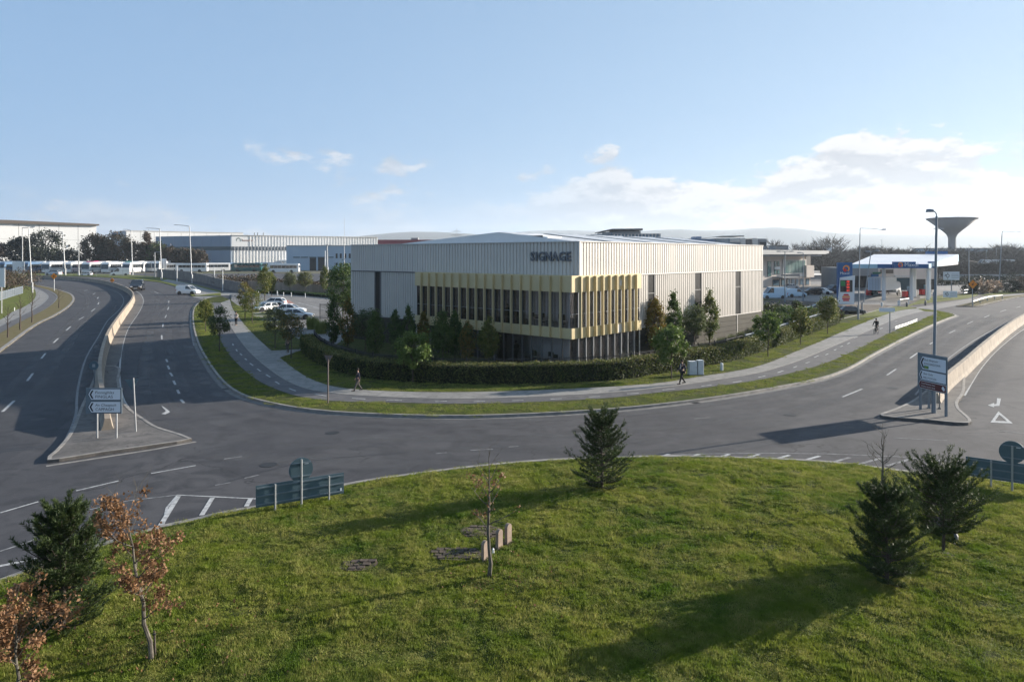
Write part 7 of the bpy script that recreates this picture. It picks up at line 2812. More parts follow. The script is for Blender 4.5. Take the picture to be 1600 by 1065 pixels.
WALK = dict(knee_l=(0.16, 0.50), ank_l=(0.30, 0.09), knee_r=(-0.02, 0.48), ank_r=(-0.28, 0.13), elb_l=(-0.12, 1.16), wri_l=(-0.10, 0.92), elb_r=(0.06, 1.15), wri_r=(0.20, 0.95))
WALK2 = dict(knee_l=(0.05, 0.49), ank_l=(0.03, 0.08), knee_r=(0.12, 0.53), ank_r=(-0.18, 0.22), elb_l=(-0.05, 1.15), wri_l=(0.12, 1.02), elb_r=(-0.05, 1.15), wri_r=(0.05, 0.92))
STAND = dict(knee_l=(0.01, 0.49), ank_l=(0.0, 0.08), knee_r=(0.02, 0.49), ank_r=(-0.03, 0.08), elb_l=(-0.03, 1.15), wri_l=(0.16, 1.08), wy_l=0.12, elb_r=(-0.03, 1.15), wri_r=(0.18, 1.10), wy_r=0.10)
fz = Vector((0, 0, KZ + 0.02))
person(gp(1066, 603) + fz, rad(200), 'man in dark navy jacket and dark trousers walking by the cabinets', m_navyc, m_blackc, WALK, 1.65, shirt=m_whitec)
person(gp(559.5, 614) + fz, rad(190), 'person in dark coat and grey trousers walking in the building shade', m_navyc, m_greyc, WALK, 1.45)
person(gp(369, 510) + fz, rad(255), 'person in pale top and dark trousers standing on the footpath', m_whitec, m_blackc, STAND, 1.72)
person(gp(449.5, 553) + fz, rad(240), 'person in tan coat walking behind the left street tree trunk', m_brownc, m_greyc, WALK2, 1.55)
# people inside the office
person(bw(OX + 1.15, OY + 7.55 * w_, 3.1), BROT + rad(100), 'dark clothed person standing upstairs behind the gold fins', m_blackc, m_blackc, STAND, 1.75)
person(bw(OX + 1.25, OY + 14.4 * w_, 3.1), BROT + rad(200), 'person in red brown top standing upstairs at the left end of the glazing', mat('red brown cloth', (.22, .07, .06), .9), m_blackc, STAND, 1.7)
person(bw(OX + 1.15, OY + 6.6 * w_, 0.06), BROT + rad(90), 'dark clothed person standing downstairs behind the glazing', m_blackc, m_blackc, STAND, 1.75)

# cyclist: bicycle and rider
CY = gp(1369, 524) + Vector((0, 0, KZ + 0.012))
crz = rad(225)
t = thing('bicycle', 'dark bicycle ridden along the cycle track', 'bicycle', CY, crz)
m_bike = mat('dark bicycle paint', (0.03, 0.03, 0.035), 0.4)
for x in (-0.52, 0.52):
    rr, mb = 0.33, MB()
    ring = [(x + rr * math.cos(a), 0, 0.34 + rr * math.sin(a)) for a in np.linspace(0, 2 * PI, 25)]
    w2 = MB().path(ring, 0.018, 5).build('wheel', m_tyre, t)
    sp = MB()
    for a in np.linspace(0, 2 * PI, 13)[:-1]:
        sp.tube((x, 0, 0.34), (x + rr * math.cos(a), 0, 0.34 + rr * math.sin(a)), 0.003, 0.003, 3)
    o_ = sp.build('spokes', m_steel, w2)
    o_['kind'] = 'stuff'
fr = MB()
for a, b in (((-.52, .34), (-.15, .34)), ((-.52, .34), (-.22, .78)), ((-.15, .34), (-.24, .86)), ((-.15, .34), (.36, .72)), ((-.22, .76), (.34, .80)), ((.52, .34), (.34, .92))):
    fr.tube((a[0], 0, a[1]), (b[0], 0, b[1]), 0.018, 0.018, 6)
fr.build('frame', m_bike, t)
MB().path([(.40, -.28, 1.0), (.34, -.2, .96), (.33, 0, .93), (.34, .2, .96), (.40, .28, 1.0)], .015, 6).build('handlebar', m_bike, t)
MB().loft([[(x, -w, z), (x, w, z), (x, w * .7, z + .05), (x, -w * .7, z + .05)] for x, w, z in ((-.38, .07, .86), (-.28, .08, .86), (-.10, .02, .87))]).build('saddle', m_black, t)
for s_ in (-1, 1):
    MB().tube((-.15, s_ * .05, .34), (-.15 + s_ * .12, s_ * .1, .34 - s_ * .1), .01).box(-.2 + s_ * .12, -.08 + s_ * .12, s_ * .1 - .04, s_ * .1 + .04, .33 - s_ * .1, .35 - s_ * .1).build('pedal', m_bike, t)
RIDE = dict(knee_l=(0.34, 0.78), ank_l=(0.14, 0.42), knee_r=(0.26, 0.58), ank_r=(0.20, 0.20), elb_l=(0.28, 1.20), wri_l=(0.56, 1.00), wy_l=.25, elb_r=(0.28, 1.20), wri_r=(0.56, 1.00), wy_r=.25, lean=0.28)
person(CY + Vector((-.24 * math.cos(crz), -.24 * math.sin(crz), -0.0)), crz, 'cyclist in a black hooded jacket riding towards the camera', m_blackc, m_greyc, RIDE, 1.76)
# ================================================================== vegetation
def quick_mesh(name, V, F, mats, mi=None, nper=4):
    """V (n,3) array, F (m,nper) index array"""
    me = bpy.data.meshes.new(name)
    V = np.asarray(V, dtype=np.float32)
    F = np.asarray(F, dtype=np.int32)
    me.vertices.add(len(V))
    me.vertices.foreach_set('co', V.ravel())
    me.loops.add(F.size)
    me.loops.foreach_set('vertex_index', F.ravel())
    me.polygons.add(len(F))
    me.polygons.foreach_set('loop_start', np.arange(0, F.size, nper, dtype=np.int32))
    for m_ in mats:
        me.materials.append(m_)
    if mi is not None:
        me.polygons.foreach_set('material_index', np.asarray(mi, dtype=np.int32))
    me.update(calc_edges=True)
    return me


def leaves(name, cen, size, mats, rng, up=0.0, aspect=0.6, mi=None, dirs=None):
    """one rhombic leaf per centre"""
    n = len(cen)
    a = rng.normal(size=(n, 3))
    if dirs is not None:
        a = dirs + a * 0.45
    a /= np.linalg.norm(a, axis=1)[:, None]
    b = rng.normal(size=(n, 3))
    b[:, 2] *= (1 - up)
    b -= a * np.sum(a * b, axis=1)[:, None]
    b /= np.linalg.norm(b, axis=1)[:, None] + 1e-9
    s = np.asarray(size) * rng.uniform(0.65, 1.35, n)
    s = s[:, None]
    V = np.stack([cen - a * s * .5, cen + b * s * .5 * aspect, cen + a * s * .5, cen - b * s * .5 * aspect], axis=1).reshape(-1, 3)
    F = np.arange(n * 4).reshape(-1, 4)
    return quick_mesh(name, V, F, mats, mi)


LM = {
    'green': leaf_mat('mid green leaves', (0.035, 0.065, 0.015), (0.11, 0.155, 0.036)),
    'dark': leaf_mat('dark green leaves', (0.028, 0.062, 0.018), (0.095, 0.150, 0.042), 0.3),
    'yellow': leaf_mat('yellowing leaves', (0.085, 0.100, 0.022), (0.20, 0.19, 0.045)),
    'amber': leaf_mat('amber leaves', (0.10, 0.085, 0.018), (0.24, 0.15, 0.035)),
    'olive': leaf_mat('olive grey leaves', (0.060, 0.078, 0.038), (0.15, 0.165, 0.085)),
    'lime': leaf_mat('lime grass blades', (0.12, 0.15, 0.035), (0.22, 0.25, 0.07)),
    'bright': leaf_mat('bright green leaves', (0.060, 0.115, 0.022), (0.18, 0.24, 0.065)),
    'brown': leaf_mat('dry brown oak leaves', (0.115, 0.052, 0.022), (0.29, 0.165, 0.082), 0.25),
    'scrub': leaf_mat('brown scrub twigs', (0.045, 0.030, 0.020), (0.11, 0.075, 0.05), 0.1),
    'scrubg': leaf_mat('green brown scrub', (0.022, 0.026, 0.012), (0.06, 0.055, 0.028), 0.1),
    'cypress': leaf_mat('dark cypress foliage', (0.008, 0.014, 0.008), (0.024, 0.034, 0.016), 0.1),
    'cream': leaf_mat('cream blossom', (0.42, 0.30, 0.20), (0.62, 0.48, 0.36), 0.2),
    'hedge': leaf_mat('hedge leaves', (0.022, 0.040, 0.010), (0.12, 0.145, 0.040), 0.25, nscale=0.8),
    'hedge_sunlit': leaf_mat('sunlit yellow hedge leaves', (0.10, 0.105, 0.030), (0.22, 0.20, 0.07), 0.3),
    'pine': leaf_mat('pine needles', (0.014, 0.030, 0.010), (0.075, 0.105, 0.030), 0.15, nscale=1.5),
}
m_bark = mat('brown bark', (0.055, 0.042, 0.033), 0.9, col2=(0.10, 0.082, 0.066), nscale=8, bump=0.01, bscale=30)
m_bark_grey = mat('grey lichened bark', (0.065, 0.055, 0.045), 0.9, col2=(0.14, 0.125, 0.10), nscale=7, bump=0.01, bscale=30)
m_twig = mat('bare twigs', (0.060, 0.045, 0.036), 0.9)


def crown_points(rng, n, rx, rz, zc, shape, clumps):
    """leaf positions gathered in clumps inside a crown outline"""
    k = clumps
    cc = []
    while len(cc) < k:
        p = rng.uniform(-1, 1, 3)
        r = np.linalg.norm(p)
        if r > 1:
            continue
        # clumps sit mostly towards the outside
        p = p / (r + 1e-9) * (r ** 0.45)
        z = p[2]
        if shape == 'column':
            w = (1 - max(0, z) ** 1.6 * 0.88) * (0.62 + 0.38 * min(1, (z + 1) * 1.6))
        elif shape == 'cone':
            w = 0.15 + 0.85 * (1 - (z + 1) / 2) ** 0.8
            w *= min(1, (z + 1) * 4 + 0.3)
        elif shape == 'loose':
            w = 0.85 + 0.3 * rng.random()
        else:
            w = 1.0
        cc.append((p[0] * w * rx, p[1] * w * rx, zc + z * rz))
    cc = np.array(cc)
    idx = rng.integers(0, k, n)
    spread = rx * (0.30 if shape != 'loose' else 0.24) * rng.uniform(0.6, 1.3, k)
    off = rng.normal(size=(n, 3)) * spread[idx][:, None] * 0.62
    off[:, 2] *= 0.85 if shape != 'column' else 1.3
    return cc[idx] + off, cc


def tree(label, px, pb, ptop, wpx, kind, leaf='green', name='street_tree', group=None, seed=1, trunk_h=None, n=None, z0=KZ, lsize=0.16, leaf2=None, cat='tree', bark=None, clumps=None, multi=False, low=None):
    b = gp(px, pb, z0) if z0 >= 0 else gm(px, pb)
    k_ = b.y / FPX
    h = (pb - ptop) * k_
    rx = wpx * k_ / 2
    rng = np.random.default_rng(seed)
    t_ = thing(name, label, cat, b, 0.0, group)
    lo = (trunk_h if trunk_h is not None else {'round': 0.36, 'column': 0.12, 'loose': 0.30, 'cone': 0.05, 'bush': 0.0}[kind]) * h
    if low is not None:
        lo = low
    rz = (h - lo) / 2
    zc = lo + rz
    shape = {'round': 'round', 'column': 'column', 'loose': 'loose', 'cone': 'cone', 'bush': 'round'}[kind]
    k = clumps or {'round': 70, 'column': 80, 'loose': 42, 'cone': 90, 'bush': 40}[kind]
    n = int((n or 2600) * (1.5 if pb > 450 else 1.1))
    P, cc = crown_points(rng, n, rx * 0.86, rz * 0.93, zc, shape, k)
    P[:, 2] = np.maximum(P[:, 2], 0.03)
    mats = [LM[leaf], LM[leaf2 or leaf]]
    mi = (rng.random(n) < 0.35).astype(int)
    from_mesh('crown', leaves('crown', P, lsize, mats, rng, mi=mi), t_)
    mb_ = MB()
    r0 = max(0.035, h * 0.011)
    pts = [Vector((0, 0, -0.05))]
    for i in range(1, 7):
        f = i / 6
        pts.append(Vector((rng.normal() * 0.015 * h * f, rng.normal() * 0.015 * h * f, f * (h * 0.86))))
    mb_.path(pts, [r0 * (1.25 - 1.0 * i / 6) for i in range(7)], 7)
    for q in cc[rng.permutation(len(cc))[:min(len(cc), 26)]]:
        f = min(0.95, max(lo / h * 0.8, (q[2] - math.hypot(q[0], q[1]) * 0.9) / (h * .86)))
        j = min(5, int(f * 6))
        a = pts[j].lerp(pts[j + 1], f * 6 - j)
        m1 = a.lerp(Vector(q), 0.5) + Vector((0, 0, 0.04 * h))
        mb_.path([a, m1, Vector(q)], [r0 * 0.42, r0 * 0.28, r0 * 0.1], 4)
    mb_.build('trunk', bark or m_bark, t_)
    return t_


# ---- young trees round the plot (label, column, base, top, width)
GP = 'young trees planted round the warehouse'
sd = 100
for (lab, px, pb, pt, w, kd, lf, lf2, ls, nn) in (
        ('narrow dark green columnar tree at the far left of the warehouse planting', 521, 546, 467, 22, 'column', 'dark', 'green', .15, 2600),
        ('brownish green columnar tree left of the warehouse corner', 544, 551, 470, 27, 'column', 'amber', 'dark', .15, 2800),
        ('rounded grey green tree hiding the left end of the grey base', 571, 550, 482, 40, 'round', 'olive', 'dark', .14, 3200),
        ('full dark green cone shaped tree in front of the grey cladding', 587, 561, 491, 28, 'column', 'green', 'dark', .15, 2800),
        ('slim dark columnar tree below the left slot window', 617.5, 558, 488, 20, 'column', 'dark', 'dark', .15, 2200),
        ('slim dark columnar tree at the left end of the gold panels', 638, 558, 482, 21, 'column', 'dark', 'green', .15, 2300),
        ('small brownish columnar tree under the first gold fins', 662, 557, 492, 19, 'column', 'amber', 'dark', .15, 2200),
        ('broad green cone shaped tree in front of the gold spandrel', 692, 568, 490, 36, 'column', 'green', 'dark', .15, 3400),
        ('dark columnar tree behind the broad green cone', 711, 566, 492, 24, 'column', 'dark', 'dark', .15, 2600),
        ('low brown green tree before the dark ground floor', 731, 570, 506, 26, 'column', 'amber', 'dark', .15, 2400),
        ('yellow green columnar tree before the ground floor glazing', 763, 570, 503, 31, 'column', 'yellow', 'green', .15, 3000),
        ('light green spreading tree rising over the hedge', 645, 597, 517, 52, 'loose', 'bright', 'green', .17, 3000),
        ('amber and green full tree at the right end of the gold panels', 1024, 556, 466, 36, 'column', 'amber', 'yellow', .16, 3600),
        ('tall dark green columnar tree beside the amber one', 1052, 552, 455, 26, 'column', 'dark', 'green', .16, 3200),
        ('rounded grey green tree between the two tall columnar trees', 1085, 547, 477, 40, 'round', 'olive', 'green', .14, 3000),
        ('tall columnar tree under the middle slot window', 1109, 540, 452, 28, 'column', 'green', 'yellow', .16, 3200),
        ('light green loose tree in front of the hedge by the cabinets', 1049, 592, 508, 56, 'loose', 'bright', 'green', .17, 3200),
        ('green tree on a bare stem before the right part of the hedge', 1200, 557, 486, 44, 'loose', 'bright', 'green', .17, 2600),
        ('yellow green small tree on the verge near the second slot window', 1251, 538.5, 480, 36, 'loose', 'yellow', 'green', .17, 2600),
        ('yellow green tree on the verge near the dark parked cars', 1293, 521.5, 463, 32, 'round', 'yellow', 'green', .17, 2600)):
    sd += 1
    tree(lab, px, pb, pt - (5 if px < 800 and kd == 'column' else 0), w * (1.12 if px < 800 else 1.0), kd, lf, group=GP, seed=sd, n=nn, lsize=ls, leaf2=lf2, name='young_tree')

GS = 'street trees along the footpath and car park'
for (lab, px, pb, pt, w, kd, lf, lf2, th) in (
        ('first yellow green street tree in the kerbside verge', 321, 518.5, 466, 26, 'round', 'yellow', 'green', .3),
        ('round grey green street tree in the kerbside verge', 343, 549, 478, 36, 'round', 'olive', 'green', .34),
        ('yellow green street tree by the side entrance', 383, 500, 440, 26, 'round', 'yellow', 'amber', .3),
        ('yellow green street tree left of the parked white hatchback', 394, 504.5, 453, 32, 'round', 'yellow', 'green', .3),
        ('olive street tree before the silver saloon', 430, 544, 478, 38, 'round', 'olive', 'yellow', .34),
        ('olive street tree at the branch of the footpath', 455, 560, 488, 38, 'round', 'olive', 'amber', .38),
        ('dense light green columnar tree beyond the car park', 414, 470, 413, 24, 'column', 'yellow', 'green', .2),
        ('smaller columnar tree touching the dense light green one', 424.5, 462, 425, 14, 'column', 'yellow', 'green', .2),
        ('pale olive tree in front of the brown scrub', 453, 459, 426, 22, 'round', 'olive', 'olive', .35),
        ('second pale olive tree in front of the brown scrub', 477, 461, 424, 23, 'round', 'olive', 'yellow', .35),
        ('slim columnar tree left of the large dark green tree', 507, 463, 415, 15, 'column', 'yellow', 'dark', .2)):
    sd += 1
    tree(lab, px, pb, pt, w, kd, lf, group=GS, seed=sd, n=1500 if pb > 480 else 2600, lsize=0.20 if pb < 480 else .15, leaf2=lf2, trunk_h=th)
tree('large dark green tree against the left end of the ribbed warehouse', 536, 494, 411, 56, 'round', 'dark', 'green_tree', GS, 55, 0.12, 5200, lsize=.24, leaf2='green', clumps=110)

# ornamental grass and shrubs
def tuft_bush(label, px, pb, ptop, wpx, leaf, name='ornamental_grass', cat='plant', n=900, seed=3, group=None):
    b = gp(px, pb, KZ)
    k_ = b.y / FPX
    h, r = (pb - ptop) * k_, wpx * k_ / 2
    rng = np.random.default_rng(seed)
    t_ = thing(name, label, cat, b, 0, group)
    a = rng.uniform(0, 2 * PI, n)
    rr = np.sqrt(rng.random(n)) * r * 0.7
    lean = rng.uniform(0.1, 0.6, n)
    base = np.stack([rr * np.cos(a), rr * np.sin(a), np.zeros(n)], 1)
    tip = base + np.stack([np.cos(a) * lean * r * .8, np.sin(a) * lean * r * .8, h * rng.uniform(.6, 1.05, n)], 1)
    sd_ = np.stack([-np.sin(a), np.cos(a), np.zeros(n)], 1) * 0.03
    V = np.stack([base - sd_, base + sd_, tip], 1).reshape(-1, 3)
    me = quick_mesh('blades', V, np.arange(n * 3).reshape(-1, 3), [LM[leaf]], nper=3)
    o2 = from_mesh('blades', me, t_)
    o2['kind'] = 'stuff'
    MB().lathe([(r * .5, 0), (r * .3, h * .15)], 10).build('crown_base', m_soil, t_)
    return t_


tuft_bush('lime green ornamental grass beside the silver saloon', 488, 514, 493, 22, 'lime', seed=5)
tuft_bush('second lime green ornamental grass nearer the railing', 502, 521, 498, 24, 'lime', seed=6)
for i, (px, pb) in enumerate(((1128, 541), (1145, 536), (1160, 531), (1176, 525), (1098, 550), (1070, 556))):
    tuft_bush('ornamental grass clump %s along the olive warehouse base' % ('second third fourth fifth nearest fully-shaded'.split()[i] if i < 5 else 'sixth'), px, pb, pb - 15, 22, 'olive', seed=20 + i, n=500, group='ornamental grasses at the warehouse base')
for i, (px, pb) in enumerate(((540, 552), (560, 556), (600, 562), (626, 563), (675, 566))):
    tuft_bush('shaded ornamental grass %s from the left before the grey base' % names_pos[i], px, pb, pb - 12, 26, 'olive', seed=40 + i, n=450, group='shaded ornamental grasses')


def bush(label, px, pb, ptop, wpx, leaf, leaf2=None, name='shrub', n=1400, seed=1, group=None, z0=KZ, lsize=.2, cat='shrub', depth_k=1.0, kind='bush'):
    return tree(label, px, pb, ptop, wpx, kind, leaf, name, group, seed, 0.0, n, z0, lsize, leaf2, cat, m_twig)


GB = 'shrubs in the bed past the warehouse end'
for i, (px, pb, pt, w, lf) in enumerate(((1206, 492, 472, 30, 'scrubg'), (1228, 500, 478, 34, 'dark'), (1243, 497, 470, 26, 'scrubg'), (1262, 502, 478, 32, 'dark'), (1280, 505, 482, 28, 'yellow'), (1306, 500, 484, 26, 'scrub'), (1218, 512, 486, 32, 'green'), (1238, 515, 492, 26, 'dark'))):
    bush('%s shrub in the planting bed, %s from the warehouse' % ({'scrubg': 'brown green', 'dark': 'dark green', 'yellow': 'yellow green', 'scrub': 'brown', 'green': 'mid green'}[lf], names_pos[i]), px, pb, pt, w, lf, 'green', seed=300 + i, group=GB)
bush('cream blossoming shrub right of the orange diamond', 1535, 458, 438, 26, 'cream', 'scrub', 'flowering_shrub', 1500, 310, lsize=.32)
bush('cream blossoming shrub next to the large lamp post', 1552, 457, 438, 24, 'cream', 'scrub', 'flowering_shrub', 1500, 311, lsize=.32)
bush('dark shrub left of the cream blossoming ones', 1516, 459, 441, 24, 'cypress', 'scrubg', 'shrub', 1400, 312, lsize=.3)
bush('dark shrub right of the large lamp post', 1578, 456, 437, 30, 'cypress', 'scrubg', 'shrub', 1500, 313, lsize=.3)
bush('brown twiggy bush at the right end of the low wall', 1600, 456, 432, 34, 'scrub', 'scrub', 'shrub', 1500, 314, lsize=.3)

# ---- trees in front of the distant sheds
GD = 'dark trees in front of the distant sheds'
for i, (lab, px, pt, w, lf, lf2, kd) in enumerate((
        ('lower dark cypress at the far left', 30, 370, 36, 'cypress', 'cypress', 'round'),
        ('spiky dark cypress right of the lower one', 70, 357, 46, 'cypress', 'cypress', 'round'),
        ('round brown green tree before the gap between the white sheds', 150, 366, 42, 'scrubg', 'scrub', 'round'),
        ('tallest brown green tree before the blue end wall', 182, 365, 44, 'scrubg', 'scrub', 'round'),
        ('dark low tree between the two brown green ones', 166, 377, 34, 'cypress', 'scrubg', 'round'),
        ('bare brown tree rising before the white shed', 229, 361, 24, 'scrub', 'scrub', 'cone'),
        ('brown bushy tree below the bare one', 216, 378, 34, 'scrubg', 'scrub', 'round'),
        ('green brown tree before the white shed', 246, 381, 32, 'scrubg', 'green', 'round'),
        ('brown round tree before the blue depot', 268, 385, 32, 'scrub', 'scrubg', 'round'),
        ('green brown low tree before the teal band', 290, 387, 30, 'scrubg', 'scrub', 'round'),
        ('last brown low tree before the depot wall', 309, 390, 28, 'scrub', 'scrubg', 'round'),
        ('low dark hedge like tree behind the coaches', 108, 392, 44, 'cypress', 'scrub', 'round'),
        ('dark low tree between the two cypresses', 50, 384, 30, 'cypress', 'cypress', 'round'),
        ('brown twiggy tree at the left picture edge', -4, 376, 26, 'scrub', 'scrub', 'round'))):
    sd += 1
    tree(lab, px, 423.6 if i > 1 else 423, pt, w * 1.08, kd, lf, 'distant_tree', GD, sd, 0.14, 4200, 0.0, 1.0 if lf != 'scrub' else .8, lf2)

# ---- conifers on the roundabout
def pine(label, px, pb, ptop, wpx, seed, trunk_h=0.06, top_pow=0.75, whorl=9, narrow=1.0, needle=0.085, dens=1.0, open_=0.0):
    b = gm(px, pb)
    k_ = b.y / FPX
    h, R_ = (pb - ptop) * k_ * .93, wpx * k_ / 2
    rng = np.random.default_rng(seed)
    t_ = thing('pine_tree', label, 'tree', b)
    wood = MB()
    wood.path([(0, 0, -.1), (0.02, 0, h * .3), (-0.02, 0.02, h * .65), (0, 0, h * .97)], [h * .022, h * .017, h * .011, .008], 7)
    V = []
    zlist = np.linspace(trunk_h, 0.93, int(whorl * dens * 1.35))
    twigs = []
    for z in zlist:
        f = (z - trunk_h) / (1 - trunk_h)
        prof = (1 - f) ** top_pow * min(1.0, 0.55 + f * 3.5)
        nb = int(rng.integers(6, 9))
        a0 = rng.uniform(0, 2 * PI)
        for j in range(nb):
            a = a0 + 2 * PI * j / nb + rng.normal() * 0.18
            L_ = (R_ * prof * rng.uniform(0.55, 1.22) + 0.05 * h) * 0.96
            zz = z * h + rng.normal() * 0.02 * h
            rise = L_ * (0.22 + 0.75 * f + rng.normal() * 0.08)
            d = np.array([math.cos(a), math.sin(a), 0.0])
            p0 = np.array([0, 0, zz])
            p1 = p0 + d * L_ * .55 + np.array([0, 0, rise * .25])
            p2 = p0 + d * L_ + np.array([0, 0, rise])
            if z > 0.3 or rng.random() > open_:
                wood.path([p0, p1, p2], [h * .007, h * .005, h * .002], 4)
                m_ = 4
                for q in range(m_):
                    u = 0.30 + 0.70 * q / (m_ - 1)
                    base = (1 - u) ** 2 * p0 + 2 * u * (1 - u) * p1 + u * u * p2
                    for sgn in (-1, 0, 1) if q < m_ - 1 else (0, 0.6, -0.6):
                        dd = d * (0.75 if sgn else 1.0) + np.array([-d[1], d[0], 0]) * sgn * 0.8 + np.array([0, 0, 0.45 + 0.8 * f + rng.uniform(0, .5)])
                        dd /= np.linalg.norm(dd)
                        tl = L_ * rng.uniform(.26, .50) * (1.1 - .25 * u) + 0.06
                        twigs.append((base, dd, tl))
    # leader shoots
    for j in range(5):
        dd = np.array([rng.normal() * .25, rng.normal() * .25, 1.0])
        dd /= np.linalg.norm(dd)
        twigs.append((np.array([rng.normal() * .02 * h, rng.normal() * .02 * h, h * .88]), dd, h * rng.uniform(.10, .17)))
    B, D, L2 = [np.array(x) for x in zip(*[(t0_[0], t0_[1], t0_[2]) for t0_ in twigs])]
    per = 34
    n = len(B) * per
    bi = np.repeat(np.arange(len(B)), per)
    u = rng.uniform(0.0, 1.0, n)
    base = B[bi] + D[bi] * (L2[bi] * u)[:, None]
    rv = rng.normal(size=(n, 3))
    rv -= D[bi] * np.sum(rv * D[bi], axis=1)[:, None]
    rv /= np.linalg.norm(rv, axis=1)[:, None]
    nd = D[bi] * 0.75 + rv * 0.75
    ln = needle * rng.uniform(.7, 1.2, n)
    tip = base + nd * ln[:, None]
    sv = np.cross(nd, rng.normal(size=(n, 3)))
    sv /= np.linalg.norm(sv, axis=1)[:, None] + 1e-9
    sv *= 0.0085
    V = np.stack([base - sv, base + sv, tip], 1).reshape(-1, 3)
    me = quick_mesh('needles', V, np.arange(n * 3).reshape(-1, 3), [LM['pine']], nper=3)
    o2 = from_mesh('crown', me, t_)
    wood.build('trunk', m_bark, t_)
    return t_


pine('young bushy pine standing alone at the far edge of the lawn', 940, 763, 643, 82, 11, 0.03, 0.50, 10)
pine('dark pine with a wide base nearest the right of the lawn', 1386, 912, 762, 96, 12, 0.07, 0.42, 10)
pine('round headed pine with a clear trunk above the broken slab', 1474, 862, 726, 110, 13, 0.22, 0.34, 9)
pine('large dark pine behind the brown leaved oak', 98, 982, 784, 128, 14, 0.02, 0.62, 12, needle=.09)

# ---- broadleaf saplings with bare limbs
def limb_tree(label, px, pb, ptop, wpx, seed, leaf_n=0, leaf='brown', lsize=.07, name='oak_sapling', h0=.35, lean=0.0, spread=1.0, levels=3, twigs=3, bark=None, z0=-1, leafzone=(0.25, 1.0), base_b=None, rtrunk=None):
    b = base_b if base_b is not None else (gm(px, pb) if z0 < 0 else gp(px, pb, z0))
    k_ = b.y / FPX
    h, R_ = (pb - ptop) * k_, wpx * k_ / 2
    r_ = random.Random(seed)
    t_ = thing(name, label, 'tree', b)
    wood = MB()
    tips = []
    r0 = rtrunk or h * 0.014
    tp = [Vector((0, 0, -.05))]
    for i in range(1, 9):
        f = i / 8
        tp.append(Vector((lean * h * f + r_.gauss(0, .006) * h, r_.gauss(0, .008) * h, h * .93 * f)))
    wood.path(tp, [r0 * (1.3 - 1.15 * i / 8) for i in range(9)], 7)

    def grow(p, d, L_, r, lv):
        pts = [p]
        q = p.copy()
        dd = d.copy()
        for i in range(4):
            dd = (dd + Vector((r_.gauss(0, .16), r_.gauss(0, .16), r_.gauss(0.06, .10)))).normalized()
            q = q + dd * L_ / 4
            pts.append(q.copy())
        wood.path(pts, [r, r * .8, r * .62, r * .45, r * .25], 4 if lv > 1 else 3)
        tips.extend((pts[2], pts[3], pts[4]))
        if lv > 1:
            for j in range(twigs):
                k = r_.randint(1, 4)
                nd = (dd + Vector((r_.gauss(0, .7), r_.gauss(0, .7), r_.gauss(0.15, .4)))).normalized()
                grow(pts[k], nd, L_ * r_.uniform(.4, .62), r * .5, lv - 1)

    nb = int(15 * spread)
    for i in range(nb):
        f = h0 + (0.95 - h0) * (i / (nb - 1))
        j = min(7, int(f / .93 * 8 * .93))
        p = tp[j].lerp(tp[min(8, j + 1)], r_.random())
        a = i * 2.4 + r_.uniform(-.4, .4)
        up = 0.35 + 0.9 * f
        d = Vector((math.cos(a), math.sin(a), up)).normalized()
        L_ = R_ * (1.15 - 0.55 * abs(f - .55) / .45) * r_.uniform(.65, 1.15)
        grow(p, d, L_, r0 * .45 * (1.1 - f * .6), levels)
    wood.build('trunk', bark or m_bark_grey, t_)
    if leaf_n:
        rng = np.random.default_rng(seed)
        T = np.array([[p.x, p.y, p.z] for p in tips])
        hz_ = T[:, 2] / h
        w = ((hz_ > leafzone[0]) & (hz_ < leafzone[1])).astype(float)
        # leaves cling in clusters
        cl = rng.random(len(T)) ** 2.2 * w
        cl /= cl.sum()
        idx = rng.choice(len(T), leaf_n, p=cl)
        P = T[idx] + rng.normal(size=(leaf_n, 3)) * .055 * np.array([1, 1, .8])
        from_mesh('crown', leaves('crown', P, lsize, [LM[leaf]], rng, aspect=.65), t_)
    return t_


limb_tree('young oak with dry brown leaves and pale stem at lower left', 237, 1033, 775, 140, 21, 3600, rtrunk=.042, lsize=.07, lean=-0.16, h0=.30, levels=3, twigs=3)
limb_tree('brown leaved oak cut by the lower left picture corner', 25, 1098, 925, 165, 22, 3800, lsize=.072, h0=.15, levels=3, twigs=3)
limb_tree('thin sapling with a few dry leaves beside the standing stones', 764, 902, 700, 92, 23, 190, lsize=.075, h0=.42, spread=.8, levels=3, twigs=2, leafzone=(.5, .82))
limb_tree('bare sapling tied to stakes at the far right of the lawn', 1379, 787, 668, 56, 24, 0, rtrunk=.045, h0=.35, levels=3, twigs=3, spread=.9)
# stakes
for (px, pb, ptx, pty, lab) in ((1368, 781, 1377, 752, 'leaning left stake of the bare sapling'), (1388, 784, 1382, 752, 'leaning right stake of the bare sapling'), (243, 1028, 241, 985, 'short stake beside the brown oak trunk')):
    b = gm(px, pb)
    q = at(ptx, pty, b.y)
    t = thing('tree_stake', lab, 'stake', b)
    MB().tube((0, 0, -.1), q - b, .022, .02, 7).build('stake_pole', m_bark, t)
    MB().tube((q - b) * .86, (q - b) * .9, .034, .034, 7).build('tie', m_black, t)
# four bare verge saplings on the far left
for i, (px, pb, pt, w, lab) in enumerate(((12, 527, 474, 24, 'nearest bare sapling on the left verge'), (31.5, 515, 460, 22, 'second bare sapling on the left verge'), (50, 503.5, 448, 28, 'third bare sapling on the left verge, by the leaning lamp post'), (92, 481, 449, 20, 'farthest bare sapling on the left verge'))):
    t = limb_tree(lab, px, pb, pt, w, 60 + i, 0, name='bare_sapling', h0=.45, levels=2, twigs=3, z0=KZ, bark=m_twig, rtrunk=.07)
    t['group'] = 'bare saplings on the left verge'

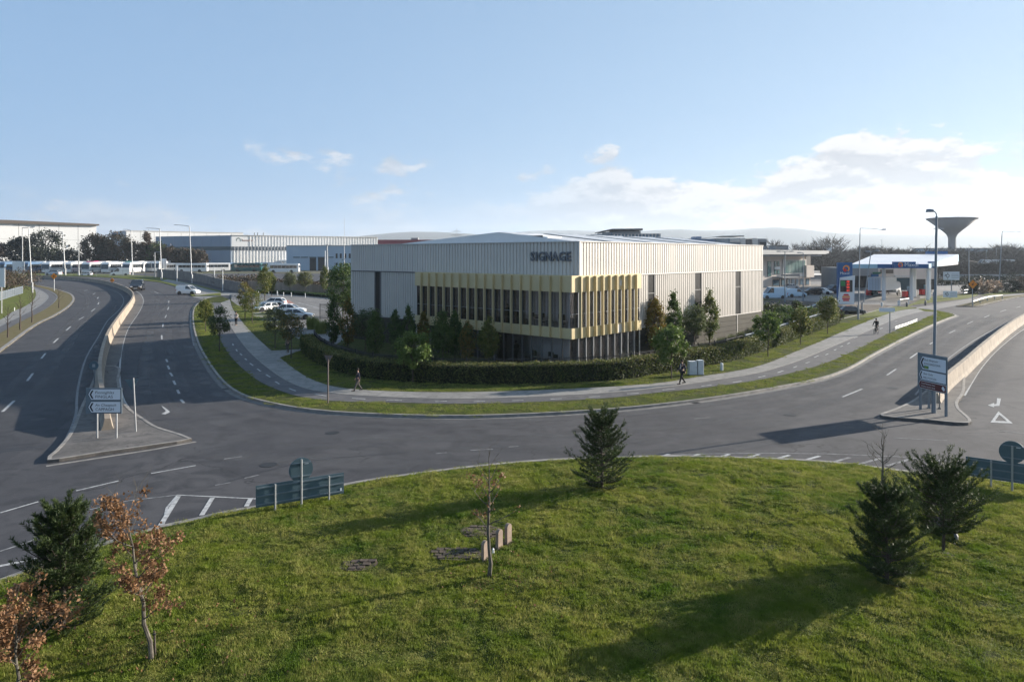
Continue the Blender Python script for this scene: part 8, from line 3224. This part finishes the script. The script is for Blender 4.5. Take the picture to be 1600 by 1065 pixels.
# ---- the clipped hedge along the footpath
L_h = sum((hp[i + 1] - hp[i]).length for i in range(len(hp) - 1))
t = thing('hedge', 'long clipped green hedge curving along the footpath in front of the warehouse', 'hedge', hp[0])
hh = 1.42
mid = offset_path(hp, 0.62)
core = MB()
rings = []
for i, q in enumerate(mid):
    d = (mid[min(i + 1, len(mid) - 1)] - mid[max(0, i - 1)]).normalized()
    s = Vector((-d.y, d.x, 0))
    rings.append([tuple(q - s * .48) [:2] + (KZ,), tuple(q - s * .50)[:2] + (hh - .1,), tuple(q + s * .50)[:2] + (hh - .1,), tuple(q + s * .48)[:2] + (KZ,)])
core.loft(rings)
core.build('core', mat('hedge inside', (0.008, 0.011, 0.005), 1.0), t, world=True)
rng = np.random.default_rng(5)
nl = 62000
seg = rng.integers(0, len(mid) - 1, nl)
fr_ = rng.random(nl)
mp3 = np.array([[q.x, q.y] for q in mid])
pos = mp3[seg] * (1 - fr_)[:, None] + mp3[seg + 1] * fr_[:, None]
dirv = mp3[np.minimum(seg + 1, len(mid) - 1)] - mp3[seg]
dirv /= np.linalg.norm(dirv, axis=1)[:, None]
nrm = np.stack([-dirv[:, 1], dirv[:, 0]], 1)
side = rng.random(nl)
lump = np.array([mnoise.noise(Vector((p[0] * .9, p[1] * .9, 1.0))) for p in pos]) * .10
u = np.where(side < .48, -.54 - lump + rng.normal(size=nl) * .05, np.where(side < .86, rng.uniform(-.58, .58, nl), .54 + rng.normal(size=nl) * .05))
z = np.where((side >= .48) & (side < .86), hh - KZ + lump * 1.2 + rng.normal(size=nl) * .05, rng.uniform(0, 1, nl) ** .9 * (hh - KZ)) + KZ
P = np.stack([pos[:, 0] + nrm[:, 0] * u, pos[:, 1] + nrm[:, 1] * u, z], 1)
P -= np.array([hp[0].x, hp[0].y, 0])
mi = (rng.random(nl) < np.where(z > hh - .15, .45, .10)).astype(int)  # sunlight on the hedge top put into the colour as more yellow leaves
o_ = from_mesh('foliage', leaves('foliage', P, .125, [LM['hedge'], LM['hedge_sunlit']], rng, mi=mi), t)
# low clipped hedge beyond the car park
t = thing('low_hedge', 'low dark green hedge along the far side of the car park', 'hedge', gp(450, 461))
lp = gpath([(400, 458.5), (440, 460), (480, 463), (525, 467), (548, 470)], 1.0)
core = MB()
strip(core, lp, -0.4, 0.5, 0.62, 0, 0.0)
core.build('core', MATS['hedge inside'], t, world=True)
nl = 5000
m3 = np.array([[q.x, q.y] for q in lp])
seg = rng.integers(0, len(lp) - 1, nl)
f_ = rng.random(nl)
pos = m3[seg] * (1 - f_)[:, None] + m3[seg + 1] * f_[:, None]
P = np.stack([pos[:, 0] + rng.uniform(-.3, .3, nl), pos[:, 1] + rng.uniform(-.6, .6, nl), rng.uniform(0.1, .95, nl)], 1) - np.array([t.location.x, t.location.y, 0])
from_mesh('foliage', leaves('foliage', P, .22, [LM['dark']], rng), t)


def scrub_band(name, label, pix, hgt, wid, n, mats, lsize, seed, lumps=.35, kind='stuff'):
    p = gpath(pix, 2.0)
    r2 = np.random.default_rng(seed)
    m_ = np.array([[q.x, q.y] for q in p])
    sg = r2.integers(0, len(p) - 1, n)
    ff = r2.random(n)
    ps = m_[sg] * (1 - ff)[:, None] + m_[sg + 1] * ff[:, None]
    lump_ = np.array([mnoise.noise(Vector((a[0] * .16, a[1] * .16, seed))) for a in ps])
    hh_ = hgt * (1 + lumps * 2 * lump_)
    P_ = np.stack([ps[:, 0] + r2.uniform(-.5, .5, n) * wid, ps[:, 1] + r2.uniform(-.5, .5, n) * wid, r2.random(n) ** .7 * hh_], 1)
    o = bpy.data.objects.new(name, leaves(name, P_, lsize, mats, r2, mi=(r2.random(n) < .4).astype(int), aspect=.4))
    C.objects.link(o)
    tag(o, label, None, None, kind)
    return o


scrub_band('undergrowth', 'reddish brown scrub behind the board fence', [(352, 446), (400, 449), (450, 452), (500, 455), (548, 458)], 2.8, 7, 9000, [LM['scrub'], LM['scrubg']], .55, 71)
scrub_band('undergrowth', 'brown scrub at the far left behind the wire fence', [(-90, 470), (-20, 462), (10, 455), (30, 449), (38, 445)], 4.2, 8, 7000, [LM['scrub'], LM['scrubg']], .45, 72)
scrub_band('undergrowth', 'green brown bank vegetation behind the fuel station', [(1300, 424), (1380, 425), (1470, 428), (1560, 430), (1660, 432)], 4.5, 14, 9000, [LM['scrubg'], LM['scrub']], .9, 73)
scrub_band('undergrowth', 'dark hedge line below the low concrete wall', [(1460, 446), (1500, 444), (1530, 442), (1600, 440)], 2.2, 5, 6000, [LM['cypress'], LM['scrubg']], .5, 74)

# ---- far bare woodland on the right skyline: one wooded mass of many small bare crowns
def bare_cluster(seed):
    r_ = random.Random(seed)
    V, F = [], []
    def tri(a, b_, w):
        d = (b_ - a).normalized()
        s = d.cross(Vector((r_.gauss(0, 1), r_.gauss(0, 1), .2))).normalized() * w
        k = len(V)
        V.extend([tuple(a - s), tuple(a + s), tuple(b_)])
        F.append((k, k + 1, k + 2))
    tri(Vector((0, 0, 0)), Vector((r_.gauss(0, .3), 0, 9)), .25)
    for i in range(95):
        z = r_.uniform(1.5, 8)
        a = r_.uniform(0, 2 * PI)
        L_ = r_.uniform(1.2, 3.4) * (1.2 - abs(z - 4) / 7)
        p = Vector((0, 0, z)) + Vector((math.cos(a), math.sin(a), 0)) * r_.uniform(0, 1.6)
        q = p + Vector((math.cos(a) * L_, math.sin(a) * L_, L_ * r_.uniform(.3, 1.1)))
        tri(p, q, .13)
        for j in range(2):
            tri(p.lerp(q, r_.uniform(.3, .8)), q + Vector((r_.gauss(0, .8), r_.gauss(0, .8), r_.uniform(0, 1.3))), .08)
    return np.array(V), np.array(F)


def woodland(label, count, px0, px1, Y0_, Y1_, hmin, hmax, seed, m_):
    r2 = np.random.default_rng(seed)
    base = [bare_cluster(seed + i) for i in range(4)]
    VV, FF, off = [], [], 0
    for i in range(count):
        V, F = base[int(r2.integers(0, 4))]
        Y_ = r2.uniform(Y0_, Y1_)
        px = r2.uniform(px0, px1)
        h = r2.uniform(hmin, hmax) / 9
        h *= 1 + .35 * mnoise.noise(Vector((px * .02, Y_ * .01, seed)))
        a = r2.uniform(0, 2 * PI)
        c_, s_ = math.cos(a), math.sin(a)
        X = (px - 800) / FPX * Y_
        q = np.stack([(V[:, 0] * c_ - V[:, 1] * s_) * h * 1.25 + X, (V[:, 0] * s_ + V[:, 1] * c_) * h * 1.25 + Y_, V[:, 2] * h], 1)
        VV.append(q)
        FF.append(F + off)
        off += len(V)
    o = bpy.data.objects.new('woodland', quick_mesh('woodland', np.concatenate(VV), np.concatenate(FF), [m_], nper=3))
    C.objects.link(o)
    return tag(o, label, None, None, 'stuff')


m_bare = mat('bare winter trees', (0.055, 0.042, 0.036), 1.0, col2=(0.085, 0.070, 0.052), nscale=0.05)
woodland('bare winter woodland along the right skyline', 620, 1195, 1760, 380, 620, 8, 12.5, 900, m_bare)
woodland('nearer brown bare trees behind the fuel station', 300, 1285, 1720, 270, 340, 4.5, 7, 950, m_bare)
woodland('far bare trees left of the red shed', 120, -300, 620, 640, 800, 9, 14, 970, m_bare)
# the taller clump above the skyline
for i, (px, pt, w) in enumerate(((1207, 374, 15), (1216, 377, 12), (1247, 379, 16), (1279, 374, 13), (1290, 371, 13), (1301, 371, 13), (1312, 372, 12), (1263, 378, 14))):
    b = gp(px, 419)
    Y_ = 480
    X = (px - 800) / FPX * Y_
    h = H - (pt - HOR) * Y_ / FPX
    V, F = bare_cluster(1200 + i)
    s = h / 9.3
    t = thing('bare_tree', 'bare tree on the right skyline, %s from the warehouse' % names_pos[i], 'tree', (X, Y_, 0))
    t['group'] = 'taller bare trees on the skyline'
    from_mesh('crown', quick_mesh('crown', V * np.array([s * .8, s * .8, s]), F, [m_bare], nper=3), t)
    MB().tube((0, 0, 0), (0, 0, h * .8), .35, .12, 6).build('trunk', m_bare, t)
# low far buildings in the trees
for i, (px0, px1, pt, pb, Y_, m_, lab) in enumerate(((1212, 1232, 383, 398, 420, m_grey, 'low grey roof just right of the warehouse end'), (1258, 1282, 386, 398, 430, m_cream, 'small cream building among the skyline trees'),
                                                      (1284, 1300, 385, 398, 440, m_wwhite, 'small white building among the skyline trees'), (1440, 1600, 387.5, 391, 520, m_wlight, 'long low blue grey shed behind the water tower'))):
    t = thing('distant_building', lab, 'building', (at((px0 + px1) / 2, 0, Y_).x, Y_, 0))
    wbox('wall', m_, t, *front(px0, px1, pt + 1, 405, Y_, 12))
    wbox('roof', m_trim_dark, t, *front(px0 - 0.5, px1 + 0.5, pt, pt + 0.9, Y_ - 0.5, 13))
for i, (px, lab) in enumerate(((1538, 'distant white van left of the far lamp posts'), (1549, 'brightest distant white van'), (1571, 'distant white van right of the lamp post'))):
    car('van', 'white', lab, gp(px, 409.5) * 0.42 + Vector((0, 0, 0.0)) if False else Vector((at(px, 0, 330).x, 330, 3.6)), rad(180), 'distant white vans', 1.3)
heap(1495, 1625, 428.6, 408.6, 'flat topped far bank carrying the white vans', m_soil, 21.0, 60)

# ================================================================== grass
def patch_mesh(name, n, R_, hmin, hmax, width, m_, seed, lean=.5):
    r2 = np.random.default_rng(seed)
    a = r2.uniform(0, 2 * PI, n)
    rr = np.sqrt(r2.random(n)) * R_
    nt = max(3, n // 14)
    # blades gather in tufts
    ta, tr = r2.uniform(0, 2 * PI, nt), np.sqrt(r2.random(nt)) * R_
    ti = r2.integers(0, nt, n)
    free = r2.random(n) < .35
    x = np.where(free, rr * np.cos(a), tr[ti] * np.cos(ta[ti]) + r2.normal(size=n) * .035)
    y = np.where(free, rr * np.sin(a), tr[ti] * np.sin(ta[ti]) + r2.normal(size=n) * .035)
    th = r2.uniform(.6, 1.25, nt)
    h = r2.uniform(hmin, hmax, n) * np.where(free, .7, th[ti])
    b = r2.uniform(0, 2 * PI, n)
    ln = r2.uniform(.1, lean, n) * h * 1.5
    base = np.stack([x, y, np.full(n, -.01)], 1)
    tip = base + np.stack([np.cos(b) * ln, np.sin(b) * ln, h], 1)
    c_ = r2.uniform(0, PI, n)
    s = np.stack([np.cos(c_), np.sin(c_), np.zeros(n)], 1) * width / 2
    V = np.stack([base - s, base + s, tip], 1).reshape(-1, 3)
    return quick_mesh(name, V, np.arange(n * 3).reshape(-1, 3), [m_], nper=3)


def grass_mat(name, col, col2, col3, nscale=.35):
    m = bpy.data.materials.new(name)
    m.use_nodes = True
    nt = m.node_tree
    N, L = nt.nodes, nt.links
    b = N['Principled BSDF']
    b.inputs['Roughness'].default_value = .65
    b.inputs['Specular IOR Level'].default_value = .2
    g = N.new('ShaderNodeNewGeometry')

    def nz(s, d):
        n = N.new('ShaderNodeTexNoise')
        n.inputs['Scale'].default_value = s
        n.inputs['Detail'].default_value = d
        L.new(g.outputs['Position'], n.inputs['Vector'])
        r = N.new('ShaderNodeMapRange')
        r.inputs[1].default_value, r.inputs[2].default_value = .36, .64
        L.new(n.outputs['Fac'], r.inputs[0])
        return r.outputs[0]

    def mx(f, a, c):
        x = N.new('ShaderNodeMix')
        x.data_type = 'RGBA'
        L.new(f, x.inputs[0])
        for i, v in ((6, a), (7, c)):
            if isinstance(v, tuple):
                x.inputs[i].default_value = (*v, 1)
            else:
                L.new(v, x.inputs[i])
        return x.outputs[2]
    c = mx(nz(nscale, 4), col, col2)
    f2 = N.new('ShaderNodeMath')
    f2.operation = 'MULTIPLY'
    L.new(g.outputs['Random Per Island'], f2.inputs[0])
    L.new(nz(nscale * 4.1, 3), f2.inputs[1])
    c = mx(f2.outputs[0], c, col3)
    L.new(c, b.inputs['Base Color'])
    t_ = N.new('ShaderNodeBsdfTranslucent')
    L.new(c, t_.inputs[0])
    ms = N.new('ShaderNodeMixShader')
    ms.inputs[0].default_value = .35
    L.new(b.outputs[0], ms.inputs[1])
    L.new(t_.outputs[0], ms.inputs[2])
    L.new(ms.outputs[0], N['Material Output'].inputs[0])
    return m


m_blade = grass_mat('grass blades', (0.090, 0.155, 0.016), (0.185, 0.225, 0.028), (0.36, 0.32, 0.11))
m_blade2 = grass_mat('verge grass blades', (0.12, 0.18, 0.028), (0.19, 0.225, 0.045), (0.30, 0.27, 0.10))


def scatter(name, label, pts, rots, scls, meshes):
    """instances grass tufts on points with geometry nodes (one uncountable mass)"""
    col = bpy.data.collections.new(name + '_tufts')
    for i, me in enumerate(meshes):
        ob = bpy.data.objects.new(me.name, me)
        col.objects.link(ob)
    me = bpy.data.meshes.new(name)
    me.vertices.add(len(pts))
    me.vertices.foreach_set('co', np.asarray(pts, dtype=np.float32).ravel())
    for nm, tp, arr in (('rot', 'FLOAT_VECTOR', rots), ('scl', 'FLOAT_VECTOR', scls)):
        at_ = me.attributes.new(nm, tp, 'POINT')
        at_.data.foreach_set('vector', np.asarray(arr, dtype=np.float32).ravel())
    me.update()
    o = bpy.data.objects.new(name, me)
    C.objects.link(o)
    ng = bpy.data.node_groups.new(name + '_nodes', 'GeometryNodeTree')
    ng.interface.new_socket('Geometry', in_out='INPUT', socket_type='NodeSocketGeometry')
    ng.interface.new_socket('Geometry', in_out='OUTPUT', socket_type='NodeSocketGeometry')
    N, L = ng.nodes, ng.links
    gi, go = N.new('NodeGroupInput'), N.new('NodeGroupOutput')
    m2p = N.new('GeometryNodeMeshToPoints')
    iop = N.new('GeometryNodeInstanceOnPoints')
    ci = N.new('GeometryNodeCollectionInfo')
    ci.inputs['Collection'].default_value = col
    ci.inputs['Separate Children'].default_value = True
    ci.inputs['Reset Children'].default_value = True
    iop.inputs['Pick Instance'].default_value = True
    for nm, sock in (('rot', 'Rotation'), ('scl', 'Scale')):
        na = N.new('GeometryNodeInputNamedAttribute')
        na.data_type = 'FLOAT_VECTOR'
        na.inputs['Name'].default_value = nm
        if nm == 'rot':
            e2r = N.new('FunctionNodeEulerToRotation')
            L.new(na.outputs['Attribute'], e2r.inputs[0])
            L.new(e2r.outputs[0], iop.inputs[sock])
        else:
            L.new(na.outputs['Attribute'], iop.inputs[sock])
    L.new(gi.outputs[0], m2p.inputs[0])
    L.new(m2p.outputs[0], iop.inputs['Points'])
    L.new(ci.outputs[0], iop.inputs['Instance'])
    L.new(iop.outputs[0], go.inputs[0])
    md = o.modifiers.new('tufts', 'NODES')
    md.node_group = ng
    tag(o, label, None, None, 'stuff')
    return o


def pip(x, y, poly):
    px_ = np.array([p.x for p in poly])
    py_ = np.array([p.y for p in poly])
    ins = np.zeros(len(x), bool)
    j = len(px_) - 1
    for i in range(len(px_)):
        c_ = ((py_[i] > y) != (py_[j] > y)) & (x < (px_[j] - px_[i]) * (y - py_[i]) / (py_[j] - py_[i] + 1e-12) + px_[i])
        ins ^= c_
        j = i
    return ins


def nzv(x, y, s, o_=0.0):
    return np.array([mnoise.noise(Vector((a * s, b * s, o_))) for a, b in zip(x, y)])


rng = np.random.default_rng(77)
patches = [patch_mesh('tuft', 660, .46, .026, .070, .017, m_blade, 500 + i) for i in range(4)]
# the lawn of the roundabout, only where it can be seen from around here
n = 20000
Y_ = rng.uniform(9.5, 33, n)
X_ = rng.uniform(-1, 1, n) * (Y_ * 0.95 + 5.0)
s_, R__ = isl_s(X_, Y_)
keep = (1 - s_) * R__ > .32
for (pc, rx, ry) in (((560, 884), 24, 8), ((715, 866), 38, 9.5), ((752, 833), 27, 9)):
    b = gm(*pc)
    k_ = b.y / FPX
    keep &= ~((((X_ - b.x) / (rx * k_)) ** 2 + ((Y_ - b.y) / (ry * b.y ** 2 / (H * FPX))) ** 2 < 1.15) & (rng.random(n) < .93))
X_, Y_, s_, R__ = X_[keep], Y_[keep], s_[keep], R__[keep]
Z_ = np.asarray(mound(X_, Y_))
lump = nzv(X_, Y_, .9) + .6 * nzv(X_, Y_, 2.3, 5)
hs_ = np.clip(.95 + 1.35 * lump, .25, 2.2)
edge = np.clip((1 - s_) * R__ / .9, 0, 1)
hs_ *= .3 + .7 * edge
pts = np.stack([X_, Y_, Z_ + .0], 1)
rots = np.stack([rng.normal(size=len(X_)) * .10, rng.normal(size=len(X_)) * .10, rng.uniform(0, 2 * PI, len(X_))], 1)
w_s = rng.uniform(.8, 1.2, len(X_))
scatter('grass', 'rough green grass covering the roundabout', pts, rots, np.stack([w_s, w_s, hs_], 1), patches)

# verge and lawn strips
patches2 = [patch_mesh('verge_tuft', 420, .6, .03, .075, .022, m_blade2, 600 + i, .6) for i in range(3)]
vpoly = kerb_path + [gp(1443, 484.5), gp(1434, 483)] + p_inner
cpoly = p_cyc_out + list(reversed(p_cyc_in))
fpoly = p_cyc_in + [gp(1434, 483)] + p_inner[1:]
hedge_out = hp
lawn_poly = p_inner + [gp(361, 466), gp(420, 463)] + list(hp)
PX, PY = [], []
for poly, cnt in ((vpoly, 30000), (lawn_poly, 26000)):
    xs_ = np.array([p.x for p in poly])
    ys_ = np.array([p.y for p in poly])
    x = rng.uniform(xs_.min(), xs_.max(), cnt)
    y = rng.uniform(ys_.min(), min(ys_.max(), 125), cnt)
    k = pip(x, y, poly)
    x, y = x[k], y[k]
    k = ~pip(x, y, cpoly) & ~pip(x, y, fpoly)
    PX.append(x[k])
    PY.append(y[k])
X_, Y_ = np.concatenate(PX), np.concatenate(PY)
kp = np.ones(len(X_), bool)
# keep clear of the path edges
for path_, dd in ((p_cyc_out, .42), (p_cyc_in, .3), (p_inner, .42), (kerb_path, .45)):
    A = np.array([[p.x, p.y] for p in path_])
    for c0 in range(0, len(X_), 4000):
        q = np.stack([X_[c0:c0 + 4000], Y_[c0:c0 + 4000]], 1)
        d = np.sqrt(((q[:, None, :] - A[None]) ** 2).sum(-1)).min(1)
        kp[c0:c0 + 4000] &= d > dd
br_poly = [gp(423, 550), gp(470, 546), gp(470, 549.5), gp(437, 561)]
kp &= ~pip(X_, Y_, br_poly)
X_, Y_ = X_[kp], Y_[kp]
hs_ = np.clip(1.0 + .6 * nzv(X_, Y_, .8), .5, 1.6)
w_s = rng.uniform(.7, 1.05, len(X_))
scatter('verge_grass', 'short sunlit grass of the verges and lawn beside the footpath', np.stack([X_, Y_, np.full(len(X_), KZ)], 1),
        np.stack([rng.normal(size=len(X_)) * .05, rng.normal(size=len(X_)) * .05, rng.uniform(0, 2 * PI, len(X_))], 1), np.stack([w_s, w_s, hs_], 1), patches2)

# fallen brown leaves under the oaks, pale litter specks in the grass
nl = 420
cx = np.concatenate([rng.normal(gm(200, 1020).x, 1.6, 300), rng.normal(gm(765, 905).x, .9, 120)])
cy = np.concatenate([rng.normal(gm(200, 1000).y, 1.4, 300), rng.normal(gm(765, 905).y, .7, 120)])
P = np.stack([cx, cy, np.asarray(mound(cx, cy)) + rng.uniform(.04, .10, nl)], 1)
o_ = bpy.data.objects.new('fallen_leaves', leaves('fallen_leaves', P, .075, [LM['brown']], rng))
C.objects.link(o_)
tag(o_, 'dry brown leaves lying in the grass below the oaks', None, None, 'stuff')

# ================================================================== air
if HAZE:
    mb = MB()
    mb.box(-8200, 8200, -400, 8300, -1.2, 330)
    m = bpy.data.materials.new('haze')
    m.use_nodes = True
    N, L = m.node_tree.nodes, m.node_tree.links
    N.remove(N['Principled BSDF'])
    v = N.new('ShaderNodeVolumePrincipled')
    v.inputs['Color'].default_value = (0.76, 0.87, 1.0, 1)
    v.inputs['Density'].default_value = HAZE
    v.inputs['Anisotropy'].default_value = 0.3
    L.new(v.outputs[0], N['Material Output'].inputs['Volume'])
    o_ = mb.build('haze', m)
    o_['kind'] = 'stuff'
    o_['label'] = 'pale winter haze over the whole plain'
